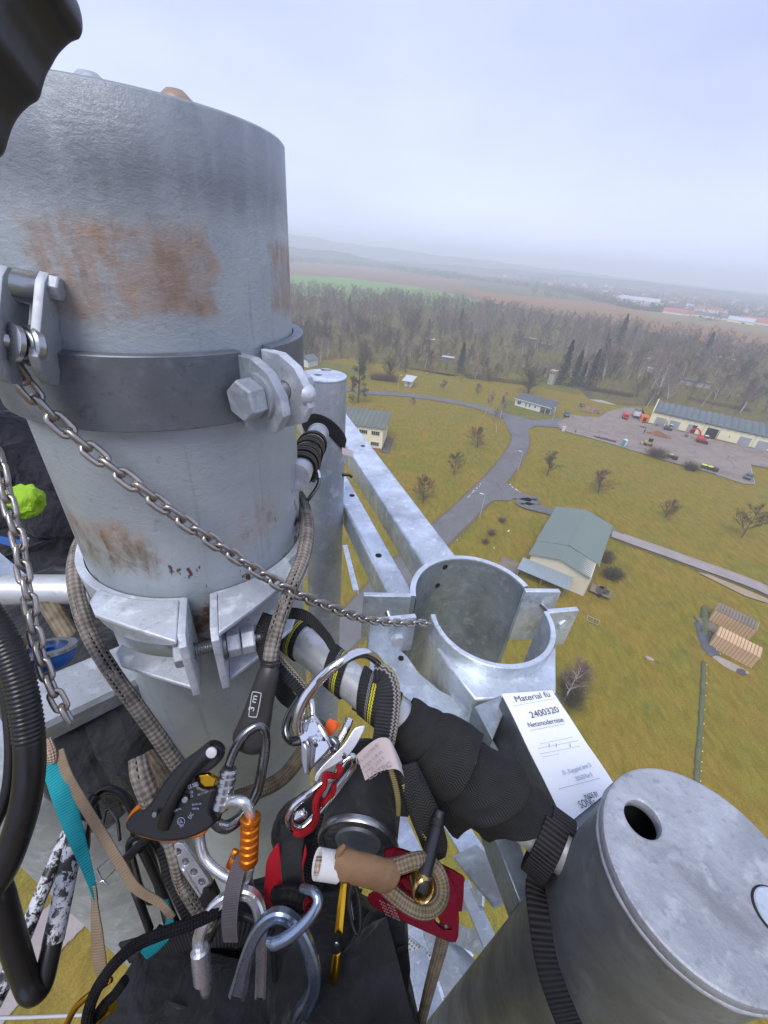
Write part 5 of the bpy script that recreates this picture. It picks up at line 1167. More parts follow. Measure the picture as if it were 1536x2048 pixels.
# --- woodland: the nearest 300 one by one
WG = 'bare trees of the woodland'
WL = 'leafless grey brown tree standing in the dense bare woodland'
wp = [tree_one('woodland_tree', WL, 'tree', bare(40 + i, 9.5 + (i % 3), .40 + .05 * (i % 3), .55, 14, 1500, .05, tl=1.1, start=.12, lean=.05, multi=1 + i % 2), [[M['bark'], M['birch_bark']][i in (2, 5)], [TWG, M['twig_olive'], M['birch_twig'], M['twig_red'], TWG, M['birch_twig']][i]], WG) for i in range(6)]
poly = [(q.x, q.y) for q in gp([(430, 735), (700, 722), (740, 745), (830, 748), (930, 765), (1060, 765), (1175, 772), (1190, 800), (1300, 815), (1330, 800), (1536, 845), (1700, 860), (1800, 790), (1536, 702), (1300, 666), (1160, 647), (1000, 622), (850, 603), (700, 590), (580, 583), (430, 580)])]
def inside(x, y, pl):
    c = False; j = len(pl) - 1
    for i in range(len(pl)):
        if (pl[i][1] > y) != (pl[j][1] > y) and x < (pl[j][0] - pl[i][0]) * (y - pl[i][1]) / (pl[j][1] - pl[i][1]) + pl[i][0]: c = not c
        j = i
    return c
keep = [(G(*z4(1120, 835)), 17), (G(*z4(640, 690)), 7), (G(*z3(1000, 940)), 9), (G(*z4(200, 590)), 12), (G(*z4(1250, 840)), 10), (G(*z4(830, 750)), 7), (G(*z3(800, 830)), 9), (G(*z4(1300, 705)), 10), (G(*z4(250, 680)), 10)]
def pf(x, y): return math.sin(x * .035 + 1.3) * math.sin(y * .028 + x * .012) + .5 * math.sin(x * .09 + y * .07)
r = random.Random(31); cand = []
xs = [p[0] for p in poly]; ys = [p[1] for p in poly]
while len(cand) < 1500:
    x, y = r.uniform(min(xs), max(xs)), r.uniform(min(ys), max(ys))
    if inside(x, y, poly) and all((x - k.x) ** 2 + (y - k.y) ** 2 > d * d for k, d in keep):
        if math.hypot(x, y) < 300 and (pf(y, x) > .62 or r.random() < .25): continue
        cand.append((x, y))
cand.sort(key=lambda p: math.hypot(*p))
def pf(x, y): return math.sin(x * .035 + 1.3) * math.sin(y * .028 + x * .012) + .5 * math.sin(x * .09 + y * .07)
def wtype(x, y):
    f_ = pf(x, y) + r.gauss(0, .25)
    if f_ > .55: return r.choice([3, 3, 4, 0])
    if f_ < -.5: return r.choice([1, 1, 2, 5])
    az = math.degrees(math.atan2(x, y)); d = math.hypot(x, y)
    if az > 18 and r.random() < .55: return r.choice([2, 5, 5])
    if d > 420 and r.random() < .3: return 3
    return r.choice([0, 0, 1, 1, 3, 4, 4, 2])
near = cand[:285]; far = cand[285:]
for i, (x, y) in enumerate(near):
    s = r.uniform(.6, 1.15) * (1.0 + .3 * pf(x * 1.3, y * .9)); place(wp[wtype(x, y)], V((x, y, 0)), s, r.uniform(0, 6.28), tilt=(r.gauss(0, .04), r.gauss(0, .04)))
# --- woodland behind them: one mass
def lowtree(seed, h, n, tw):
    T, C = bare(seed, h, .42, .6, 8, n, tw, tl=1.5, start=.12); return T, C
lt = []
for k in range(4):
    T, C = lowtree(70 + k, 12, 260, .10); vs = np.array(T.v + C.v); o = len(T.v); fs = [f for f in T.f if len(f) == 4] + [[a + o for a in f] for f in C.f]; lt.append((vs, np.array(fs)))
def mass(name, pts, mats, smin, smax, seed, hz=0):
    r3 = np.random.RandomState(seed); V_, F_, MI = [], [], []; o = 0
    for (x, y) in pts:
        k = r3.randint(4); vs, fs = lt[k]; a = r3.rand() * 6.28; s = r3.uniform(smin, smax); c_, s_ = math.cos(a) * s, math.sin(a) * s
        v2 = np.c_[vs[:, 0] * c_ - vs[:, 1] * s_ + x, vs[:, 0] * s_ + vs[:, 1] * c_ + y, vs[:, 2] * s + hz]; V_.append(v2); F_.append(fs + o); o += len(vs); MI += [r3.randint(len(mats))] * len(fs)
    V_ = np.concatenate(V_); F_ = np.concatenate(F_); me = bpy.data.meshes.new(name); me.from_pydata(V_.tolist(), [], F_.tolist())
    for m_ in mats: me.materials.append(m_)
    me.polygons.foreach_set('material_index', MI); ob = bpy.data.objects.new(name, me); COL.objects.link(ob); return tag(ob, kind='stuff')
und = []
r = random.Random(77)
while len(und) < 2600:
    x, y = r.uniform(min(xs), max(xs)), r.uniform(min(ys), max(ys))
    if inside(x, y, poly) and math.hypot(x, y) < 470 and all((x - k.x) ** 2 + (y - k.y) ** 2 > (d * .6) ** 2 for k, d in keep): und.append((x, y))
mass('undergrowth', und, [TWG, M['twig_olive'], M['twig_red'], M['twig_olive']], .14, .38, 5)
mass('woodland', far, [TWG, M['twig_olive'], M['birch_twig'], M['twig_red']], .75, 1.2, 1)
# distant tree rows and village trees as clumps of foliage-like masses
def clumps(name, pts, h, mat, seed, rad=4, per=26):
    r3 = np.random.RandomState(seed); n = len(pts) * per; P0 = np.repeat(np.array(pts), per, axis=0); hs = np.repeat(r3.uniform(.6, 1.2, len(pts)) * h, per)
    q = r3.rand(n); c = np.c_[P0[:, 0] + r3.normal(0, rad * .5, n), P0[:, 1] + r3.normal(0, rad * .5, n), hs * (q * .95 + .02)]; S = (rad * .5) * r3.uniform(.4, 1.1, n) * (1.1 - q * .6)
    vs = []; 
    for k in range(3):
        d = r3.normal(0, 1, (n, 3)); d /= np.linalg.norm(d, axis=1)[:, None]; vs.append(c + d * S[:, None])
    Vv = np.stack(vs, 1).reshape(-1, 3); Vv[:, 2] = np.maximum(Vv[:, 2], 0); F = np.arange(n * 3).reshape(-1, 3); me = bpy.data.meshes.new(name); me.from_pydata(Vv.tolist(), [], F.tolist()); me.materials.append(mat); ob = bpy.data.objects.new(name, me); COL.objects.link(ob); return tag(ob, kind='stuff')
def along(pxs, n, jit, seed):
    r3 = random.Random(seed); g = gp(pxs); L = [0]
    for i in range(1, len(g)): L.append(L[-1] + (g[i] - g[i - 1]).length)
    out = []
    for k in range(n):
        s = r3.uniform(0, L[-1]); i = max(1, next(j for j in range(len(L)) if L[j] >= s)); q = (s - L[i - 1]) / (L[i] - L[i - 1]); p = g[i - 1].lerp(g[i], q); out.append((p.x + r3.gauss(0, jit), p.y + r3.gauss(0, jit)))
    return out
clumps('tree_row', along([(380, 519), (590, 522), (700, 530), (800, 540), (900, 556)], 900, 40, 1), 15, M['needle'], 1, 6)
clumps('tree_row', along([(880, 550), (960, 562), (1040, 572), (1130, 586), (1170, 596)], 300, 14, 2), 13, M['needle'], 2, 5)
clumps('tree_row', along([z4(480, 330), z4(620, 360), z4(700, 380)], 60, 3, 3), 15, M['needle'], 3, 4)
clumps('tree_row', along([z4(680, 385), z4(780, 405), z4(930, 420)], 80, 6, 4), 13, M['needle'], 4, 5)
clumps('tree_row', along([z4(180, 232), z4(370, 232)], 100, 18, 5), 20, M['needle'], 5, 8)
vt = []
for k in range(1300):
    xx = r.uniform(1060, 1620); yb = 544 + (xx - 1060) * .105; o = G(xx, yb + abs(r.gauss(0, 26)) + 4)
    if o.length < 2600 and o.length > 560: vt.append((o.x, o.y))
vt = [p for p in vt if not inside(p[0], p[1], [(q.x, q.y) for q in gp([zf(-400, 250), zf(-400, 130), zf(60, 160), zf(260, 200), zf(700, 270), zf(900, 330), zf(1536, 390), (1700, 745), (1480, 720), (1000, 612)])])]
clumps('village_trees', vt, 11, M['needle2'], 7, 6, 22)
# ================================================================ STEELWORK
UPZ = V((0, 0, 1))
def hexh(mb, c, ax, r, h, cham=.12):
    ax = V(ax).normalized(); u = ax.orthogonal().normalized(); w = ax.cross(u); c = V(c); vs = []
    for k_, (rr, hh) in enumerate(((1, 0), (1, h * (1 - cham)), (.9, h))):
        for k in range(6): q = math.pi * k / 3; vs.append(c + (u * math.cos(q) + w * math.sin(q)) * r * rr + ax * hh)
    fs = [tuple(range(6))[::-1], tuple(range(12, 18))]
    for j in range(2): fs += [(j * 6 + k, j * 6 + (k + 1) % 6, j * 6 + 6 + (k + 1) % 6, j * 6 + 6 + k) for k in range(6)]
    mb.add(vs, fs)
def thread(name, a, b, r, parent, mat, pitch=.003):
    a, b = V(a), V(b); L = (b - a).length; n = int(L / pitch * 2); ax = (b - a).normalized(); u = ax.orthogonal().normalized(); w = ax.cross(u)
    mb = MB(); mb.lathe(a, [(r * (1 if i % 2 else .86), L * i / n) for i in range(n + 1)] + [(.0005, L), (.0005, 0)], 14, (u, w, ax)); return part(name, mb, mat, parent, smooth=50)
# ---- the mast
t = thing('mast', 'thick weathered grey steel mast with rust patches filling the left of the picture', 'mast', V((MC[0], MC[1], 0)))
mb = MB(); C0 = V((MC[0], MC[1], H)); N = 24; hs = [-H * .999, -10, -3, -1.2] + [-.9 + i * .98 / N for i in range(N)] + [.082]
prof = [(MR, h) for h in hs] + [(MR - .002, .084), (MR - .008, .084), (MR - .009, .08), (MR - .009, -1.2), (MR - .009, -H * .999)]
mb.lathe(C0, prof, 96, None, -1.5 * math.pi, .5 * math.pi)
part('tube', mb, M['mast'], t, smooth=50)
for q, rr, mt in (((398, 196), .012, 'zinc_old'), ((462, 218), .012, 'tan_metal')):
    o = cylhit(q[0], q[1], MC, MR - .03); o = V((MC[0] + (.030 if q[0] < 430 else .085), MC[1] - (.085 if q[0] < 430 else .06), H + .079)); mb = MB(); 
    mb.lathe(o - V((0, 0, .012)), [(.0005, .032), (rr * .6, .031), (rr * 1.3, .024), (rr * 1.6, .012), (rr * 1.7, 0), (.0005, 0)], 14); b_ = part('bolt', mb, M[mt], t, smooth=50)
# ---- clamps
def clamp(name, label, phi_az, ztop, zbot, th, gap, mat, lug, R0=MR, C2=MC):
    ph = math.radians(90 - phi_az); d = V((math.cos(ph), math.sin(ph), 0)); tt = V((math.sin(ph), -math.cos(ph), 0))   # tt: clockwise side
    C_ = V((C2[0], C2[1], H)); t = thing(name, label, 'clamp', V((C2[0] + d.x * R0, C2[1] + d.y * R0, H + zbot))); dl = math.asin((gap / 2) / R0); Ri, Ro = R0 + .0015, R0 + .0015 + th
    pr = [(Ri, zbot), (Ro - .001, zbot), (Ro, zbot + .001), (Ro, ztop - .001), (Ro - .001, ztop), (Ri, ztop)]
    for k in range(2):
        mb = MB(); a0 = ph - math.pi * (1 - k) + dl; mb.lathe(C_, pr, 48, None, a0, a0 + math.pi - 2 * dl); part('band', mb, mat, t, smooth=40)
    return t, C_, d, tt
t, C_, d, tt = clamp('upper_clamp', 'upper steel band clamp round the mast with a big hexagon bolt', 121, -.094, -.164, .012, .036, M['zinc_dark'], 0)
zc = -.133
for s_ in (1, -1):
    M4 = frame(C_ + V((0, 0, zc)) + tt * s_ * .018, d, tt); 
    poly = [(MR + .004, -.036), (MR + .03, -.036), (MR + .052, -.026), (MR + .067, -.006), (MR + .070, .012), (MR + .058, .032), (MR + .030, .044), (MR + .004, .036)]
    if M4.to_3x3().col[1].z > 0: poly = [(a, -b) for a, b in poly]
    lg = plate_mesh('lug', poly, [circ(MR + .036, 0, .0095, 16)], .011, .001, M4, M['zinc_old'] if s_ > 0 else M['lug'], t)
    if s_ < 0: lg['label'] = 'lug with a lumpy blob of zinc on its edge'
P0 = C_ + d * (MR + .036) + V((0, 0, zc))
mb = MB(); mb.cyl(P0 + tt * .0235, P0 + tt * .0275, .0235, n=24); w_ = part('washer', mb, M['zinc_old'], t, smooth=40)
mb = MB(); hexh(mb, P0 + tt * .028, tt, .0205, .019); mb.cyl(P0 + tt * .028, P0 + tt * .030, .0175, n=24); b_ = part('bolt', mb, M['zinc_old'], t, bevel=.0008, smooth=30)
a_ = P0 + tt * .0472; M4 = frame(a_ + V((0, 0, -.003)), V((-.2, -1, 0)).cross(tt) if False else UPZ.cross(tt), tt)
text_obj('stamp', '8.8', .009, frame(a_, UPZ.cross(tt), tt) @ Matrix.Translation((-.006, -.003, .0)), M['zinc'], b_)
mb = MB(); mb.cyl(P0 - tt * .05, P0 + tt * .02, .0095, n=16); part('bolt_shaft', mb, M['steel'], t, smooth=40)
mb = MB(); mb.cyl(P0 - tt * .0235, P0 - tt * .0265, .02, n=20); part('washer', mb, M['zinc_old'], t, smooth=40)
mb = MB(); hexh(mb, P0 - tt * .027, -tt, .0185, .016); part('nut', mb, M['zinc_old'], t, bevel=.0008, smooth=30)
mb = MB(); r2 = random.Random(2); mb.lathe(P0 - tt * .018 + d * .033 + V((0, 0, .0)), [(.0005, .003), (.005, .002), (.009, -.001), (.011, -.004), (.0005, -.004)], 14, (tt.cross(d), tt, d)); part('zinc_drip', mb, M['lug'], t, smooth=90)
# lower clamp
t, C_, d, tt = clamp('lower_clamp', 'lower cast clamp with two channel lugs and a threaded bolt between them', 157.5, -.392, -.470, .010, .034, M['lug'], 0)
zt, zb = -.388, -.503
for s_ in (1, -1):
    ts = tt * s_; M4 = frame(C_ + V((0, 0, (zt + zb) / 2)) + ts * .0175, d, ts)
    hz_ = (zt - zb) / 2; up = M4.to_3x3().col[1].z
    pl = [(MR + .006, -hz_ * up), (MR + .060, -hz_ * up), (MR + .073, -hz_ * .85 * up), (MR + .076, hz_ * .8 * up), (MR + .066, hz_ * up), (MR + .006, hz_ * up)]
    plate_mesh('end_plate', pl, [circ(MR + .043, 0, .0105, 16)], .009, .0012, M4, M['lug'], t)
    for z_, nm, k in ((zt - .0035, 'top_flange', 1), (zb + .0035, 'bottom_flange', .93)):
        Ri = MR + .009; pl = []
        for i in range(9): tq = .0225 + (.118 - .0225) * i / 8; pl.append((tq, math.sqrt(Ri * Ri - tq * tq)))
        pl += [(.124, .138 * k), (.114, .158 * k + .004), (.07, .196 * k), (.0225, .2305 * k)]
        mb = MB(); vs = []
        for zz in (z_ + .0035, z_ - .0035): vs += [C_ + ts * a + d * b + V((0, 0, zz)) for a, b in pl]
        n = len(pl); fs = [tuple(range(n)), tuple(range(n, 2 * n))[::-1]] + [(i, n + i, n + (i + 1) % n, (i + 1) % n) for i in range(n)]
        if s_ > 0: fs = [f[::-1] for f in fs]
        mb.add(vs, fs); part(nm, mb, M['lug'], t, bevel=.0016, smooth=40)
P0 = C_ + d * (MR + .043) + V((0, 0, (zt + zb) / 2))
thread('threaded_bolt', P0 - tt * .06 if True else 0, P0 + tt * .0135, .0095, t, M['steel']); 
thread('bolt_end', P0 - tt * .078, P0 - tt * .058, .0085, t, M['steel'])
mb = MB(); mb.cyl(P0 - tt * .0225, P0 - tt * .026, .021, n=22); part('washer', mb, M['steel'], t, smooth=40)
for a in (.0265, .0445):
    mb = MB(); hexh(mb, P0 - tt * a, -tt, .0185, .0165); part('nut', mb, M['lug'], t, bevel=.001, smooth=30)
mb = MB(); hexh(mb, P0 + tt * .022, tt, .0175, .014); part('bolt_head', mb, M['zinc_old'], t, bevel=.001, smooth=30)
# rust ring where the mast meets the lower clamp
# ---- slim post
def capped(name, label, c, R, ztop, capmat, tubemat, holes, capth, lip, catg='post'):
    t = thing(name, label, catg, V((c[0], c[1], 0))); mb = MB(); mb.lathe(V((c[0], c[1], H)), [(R, -H * .999), (R, -8), (R, -2), (R, -ztop - capth), (R - .004, -ztop - capth), (R - .004, -2), (R - .004, -H * .999)], 64); part('tube', mb, tubemat, t, smooth=40)
    plate_mesh('cap', circ(0, 0, R + lip, 64), [circ(a - c[0], b - c[1], r, 28) for a, b, r in holes], capth, min(.0025, capth * .4), Matrix.Translation((c[0], c[1], H - ztop - capth / 2)), capmat, t, 40); return t
hc = [PH(652, 743, .272), PH(636, 752, .272)]
t = capped('slim_post', 'slim galvanized post with drilled flat cap just right of the mast', SCN, SR, .268, M['zinc'], M['zinc_old'], [(hc[0].x, hc[0].y, .013), (hc[1].x, hc[1].y, .010)], .006, .0008)
# ---- capped pole lower right
h2 = PH(1556, 1828, .42)
t = capped('capped_pole', 'thick galvanized pole with rough welded cap in the lower right corner', PC, PR - .0025, .42, M['zinc_cap'], M['zinc_pole'], [(.2624, .1767, .0152)], .013, .0008, 'pole')
mb = MB(); r2 = random.Random(9)
for k in range(120):
    a = 2 * math.pi * k / 120; q = PR - .0032; z = H - .4345
    mb.v.append((PC[0] + q * math.cos(a), PC[1] + q * math.sin(a), z))
mb3 = MB(); mb3.lathe(V((h2.x, h2.y, H - .42)), [(.0005, .0028), (.0155, .0028), (.0165, .0018), (.0165, -.002), (.0005, -.002)], 32); part('plug', mb3, M['zinc'], t, smooth=40)
mb3 = MB(); mb3.lathe(V((h2.x, h2.y, H - .4201)), [(.0162, .0012), (.0178, .0008), (.0178, -.002), (.0162, -.002)], 32); part('plug_gap', mb3, M['dark'], t, smooth=40)
pts = [V(v) for v in mb.v]; mb = MB(); mb.tube(pts, [.0026 + .0004 * math.sin(i * .9) * math.sin(i * .31) for i in range(120)], 8, closed=True, cap=False); part('weld_bead', mb, M['zinc_cap'], t, smooth=90)
# ---- horizontal tube between mast and capped pole
T0, T1 = PH(545, 1240, .55), PH(1120, 1690, .55); TD = (T1 - T0).normalized(); TR = .0265
t = thing('cross_tube', 'horizontal galvanized tube running from the mast to the capped pole', 'tube', T0 - TD * .03)
mb = MB(); mb.cyl(T0 - TD * .06, T1 + TD * .03, TR, n=40); part('tube', mb, M['tube'], t, smooth=40)
mb = MB(); mb.lathe(T0 - TD * .012, [(TR, -.004), (TR + .003, 0), (TR, .006)], 30, (TD.orthogonal().normalized(), TD.cross(TD.orthogonal().normalized()), TD), close=True); part('weld_bead', mb, M['zinc_old'], t, smooth=60)
# rear tube between mast and slim post carrying the olive sling
R0_, R1_ = PH(560, 960, .42), PH(640, 862, .36)
q0 = V((-.215, .66, H - .30)); q1 = V((SCN[0], SCN[1] - SR * .9, H - .345)); q0 = cylhit(606, 925, MC, MR + .015) if False else P(596, 945, .62); q1 = P(636, 868, .93)
t = thing('rear_tube', 'short galvanized tube joining the mast to the slim post', 'tube', q0); RD_ = (q1 - q0).normalized(); mb = MB(); mb.cyl(q0 - RD_ * .03, q1 + RD_ * .02, .021, n=28); part('tube', mb, M['tube'], t, smooth=40); mb = MB(); mb.cyl(q1 - RD_ * .006, q1 + RD_ * .004, .0245, n=28); part('weld_bead', mb, M['zinc_old'], t, smooth=40)
# ---- channel beams
BE = V((-.381, .9245, 0)).normalized(); BN = V((.9245, .381, 0)).normalized()
def chan(name, label, n0, n1, t0, t1, ztop, hgt, holes):
    w = n1 - n0; rr = .010; mb = MB(); th = .006
    sec = []
    def arc(cx, cy, r, a0, a1, k=4): return [(cx + r * math.cos(math.radians(a0 + (a1 - a0) * i / k)), cy + r * math.sin(math.radians(a0 + (a1 - a0) * i / k))) for i in range(k + 1)]
    sec = [(-w / 2, -hgt)] + arc(-w / 2 + rr, -rr, rr, 180, 90) + arc(w / 2 - rr, -rr, rr, 90, 0) + [(w / 2, -hgt), (w / 2 - th, -hgt)] + arc(w / 2 - rr, -rr, rr - th, 0, 90) + arc(-w / 2 + rr, -rr, rr - th, 90, 180) + [(-w / 2 + th, -hgt)]
    a, b = BN * (n0 + n1) / 2 + BE * t0 + V((0, 0, H - ztop)), BN * (n0 + n1) / 2 + BE * t1 + V((0, 0, H - ztop))
    mb.sweep([a, b], sec, nrm=UPZ, cap=False); t = thing(name, label, 'beam', a, 'channel beams behind the ring clamp'); o = part('channel', mb, M['zinc'], t, smooth=35)
    for hx in holes:
        p = PH(*hx, ztop); mb = MB(); mb.cyl(p + V((0, 0, .0006)), p - V((0, 0, .012)), .0085, n=18); part('hole', mb, M['dark'], t)
    return t
chan('channel_beam', 'broad galvanized channel beam, right-hand one of the pair', .412, .512, .69, 2.1, .66, .085, [(726, 892)])
chan('channel_beam', 'narrow galvanized channel beam, left-hand one of the pair', .2866, .347, .60, 2.1, .66, .07, [(704, 991), (757, 1111)])
t = thing('rear_post', 'vertical post hidden behind the slim post holding the far beam ends', 'post', V((-.42, 2.1, 0))); mb = MB(); mb.cyl(V((-.42, 2.15, 0)), V((-.42, 2.15, H - .68)), .07, n=24); part('tube', mb, M['zinc_old'], t, smooth=40)
mb = MB(); mb.cyl(V((-.42, 2.15, H - .68)), V((-.42, 2.15, H - .665)), .074, n=24); part('cap', mb, M['zinc_old'], t, smooth=40)
# ---- ring clamp fork
ZR = .62; t = thing('ring_clamp', 'open galvanized ring clamp with bolted lugs and a forked arm', 'clamp', PH(960, 1240, ZR + .2)); RC = V((.243, .613, H - ZR)); RR = .129
def ang(p): return math.atan2(p.y - RC.y, p.x - RC.x)
aL, aR = ang(PH(828, 1228, ZR)), ang(PH(1099, 1222, ZR))
if aL > 0: aL -= 2 * math.pi
mb = MB(); th = .0105
def shell(C, Ro, a0, a1, ht, n=44):
    mb = MB(); mb.lathe(C, [(Ro - th, -ht), (Ro, -ht), (Ro, -.0015), (Ro - .0015, 0), (Ro - th + .0015, 0), (Ro - th, -.0015)], n, None, a0, a1); return mb
part('front_shell', shell(RC, RR, aL, aR, .20), M['zinc'], t, smooth=40)
pBL, pBR = PH(822, 1192, ZR), PH(1056, 1172, ZR); pm = PH(905, 1112, ZR); 
def circ3(a, b, c):
    ax, ay, bx, by, cx, cy = a.x, a.y, b.x, b.y, c.x, c.y; dd = 2 * (ax * (by - cy) + bx * (cy - ay) + cx * (ay - by))
    ux = ((ax**2 + ay**2) * (by - cy) + (bx**2 + by**2) * (cy - ay) + (cx**2 + cy**2) * (ay - by)) / dd; uy = ((ax**2 + ay**2) * (cx - bx) + (bx**2 + by**2) * (ax - cx) + (cx**2 + cy**2) * (bx - ax)) / dd
    return V((ux, uy, H - ZR)), math.hypot(ax - ux, ay - uy)
CB2, RB2 = circ3(pBL, pm, pBR)
if RB2 > .16 or RB2 < .11: RB2 = .132; CB2 = RC + V((-.012, .03, 0))
a0 = math.atan2(pBR.y - CB2.y, pBR.x - CB2.x); a1 = math.atan2(pBL.y - CB2.y, pBL.x - CB2.x)
if a1 < a0: a1 += 2 * math.pi
mb = shell(CB2, RB2, a0, a1, .42); part('rear_shell', mb, M['zinc_blue'], t, smooth=40)
mb = MB(); mb.lathe(CB2, [(RB2 - th - .0008, .0002), (RB2 + .0008, .0002), (RB2 + .0008, -.004), (RB2 - th - .0008, -.004)], 44, None, a0, a1); part('rim', mb, M['zinc'], t, smooth=40)
for q in ((890, 1134), (875, 1171)):
    p = cylhit(q[0], q[1], (CB2.x, CB2.y), RB2 - th) ; r_ = ray(*q); a = r_.x**2 + r_.y**2; b = r_.x * CB2.x + r_.y * CB2.y; cc = CB2.x**2 + CB2.y**2 - (RB2 - th)**2; s = (b + math.sqrt(max(0, b * b - a * cc))) / a; p = CAMLOC + r_ * s; nrm = V((p.x - CB2.x, p.y - CB2.y, 0)).normalized(); mb = MB(); mb.cyl(p - nrm * .0007, p + nrm * .004, .0075, n=18); part('hole', mb, M['dark'], t)
def vplate(nm, qa, qb, z0, z1, th_, mat, ext=0):
    a, b = PH(*qa, ZR), PH(*qb, ZR); dd = (b - a).normalized(); a = a - dd * ext; mb = MB(); nn = V((-dd.y, dd.x, 0)); mb.box((a + b) / 2 + V((0, 0, z0 / 2 + z1 / 2)), ((b - a).length, th_, z0 - z1), (dd, nn, UPZ)); return part(nm, mb, mat, t, bevel=.0015, smooth=40), dd, nn
lA, dA, nA = vplate('lug', (822, 1190), (727, 1188), .0005, -.13, .012, M['zinc'])
lB, dB, nB = vplate('lug', (832, 1231), (738, 1241), .0005, -.10, .012, M['zinc'])
lC, dC, nC = vplate('lug', (1050, 1180), (1120, 1181), .0005, -.16, .012, M['zinc'])
lD, dD, nD = vplate('lug', (1096, 1222), (1156, 1217), .0005, -.11, .012, M['zinc'])

def lugbolt(qa, qb, zz):
    a, b = PH(*qa, ZR + zz), PH(*qb, ZR + zz); ax = (b - a).normalized(); thread('bolt', a, b, .0075, t, M['steel']); mb = MB(); hexh(mb, b, ax, .0145, .012); part('nut', mb, M['lug'], t, bevel=.0008, smooth=30); mb = MB(); mb.cyl(b - ax * .003, b, .0165, n=20); part('washer', mb, M['steel'], t, smooth=40)
lugbolt((765, 1190), (788, 1262), .05); lugbolt((1070, 1196), (1120, 1242), .04)
# gusset trough and its lip
def prism(nm, qs, h0, h1, mat, bev=.002, parent=None):
    pl = [PH(*q, h0) for q in qs]; n = len(pl); A_ = sum(pl[i].x * pl[(i + 1) % n].y - pl[(i + 1) % n].x * pl[i].y for i in range(n))
    if A_ < 0: pl = pl[::-1]
    vs = pl + [p - V((0, 0, h1 - h0)) for p in pl]; mb = MB(); mb.add(vs, [tuple(range(n)), tuple(range(n, 2 * n))[::-1]] + [(i, n + i, n + (i + 1) % n, (i + 1) % n) for i in range(n)]); return part(nm, mb, mat, parent or t, bevel=bev, smooth=40)
prism('gusset', [(738, 1342), (742, 1302), (800, 1298), (815, 1312), (838, 1345), (880, 1380), (925, 1403), (948, 1414), (975, 1458), (1002, 1508), (975, 1504), (945, 1490)], .715, .722, M['zinc'])
prism('gusset_lip', [(738, 1343), (945, 1492), (975, 1506), (1002, 1510), (1000, 1518), (972, 1515), (940, 1500), (735, 1350)], .713, .765, M['zinc_old'], .0015)
prism('neck', [(872, 1292), (895, 1330), (950, 1400), (1003, 1397), (1113, 1392), (1112, 1290), (1080, 1322), (1040, 1338), (1000, 1340), (950, 1328), (905, 1306)], ZR + .034, ZR + .12, M['zinc'], .004)
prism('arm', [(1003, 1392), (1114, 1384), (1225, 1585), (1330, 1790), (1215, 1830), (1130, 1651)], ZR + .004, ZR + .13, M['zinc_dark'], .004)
prism('strut', [(948, 1412), (1002, 1390), (1010, 1420), (985, 1480)], ZR + .03, ZR + .12, M['zinc_blue'], .002)
prism('lower_arm', [(940, 1480), (985, 1512), (1030, 1650), (1080, 1800), (1040, 1810), (990, 1680), (950, 1560)], .80, .87, M['zinc_blue'], .003)
for q, z_ in (((802, 1316), .7135), ((945, 1413), .7)):
    p = PH(*q, z_); mb = MB(); mb.cyl(p + V((0, 0, .0005)), p - V((0, 0, .01)), .006, n=14); part('hole', mb, M['dark'], t)
p = PH(793, 1276, .66); ax = nB if nB.y < 0 else -nB; mb = MB(); hexh(mb, p, ax, .0145, .011); part('bolt_head', mb, M['lug'], t, bevel=.0008, smooth=30)
# ---- paper label on the arm
t = thing('paper_label', 'white laminated paper label lying along the arm of the ring clamp', 'label', PH(1060, 1500, ZR))
ZL = ZR - .0005
def lab(q): return PH(*q, ZL)
A_, B_ = lab((1003, 1388)), lab((1132, 1651)); C2_, D2_ = lab((1104, 1381)), lab((1230, 1572))
mb = MB(); nx, ny = 8, 26; vs = []; r2 = random.Random(6)
for j in range(ny + 1):
    for i in range(nx + 1):
        u, v = i / nx, j / ny; p = A_.lerp(C2_, u).lerp(B_.lerp(D2_, u), v); vs.append(p + V((0, 0, .0012 * math.sin(v * 9) * math.sin(u * 5 + v * 4) + .0006)))
k = (nx + 1) * (ny + 1); fs = [(j * (nx + 1) + i, (j + 1) * (nx + 1) + i, (j + 1) * (nx + 1) + i + 1, j * (nx + 1) + i + 1) for j in range(ny) for i in range(nx)]
vs2 = [v - V((0, 0, .0007)) for v in vs]; mb.add(vs + vs2, fs + [tuple(a + k for a in f[::-1]) for f in fs]); sh = part('sheet', mb, M['paper'], t, smooth=60)
def ltext(s, qa, qb, size, mat, bold=0, sp=1.0):
    a, b = PH(*qa, ZL - .0030), PH(*qb, ZL - .0030); x = (b - a); m4 = frame(a, x, UPZ); o = text_obj('print', s, size, m4, mat, t, bold=bold, spacing=sp); 
    w = max((v.co + o.location + wloc(t) - a).dot(x.normalized()) for v in o.data.vertices) if o.data.vertices else 1
    k = x.length / max(w, 1e-4); me = o.data; loc = o.location + wloc(t)
    for v in me.vertices: wv = v.co + loc; xr = (wv - a).dot(x.normalized()); v.co = v.co + x.normalized() * xr * (k - 1)
    return o
ltext('Material fü', (1032, 1404), (1102, 1393), .0150, M['ink'])
ltext('2400320', (1063, 1436), (1120, 1424), .0150, M['ink'])
ltext('Netzmodernisie', (1058, 1455), (1129, 1443), .0115, M['ink'])
def lrule(qa, qb, w=.0005, mat='greyink'):
    a, b = PH(*qa, ZL - .0030), PH(*qb, ZL - .0030); x = (b - a).normalized(); y = V((-x.y, x.x, 0)); mb = MB(); mb.box((a + b) / 2, ((b - a).length, w, .0002), (x, y, UPZ)); part('rule', mb, M[mat], t)
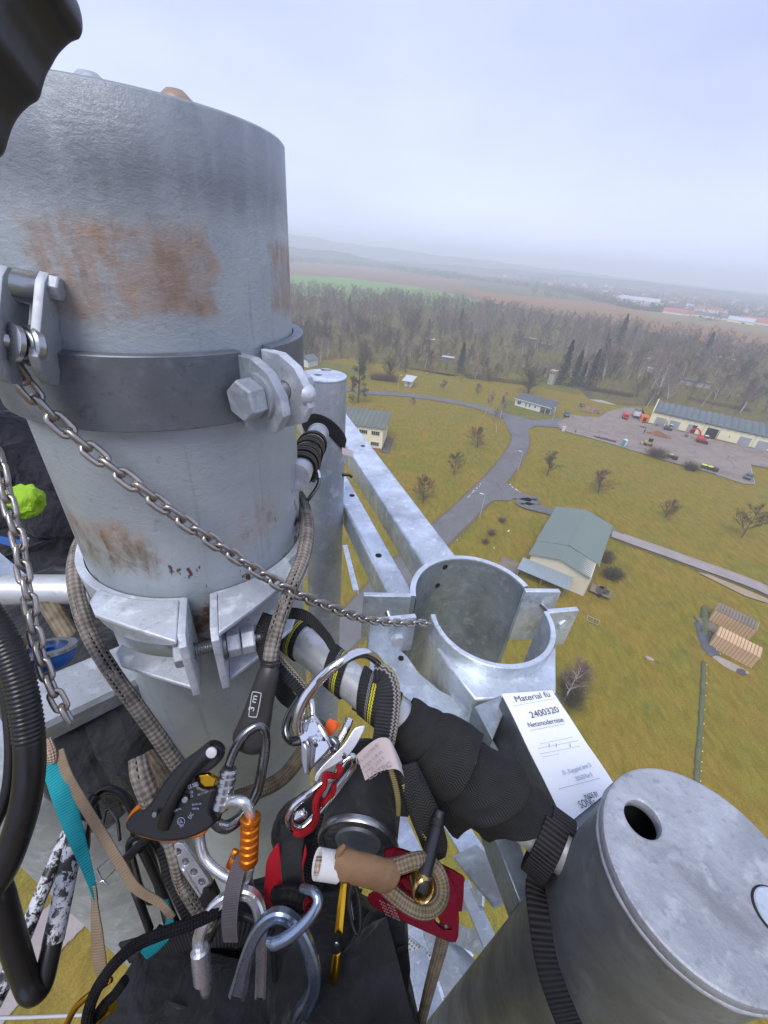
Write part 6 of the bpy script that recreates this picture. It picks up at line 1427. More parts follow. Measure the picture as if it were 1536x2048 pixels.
lrule((1026, 1412), (1110, 1397)); lrule((1061, 1461), (1130, 1448)); lrule((1080, 1488), (1146, 1474), .0004); lrule((1076, 1497), (1157, 1481), .0004); lrule((1080, 1508), (1160, 1492), .0004); lrule((1118, 1578), (1200, 1556)); lrule((1085, 1514), (1118, 1508), .0003)
for xx in (1098, 1112, 1140): lrule((xx, 1487), (xx + 1, 1494), .0012)
ltext('Ø-.. Klappgabel dmm 21', (1128, 1550), (1184, 1533), .0082, M['greyink']); ltext('202620 Rev 0', (1154, 1562), (1186, 1552), .0082, M['greyink'])
ltext('MADE BY', (1172, 1599), (1199, 1592), .0090, M['ink']); ltext('SONG', (1163, 1617), (1192, 1607), .0130, M['ink'])
# ---- left rungs, box tube, lower pipe
t = thing('side_rung', 'horizontal round tube meeting the mast from the left edge', 'tube', V((-.73, .55, H - .6))); a, b = PH(-120, 1180, .6), V((-.415, .605, H - .62)); mb = MB(); mb.cyl(a, b, .0295, n=32); part('tube', mb, M['tube'], t, smooth=40); mb = MB(); mb.cyl(PH(-40, 1120, .55), PH(34, 1180, .62), .03, n=4); part('end_plate', mb, M['zinc'], t)
t = thing('box_tube', 'broken-off grey box tube end left of the mast below the round rung', 'tube', P(190, 1400, .66)); a, b = P(60, 1432, .60), P(262, 1340, .70); x = (b - a).normalized(); z = (CB * .6 + UPZ * .8); z = (z - x * z.dot(x)).normalized(); y = z.cross(x)
mb = MB(); mb.sweep([a, b], [(-.04, -.028), (.034, -.03), (.04, -.022), (.04, .022), (.034, .03), (-.034, .03), (-.04, .022)], nrm=z); part('tube', mb, M['zinc_old'], t, smooth=30)
mb = MB(); mb.sweep([b - x * .002, b + x * .004], [(-.042, -.03), (.042, -.03), (.042, .032), (-.042, .032)], nrm=z); part('end_plate', mb, M['zinc_dark'], t)
t = thing('lower_pipe', 'wide dull grey pipe below the box tube at lower left', 'pipe', V((-.622, .419, 0))); mb = MB(); mb.lathe(V((-.622, .419, H)), [(.1495, -H * .999), (.1495, -6), (.1495, -.82), (.145, -.815), (.001, -.815)], 64, close=False); part('tube', mb, M['zinc_old'], t, smooth=40); mb = MB(); mb.lathe(V((-.622, .419, H)), [(.02, -.818), (.03, -.812), (.03, -.80), (.02, -.80)], 24); part('cap_boss', mb, M['zinc_old'], t, smooth=60)
# ---- bracket with pins at the left edge
t = thing('chain_bracket', 'steel chain bracket with two rollers at the left edge of the picture', 'bracket', P(50, 740, .32))
nb = (CR * .90 - CB * .36 - CU * .08).normalized(); dv = (CB - nb * CB.dot(nb)).normalized(); uv_ = nb.cross(dv)
if uv_.dot(UPZ) < 0: uv_ = -uv_
def brk(nm, q, pl, th_, mat):
    m4 = frame(P(*q), dv, dv.cross(uv_) * 1.0); return plate_mesh(nm, pl, [], th_, .0008, m4, mat, t)
rp = [(.010, .026), (.004, .036), (-.008, .041), (-.03, .050), (-.036, .045), (-.036, -.042), (-.018, -.046), (-.002, -.043), (.010, -.032)]
brk('side_plate', (84, 640, .322), rp, .0065, M['zinc_old']); brk('side_plate', (2, 632, .305), rp, .0065, M['zinc_old'])
for q0_, q1_, r_, nm in (((-40, 556, .30), (62, 576, .325), .0125, 'pin'), ((-40, 672, .30), (76, 694, .325), .0065, 'axle')):
    mb = MB(); mb.cyl(P(*q0_), P(*q1_), r_, n=28); part(nm, mb, M['steel'], t, smooth=40)
for q0_, q1_, r_ in (((18, 683, .308), (36, 687, .313), .0145), ((52, 690, .317), (76, 694, .324), .0155), ((40, 688, .313), (54, 691, .318), .0115)):
    mb = MB(); a, b = P(*q0_), P(*q1_); x = (b - a).normalized(); u = x.orthogonal().normalized(); L = (b - a).length; mb.lathe(a, [(.0005, 0), (r_ * .86, 0), (r_, L * .2), (r_, L * .8), (r_ * .86, L), (.0005, L)], 28, (u, x.cross(u), x)); part('roller', mb, M['steel'], t, smooth=30)
mb = MB(); a = P(103, 574, .385); hexh(mb, P(94, 573, .325), nb, .010, .010); part('bolt_head', mb, M['zinc_old'], t, bevel=.0006, smooth=30)
# ---- lattice below
t = thing('lower_lattice', 'galvanized struts and angle members of the tower below the capped pole', 'lattice', PH(880, 1900, 2.2))
def ang_bar(qa, qb, ha, hb, w, mat='zinc'):
    a, b = PH(*qa, ha), PH(*qb, hb); mb = MB(); mb.sweep([a, b], [(-w / 2, 0), (w / 2, 0), (w / 2, -.008), (-w / 2 + .008, -.008), (-w / 2 + .008, -w * .8), (-w / 2, -w * .8)], nrm=UPZ); part('strut', mb, M[mat], t)
for a_ in [((790, 1625), (838, 1735), 1.5, 1.4, .055), ((905, 1640), (1010, 1800), 1.3, 1.2, .06), ((925, 1760), (990, 1905), 1.7, 1.5, .045), ((925, 1800), (965, 1790), 1.7, 1.6, .05), ((880, 1850), (990, 1900), 2.2, 1.9, .06), ((870, 1870), (960, 1960), 2.2, 2.0, .07), ((865, 1860), (915, 1990), 2.0, 1.8, .07), ((830, 1900), (880, 2060), 2.4, 2.2, .08), ((800, 1920), (870, 2020), 2.8, 2.6, .08), ((690, 1090), (712, 1180), 2.2, 2.0, .04), ((930, 1700), (1010, 1790), 1.1, 1.0, .06), ((820, 2060), (940, 1900), 3.0, 3.0, .05)]: ang_bar(*a_)
t = thing('grating_platform', 'open steel mesh platform seen far below between strut members', 'platform', PH(850, 1960, 3.0))
g = [PH(*q, 3.0) for q in ((800, 1840), (980, 1990), (860, 2200), (640, 2100))]
mb = MB(); n = 34
for k in range(n + 1):
    q = k / n; a, b = g[0].lerp(g[1], q), g[3].lerp(g[2], q); mb.cyl(a, b, .0035, n=4, cap=False)
    a, b = g[0].lerp(g[3], q), g[1].lerp(g[2], q); mb.cyl(a, b, .0035, n=4, cap=False)
part('mesh', mb, M['zinc'], t)
for i in range(4): mb = MB(); a, b = g[i], g[(i + 1) % 4]; mb.sweep([a, b], [(-.03, -.03), (.03, -.03), (.03, .02), (-.03, .02)], nrm=UPZ); part('frame_bar', mb, M['zinc_old'], t)
for q in (.33, .66): mb = MB(); a, b = g[0].lerp(g[3], q), g[1].lerp(g[2], q); mb.sweep([a, b], [(-.02, -.06), (.02, -.06), (.02, -.006), (-.02, -.006)], nrm=UPZ); part('frame_bar', mb, M['zinc_old'], t)
# ---- chains
def chain(name, label, path, pitch, wire, mat, cat='chain', tw0=.6):
    c = crom(path, 24); L = [0]
    for i in range(1, len(c)): L.append(L[-1] + (c[i] - c[i - 1]).length)
    mb = MB(); hl, hw = pitch * .5 + wire, wire * 2.05; loop = []
    for k in range(20):
        a = 2 * math.pi * k / 20; ca, sa = math.cos(a), math.sin(a); loop.append(V(((hl - hw) * (1 if ca > 0 else -1) * (abs(ca) > .01) + hw * ca, hw * sa, 0)))
    mb.tube(loop, [wire] * 20, 8, closed=True, cap=False); t = thing(name, label, cat, c[-1]); n = int(L[-1] / pitch); proto = None; r4 = random.Random(8)
    for k in range(n):
        s = (k + .5) * pitch; i = max(1, next(j for j in range(len(L)) if L[j] >= s)); q = (s - L[i - 1]) / (L[i] - L[i - 1]); p = c[i - 1].lerp(c[i], q); x = (c[i] - c[i - 1]).normalized(); z = UPZ.cross(x).normalized(); z = Quaternion(x, tw0 + (k % 2) * math.pi / 2 + r4.gauss(0, .12)) @ z
        if proto is None: o = part('link', mb, mat, None, smooth=90, origin=(0, 0, 0)); proto = o
        else: o = proto.copy(); COL.objects.link(o)
        o.parent = t; m4 = frame(p - t.location, x, z); o.matrix_local = m4
    return t
chain('long_chain', 'rusty steel chain slung diagonally across the mast to the ring clamp', [P(*q) for q in ((12, 722, .325), (60, 782, .345), (120, 848, .362), (200, 916, .378), (290, 985, .395), (380, 1052, .425), (455, 1103, .46), (530, 1152, .50), (600, 1190, .545), (680, 1222, .62), (740, 1240, .69), (800, 1246, .755), (845, 1246, .795), (868, 1252, .82))], .0172, .0028, M['chain'])
chain('hanging_chain', 'darker chain hanging down at the left edge past the blue disc', [P(*q) for q in ((-6, 900, .42), (8, 965, .42), (22, 1025, .42), (38, 1085, .42), (46, 1140, .42), (58, 1195, .42), (66, 1250, .42), (78, 1300, .42), (92, 1345, .42), (112, 1392, .42), (148, 1455, .425))], .0172, .0026, M['chain'], tw0=.2)
t = thing('blue_disc', 'flat blue disc with steel rim threaded on the hanging chain', 'disc', P(98, 1322, .45)); o = P(98, 1318, .45); z = (CU * .98 + CB * .10).normalized(); u = z.orthogonal().normalized(); mb = MB(); mb.lathe(o, [(.006, -.006), (.020, -.006), (.024, .000), (.025, .009), (.023, .011), (.006, .011)], 32, (u, z.cross(u), z)); part('disc', mb, M['blue'], t, smooth=40); mb = MB(); mb.lathe(o + z * .0115, [(.018, -.001), (.0262, -.001), (.0262, .003), (.018, .003)], 32, (u, z.cross(u), z)); part('rim', mb, M['steel'], t, smooth=40)
# ---- black grip, top left
t = thing('rubber_grip', 'large black finger-grooved rubber grip looming in the top left corner', 'grip', P(0, 340, .19))
M4g, to2g = pplane((60, 120, .205), (.05, .0)); gl = [to2g(*q) for q in [(-60, -80), (140, -80), (156, -8), (165, 18), (175, 40), (179, 62), (177, 80), (168, 93), (153, 99), (140, 110), (128, 124), (118, 142), (108, 160), (100, 185), (95, 203), (86, 216), (70, 226), (52, 244), (40, 265), (32, 290), (26, 310), (16, 325), (-4, 336), (-60, 345)]]
gl = [(q.x, q.y) for q in crom([(a, b, 0) for a, b in gl], 3, True)]
plate_mesh('grip', gl, [], .036, .0085, M4g @ Matrix.Translation((0, 0, .017)), M['blk_rubber'], t, 179, 6)
mb = MB(); mb.tube([P(-6, 76, .188), P(8, 22, .186), P(26, -30, .186)], [.004, .006, .006], 12); part('grey_sheen', mb, M['zinc_dark'], t, smooth=90)  # grey bar put in as the sheen on the black rubber
# ================================================================ ROPES AND GEAR
def gear(name, label, cat, at_, group=None): return thing(name, label, cat, P(*at_), group)
def rod(nm, pts, wpx, mat, t, k=6, closed=False, n=14, flat=None, sm=90, prof=None, disp=None):
    """round or oval bar along photo-measured points (x, y, distance); wpx = width in photo pixels"""
    c = pp(pts, k, closed); d_ = [q[2] for q in pts]
    if isinstance(wpx, (list, tuple)): ws = [w * q[2] / 816 / 2 for w, q in zip(wpx, pts)]
    else: ws = [wpx * q / 816 / 2 for q in d_]
    if closed: ws = ws + [ws[0]]; xs = np.linspace(0, len(ws) - 1, len(c) + 1)[:-1]
    else: xs = np.linspace(0, len(ws) - 1, len(c))
    rr = list(np.interp(xs, range(len(ws)), ws)); mb = MB()
    if prof == 'ibeam': sec = [(-1, -.55), (-.62, -.8), (-.5, -.42), (.5, -.42), (.62, -.8), (1, -.55), (1, .55), (.62, .8), (.5, .42), (-.5, .42), (-.62, .8), (-1, .55)]; mb.sweep(c, sec, closed=closed, nrm=CB, scale=rr)
    elif flat: mb.sweep(c, [(math.cos(2 * math.pi * j / n), flat * math.sin(2 * math.pi * j / n)) for j in range(n)], closed=closed, nrm=CB, scale=rr)
    else: mb.tube(c, rr, n, closed=closed)
    return part(nm, mb, mat, t, smooth=sm, disp=disp)
def tape(nm, pts, wpx, mat, t, th=.0022, k=6, tw=None, nrm=None):
    c = pp(pts, k); ws = [(wpx[i] if isinstance(wpx, (list, tuple)) else wpx) * q[2] / 816 for i, q in enumerate(pts)]; rr = list(np.interp(np.linspace(0, len(ws) - 1, len(c)), range(len(ws)), ws))
    base = nrm or CB; N = [base] * len(c)
    if tw: tws = np.interp(np.linspace(0, len(tw) - 1, len(c)), range(len(tw)), tw); N = [(CB * math.cos(a) + CR * math.sin(a)) for a in tws]
    mb = MB(); h = .5; q = th / 2
    sec = [(-h, -.5), (-h * .94, -1), (-h * .4, -1), (h * .4, -1), (h * .94, -1), (h, -.5), (h, .5), (h * .94, 1), (h * .4, 1), (-h * .4, 1), (-h * .94, 1), (-h, .5)]
    mb.sweep(c, sec, nrm=N, scale=[(r_, q) for r_ in rr]); return part(nm, mb, mat, t, smooth=50)
def knurl(nm, a, b, wpx, mat, t, rings=0, n=26, taper=1.0, hexn=None):
    A_, B_ = P(*a), P(*b); x = (B_ - A_).normalized(); u = x.orthogonal().normalized(); L = (B_ - A_).length; r_ = wpx * (a[2] + b[2]) / 2 / 816 / 2; mb = MB()
    pr = [(r_ * .8, 0), (r_, L * .06)]
    if rings:
        for i in range(rings):
            q = .1 + .8 * i / rings; w_ = .8 / rings; pr += [(r_, L * q), (r_ * .88, L * (q + w_ * .15)), (r_ * .88, L * (q + w_ * .35)), (r_, L * (q + w_ * .5))]
    pr += [(r_ * taper, L * .94), (r_ * .8 * taper, L)]; pr += [(.0004, L), (.0004, 0)]
    mb.lathe(A_, pr, hexn or n, (u, x.cross(u), x)); return part(nm, mb, mat, t, smooth=35)
def disc(nm, q, rpx, mat, t, th=.002, nrm=None, ry=1):
    o = P(*q); z = (nrm or CB); z = z.normalized(); u = (CR - z * CR.dot(z)).normalized(); r_ = rpx * q[2] / 816; mb = MB(); mb.lathe(o, [(.0002, th), (r_ * .8, th), (r_, th * .5), (r_, -th), (.0002, -th)], 26, (u, z.cross(u) * ry, z)); return part(nm, mb, mat, t, smooth=40)
def ptext(s, qa, qb, hpx, mat, t, nm='print', lift=0, bold=0):
    """writing from photo point qa towards qb, letters hpx tall"""
    a, b = P(*qa) + CB * lift, P(*qb) + CB * lift; x = b - a; o = text_obj(nm, s, hpx * qa[2] / 816 * 1.35, frame(a, x, CB), mat, t, bold=bold); me = o.data; lc = o.location + wloc(t); xn = x.normalized()
    if len(me.vertices):
        w = max((v.co + lc - a).dot(xn) for v in me.vertices); k = x.length / max(w, 1e-5)
        for v in me.vertices: xr = (v.co + lc - a).dot(xn); v.co = v.co + xn * xr * (k - 1)
    return o
# ---- grey kernmantle rope round the mast
t = gear('climbing_rope', 'grey and black patterned rope looped round the mast on its left side', 'rope', (200, 1300, .55))
rod('rope', [(178, 1060, .66), (158, 1100, .60), (150, 1150, .56), (160, 1215, .54), (185, 1280, .53), (228, 1350, .53), (282, 1425, .54), (335, 1500, .55), (375, 1560, .56), (420, 1640, .57)], 30, M['rope'], t, 10)
t = gear('climbing_rope', 'patterned rope on the right of the mast running down into the black 3 m sleeve', 'rope', (570, 1200, .52))
rod('rope', [(590, 985, .74), (606, 1015, .68), (614, 1060, .62), (606, 1115, .585), (584, 1170, .545), (562, 1230, .52), (546, 1285, .51), (538, 1340, .50)], 30, M['rope'], t, 10)
t = gear('climbing_rope', 'short thick rope end entering the black descender from above', 'rope', (290, 1560, .47))
rod('rope', [(276, 1515, .475), (282, 1550, .468), (298, 1592, .468), (318, 1640, .48)], [34, 38, 38, 34], M['rope'], t, 8)
rod('rope_tail', [(340, 1680, .49), (352, 1720, .49), (362, 1760, .5), (385, 1800, .5), (420, 1850, .51)], 28, M['rope'], t, 8)
t = gear('tan_rope', 'straight dirty tan rope behind the patterned one at lower left', 'rope', (220, 1400, .72))
rod('rope', [(88, 1190, .80), (150, 1290, .77), (222, 1405, .73), (300, 1520, .69), (370, 1620, .66)], 36, M['rope_tan'], t, 8)
t = gear('tan_rope', 'brown rope curving behind the steel carabiner below the clamp', 'rope', (550, 1570, .60))
rod('rope', [(470, 1598, .57), (520, 1580, .585), (565, 1555, .60), (605, 1505, .615), (640, 1440, .63)], 30, M['rope_tan'], t, 8)
# ---- black sleeve marked 3 m
t = gear('lanyard_sleeve', 'black rubber lanyard sleeve printed 3 m under the right rope', 'sleeve', (510, 1490, .50))
rod('sleeve', [(541, 1326, .495), (535, 1352, .492), (522, 1400, .49), (512, 1440, .488), (500, 1478, .488), (495, 1492, .49)], [32, 44, 52, 62, 72, 60], M['grease'], t, 8, flat=.62)
rod('sleeve_lip', [(541, 1323, .495), (540, 1331, .495)], [38, 40], M['blk_plastic'], t, 4, flat=.7)
ptext('3 m', (507, 1424, .468), (515, 1392, .468), 12, M['white_lit'], t)
fr_ = [(498, 1428), (504, 1388), (508, 1384), (519, 1386), (522, 1391), (514, 1431), (510, 1434), (500, 1433)]
rod('printed_frame', [(a, b, .4675) for a, b in fr_], 1.6, M['white_lit'], t, 3, closed=True, n=6)
# ---- screw gate carabiner below the sleeve
t = gear('carabiner', 'dark steel screw gate carabiner hanging from the black 3 m sleeve', 'carabiner', (480, 1600, .48), 'carabiners')
rod('frame', [(457, 1532, .468), (470, 1498, .47), (492, 1466, .474), (520, 1452, .48), (531, 1480, .485), (524, 1540, .485), (514, 1582, .485), (498, 1612, .48), (478, 1638, .472), (452, 1654, .465), (432, 1645, .462), (430, 1625, .462)], [18, 19, 19, 20, 21, 21, 21, 20, 22, 26, 24, 20], M['darksteel'], t, 8, flat=.8)
knurl('screw_sleeve', (459, 1536, .466), (440, 1618, .460), 36, M['steel'], t, rings=4)
rod('gate', [(437, 1612, .462), (430, 1634, .462)], [26, 24], M['darksteel'], t, 4)
ptext('SOMAG', (438, 1650, .452), (456, 1653, .452), 5, M['white_lit'], t)
# ---- big silver carabiner with orange sleeve
t = gear('carabiner', 'big silver carabiner with ribbed orange locking sleeve', 'carabiner', (460, 1700, .47), 'carabiners')
rod('frame', [(503, 1640, .455), (496, 1614, .452), (480, 1602, .452), (455, 1606, .458), (425, 1630, .468), (402, 1660, .475), (402, 1692, .475), (414, 1722, .472), (440, 1746, .468), (470, 1760, .464), (490, 1756, .462), (500, 1730, .46)], [21, 22, 22, 21, 20, 20, 20, 20, 20, 22, 24, 22], M['alu'], t, 8, flat=.85)
knurl('orange_sleeve', (501, 1636, .452), (497, 1728, .456), 37, M['orange'], t, rings=5)
rod('sleeve_collar', [(502, 1633, .452), (501, 1643, .452)], [39, 39], M['orange'], t, 3)
t2 = gear('orange_clip', 'small orange clip behind the grey webbing of the silver carabiner', 'clip', (465, 1720, .475)); rod('body', [(472, 1700, .474), (462, 1735, .476)], [14, 22], M['orange'], t2, 4, flat=.5); disc('rivet', (466, 1716, .468), 3, M['steel'], t2, .001)
# ---- descender
t = gear('descender', 'black rope descender with orange rim, white rivets and printed marks', 'descender', (370, 1590, .46))
body = [q2(*q) for q in [(135, 700), (175, 640), (235, 620), (300, 575), (400, 420), (470, 330), (530, 265), (640, 185), (720, 122), (780, 122), (825, 160), (832, 215), (800, 275), (740, 325), (670, 350), (640, 375), (670, 430), (740, 452), (785, 450), (760, 540), (745, 620), (775, 690), (750, 735), (640, 795), (540, 822), (400, 832), (290, 806), (190, 775), (145, 745)]]
rim = [q2(*q) for q in [(122, 705), (165, 620), (255, 545), (330, 560), (400, 430), (540, 300), (640, 300), (760, 440), (760, 640), (700, 790), (560, 832), (420, 848), (290, 828), (180, 790), (130, 755)]]
plate_px('orange_side_plate', rim, (340, 1600, .468), .0045, M['orange'], t, bev=.0015, tilt=(-.1, .12), rnd_=3)
plate_px('body', body, (340, 1600, .460), .012, M['blk_plastic'], t, bev=.003, tilt=(-.1, .12), rnd_=2)
rod('handle', [q2(395, 745) + (.452,), q2(420, 640) + (.448,), q2(500, 470) + (.446,), q2(600, 330) + (.446,), q2(690, 230) + (.448,), q2(760, 180) + (.450,)], [26, 24, 20, 20, 28, 34], M['blk_plastic'], t, 6, flat=.7)
plate_px('yellow_cam', [q2(*q) for q in [(655, 360), (720, 350), (785, 385), (765, 440), (700, 445), (668, 415)]], (415, 1558, .456), .005, M['gold'], t, bev=.001)
for q, r_ in (((741, 203), 10.5), ((549, 545), 6.5), ((328, 655), 5.5)): disc('rivet', q2(*q) + (.449 if r_ < 8 else .443,), r_, M['white_lit'] if r_ > 8 else M['steel'], t, .0015)
for s_, a, b, h in (('C€ 0082', (575, 470), (650, 440), 8), ('UK', (590, 500), (608, 500), 6), ('CA', (590, 530), (608, 528), 6), ('EAC', (590, 690), (615, 650), 8), ('UL', (505, 722), (535, 712), 8), ('EN 341-2A', (600, 590), (670, 580), 4), ('100 kg', (600, 620), (650, 614), 4), ('150 kg', (470, 640), (520, 612), 4), ('2011', (510, 752), (540, 742), 4), ('10-11 mm', (640, 520), (720, 490), 4)):
    ptext(s_, q2(*a) + (.4485,), q2(*b) + (.4485,), h, M['greyink'], t)
rod('emblem_ring', [(a, b, .4485) for a, b in circ(q2(520, 705)[0], q2(520, 705)[1], 7.5, 12)], 1.2, M['greyink'], t, 2, closed=True, n=6)
# ---- perforated silver handle
t = gear('perforated_handle', 'silver perforated metal bar with round holes under the descender', 'handle', (390, 1730, .48))
plate_px('bar', [q2(*q) for q in [(475, 865), (500, 845), (545, 855), (600, 930), (740, 1130), (765, 1170), (700, 1285), (640, 1225), (520, 1040)]], (390, 1730, .485), .006, M['alu'], t, holes=[circ(*q2(505, 912), 6.5, 16), circ(*q2(562, 985), 7, 16), circ(*q2(622, 1060), 7, 16), circ(*q2(680, 1132), 7, 16)], bev=.0008)
plate_px('dark_end', [q2(*q) for q in [(705, 1180), (755, 1140), (800, 1240), (760, 1300), (690, 1320), (660, 1250)]], (415, 1785, .482), .009, M['blk_plastic'], t, bev=.0015); disc('slot', q2(705, 1215) + (.474,), 8, M['dark'], t, .001)
rod('side_rail', [q2(530, 1040) + (.482,), q2(600, 1150) + (.482,), q2(680, 1280) + (.482,)], 7, M['alu'], t, 4)
# ---- grey webbing quickdraw
t = gear('webbing_loop', 'purple grey stitched webbing loop under the orange sleeve', 'webbing', (460, 1820, .45))
tape('loop', [(486, 1712, .458), (474, 1745, .45), (464, 1790, .444), (459, 1840, .444), (462, 1882, .45)], [26, 30, 32, 32, 30], M['web_grey'], t, .003)
tape('rear_strand', [(492, 1735, .468), (500, 1775, .47), (512, 1790, .47), (524, 1800, .472)], [18, 20, 18, 14], M['web_grey'], t, .003)
# ---- silver carabiner bottom left
t = gear('carabiner', 'silver carabiner with knurled screw sleeve, lower left of the group', 'carabiner', (460, 1900, .45), 'carabiners')
rod('frame', [(397, 1900, .452), (399, 1872, .45), (410, 1842, .45), (432, 1812, .452), (460, 1793, .455), (488, 1786, .457), (508, 1797, .457), (520, 1826, .456), (524, 1872, .456), (524, 1930, .458), (522, 1990, .46)], [20, 22, 22, 22, 22, 23, 23, 22, 22, 22, 22], M['alu'], t, 8, prof='ibeam', sm=35)
knurl('screw_sleeve', (400, 1896, .45), (407, 1962, .45), 37, M['alu'], t, hexn=12); rod('inner_gate', [(408, 1955, .452), (414, 1985, .455)], [26, 22], M['alu'], t, 3)
# ---- big blue grey carabiner
t = gear('carabiner', 'large blue grey open carabiner at the bottom centre', 'carabiner', (560, 1940, .42), 'carabiners')
rod('frame', [(476, 1985, .43), (484, 1950, .428), (496, 1905, .425), (512, 1868, .422), (532, 1842, .42), (556, 1830, .418), (582, 1840, .418), (604, 1868, .42), (620, 1905, .422), (629, 1945, .424), (628, 1975, .426), (618, 2002, .428), (604, 2028, .43), (598, 2060, .432)], [34, 28, 24, 24, 24, 25, 25, 24, 24, 24, 24, 26, 32, 30], M['alu_blue'], t, 8, prof='ibeam', sm=35)
t = gear('ring_link', 'polished grey bent ring linking the blue carabiner to the red eyelet', 'ring', (590, 1860, .41))
rod('frame', [(536, 1884, .408), (552, 1886, .404), (580, 1872, .40), (608, 1848, .40), (629, 1822, .402), (636, 1800, .405), (628, 1784, .41), (605, 1776, .425)], [18, 24, 23, 22, 21, 20, 18, 16], M['alu_blue'], t, 8)
t = gear('red_eyelet', 'small red anodised eyelet with bright core by the bent ring', 'eyelet', (624, 1815, .41)); o = P(625, 1812, .412); z = (CB + CR * .3).normalized(); u = z.orthogonal().normalized(); mb = MB(); mb.lathe(o, [(.0045, -.004), (.0075, -.004), (.0085, 0), (.0075, .004), (.0045, .004)], 26, (u, z.cross(u) * 1.25, z)); part('collar', mb, M['red_alu'], t, smooth=50); disc('core', (625, 1813, .411), 7, M['chrome'], t, .002)
# ---- red edged strap
t = gear('red_edged_strap', 'black harness strap with glossy red edges between the carabiners', 'strap', (580, 1740, .47))
tape('strap', [(588, 1650, .50), (583, 1690, .485), (583, 1740, .475), (588, 1785, .47)], [50, 46, 42, 40], M['cloth'], t, .004)
plate_px('red_flap', [q3(*q) for q in [(795, 170), (740, 235), (705, 310), (695, 430), (688, 560), (720, 615), (752, 630), (790, 540), (838, 465), (815, 330)]], (545, 1752, .478), .004, M['web_red'], t, bev=.0015, rnd_=3)
plate_px('red_flap', [q3(*q) for q in [(988, 180), (1000, 240), (975, 350), (985, 500), (960, 495), (930, 468), (955, 350), (975, 260)]], (605, 1740, .478), .004, M['web_red'], t, bev=.001, rnd_=3)
rod('knot', [q3(790, 560) + (.462,), q3(880, 560) + (.448,), q3(960, 600) + (.445,), q3(1020, 610) + (.45,)], [40, 46, 42, 28], M['rope_black'], t, 6, flat=.8)
# ---- gold bar with joint
t = gear('gold_bar', 'gold anodised bar with black joint and cut lower end', 'bar', (680, 1850, .46))
rod('bar', [(689, 1762, .47), (684, 1810, .465), (678, 1872, .46)], [17, 21, 22], M['gold'], t, 5, n=8, sm=35); rod('bar_lower', [(675, 1895, .458), (670, 1940, .455), (668, 1958, .455)], [18, 21, 19], M['gold'], t, 5); disc('joint', (673, 1888, .448), 12, M['blk_plastic'], t, .006); disc('slot', (673, 1888, .4415), 4, M['steel'], t, .0008)
rod('rod_tail', [(668, 1960, .462), (664, 2010, .47)], [14, 12], M['gold'], t, 4)  # thin gold rod continuing below the cut end of the bar
t = gear('black_carabiner', 'thin black carabiner hanging beside the gold bar', 'carabiner', (708, 1820, .46)); rod('frame', [(706, 1765, .47), (697, 1800, .465), (706, 1855, .46), (716, 1866, .46), (720, 1840, .462), (716, 1790, .466)], 9, M['blk_hose'], t, 6, closed=True)
rod('gate', [(700, 1800, .466), (708, 1850, .462)], 6, M['darksteel'], t, 4)
# ---- flip line: white cap, tan wrap, rope eye, brass thimble, red device
t = gear('flip_line', 'beige rope with red flecks, tan worn cover and brass ringed eye', 'rope', (760, 1750, .42))
mb = MB(); a, b = P(634, 1727, .404), P(676, 1734, .41); x = (b - a).normalized(); u = x.orthogonal().normalized(); L = (b - a).length; rr = 26 * .41 / 816; mb.lathe(a, [(rr * .72, .001), (rr, 0), (rr, L), (rr * .72, L)], 30, (u, x.cross(u), x)); part('end_tube', mb, M['white_pl'], t, smooth=40)
rod('rope_end', [(630, 1733, .408), (660, 1736, .408), (690, 1742, .41)], 32, M['rope_white'], t, 6)
rod('cover', [(667, 1722, .408), (672, 1724, .408), (700, 1733, .406), (740, 1742, .405), (772, 1752, .406), (784, 1757, .408)], [50, 60, 58, 60, 62, 56], M['leather'], t, 12, flat=.72, n=40, disp=(.0025, .012))
rod('frayed_edge', [(690, 1690, .405), (680, 1702, .403), (675, 1715, .405)], [8, 14, 12], M['leather'], t, 4)
rod('eye', [(770, 1737, .415), (800, 1731, .41), (828, 1722, .412), (852, 1722, .42), (874, 1742, .418), (884, 1772, .412), (880, 1800, .406), (862, 1818, .402), (838, 1820, .40), (810, 1806, .402), (785, 1786, .405), (765, 1768, .41)], 30, M['rope_dirty'], t, 8)
o = P(843, 1770, .405); z = (CB * .9 + CR * .25 - CU * .1).normalized(); u = (CU - z * CU.dot(z)).normalized(); mb = MB(); mb.lathe(o, [(.0088, -.006), (.0105, -.007), (.0108, 0), (.0112, .006), (.0098, .0075), (.0088, .006)], 36, (u * 1.3, z.cross(u), z)); part('thimble', mb, M['brass'], t, smooth=50)
t = gear('black_bar', 'dark rounded steel bar poking through the brass ringed eye', 'bar', (855, 1720, .42)); rod('bar', [(880, 1622, .455), (873, 1655, .445), (860, 1705, .425), (848, 1752, .405), (842, 1782, .40)], [20, 25, 28, 28, 24], M['blk_rubber'], t, 8); rod('collar', [(876, 1640, .45), (872, 1655, .445)], [27, 29], M['blk_plastic'], t, 4)
t = gear('rope_grab', 'dark red anodised rope grab behind the beige rope eye', 'rope grab', (850, 1800, .44))
front = [q4(*q) for q in [(680, 650), (850, 560), (1150, 430), (1240, 420), (1330, 560), (1370, 760), (1372, 900), (1350, 1010), (1225, 975), (1000, 875), (760, 765), (690, 710)]]
rear = [q4(*q) for q in [(800, 360), (860, 285), (1030, 330), (1250, 420), (1405, 505), (1412, 560), (1400, 740), (1350, 775), (1000, 700)]]
plate_px('rear_plate', rear, (860, 1745, .452), .003, M['red_alu'], t, bev=.0008, tilt=(.1, .1), rnd_=2); sl = [q4(*q) for q in [(1165, 790), (1200, 860), (1250, 905), (1312, 915), (1308, 890), (1240, 870), (1200, 800)]]
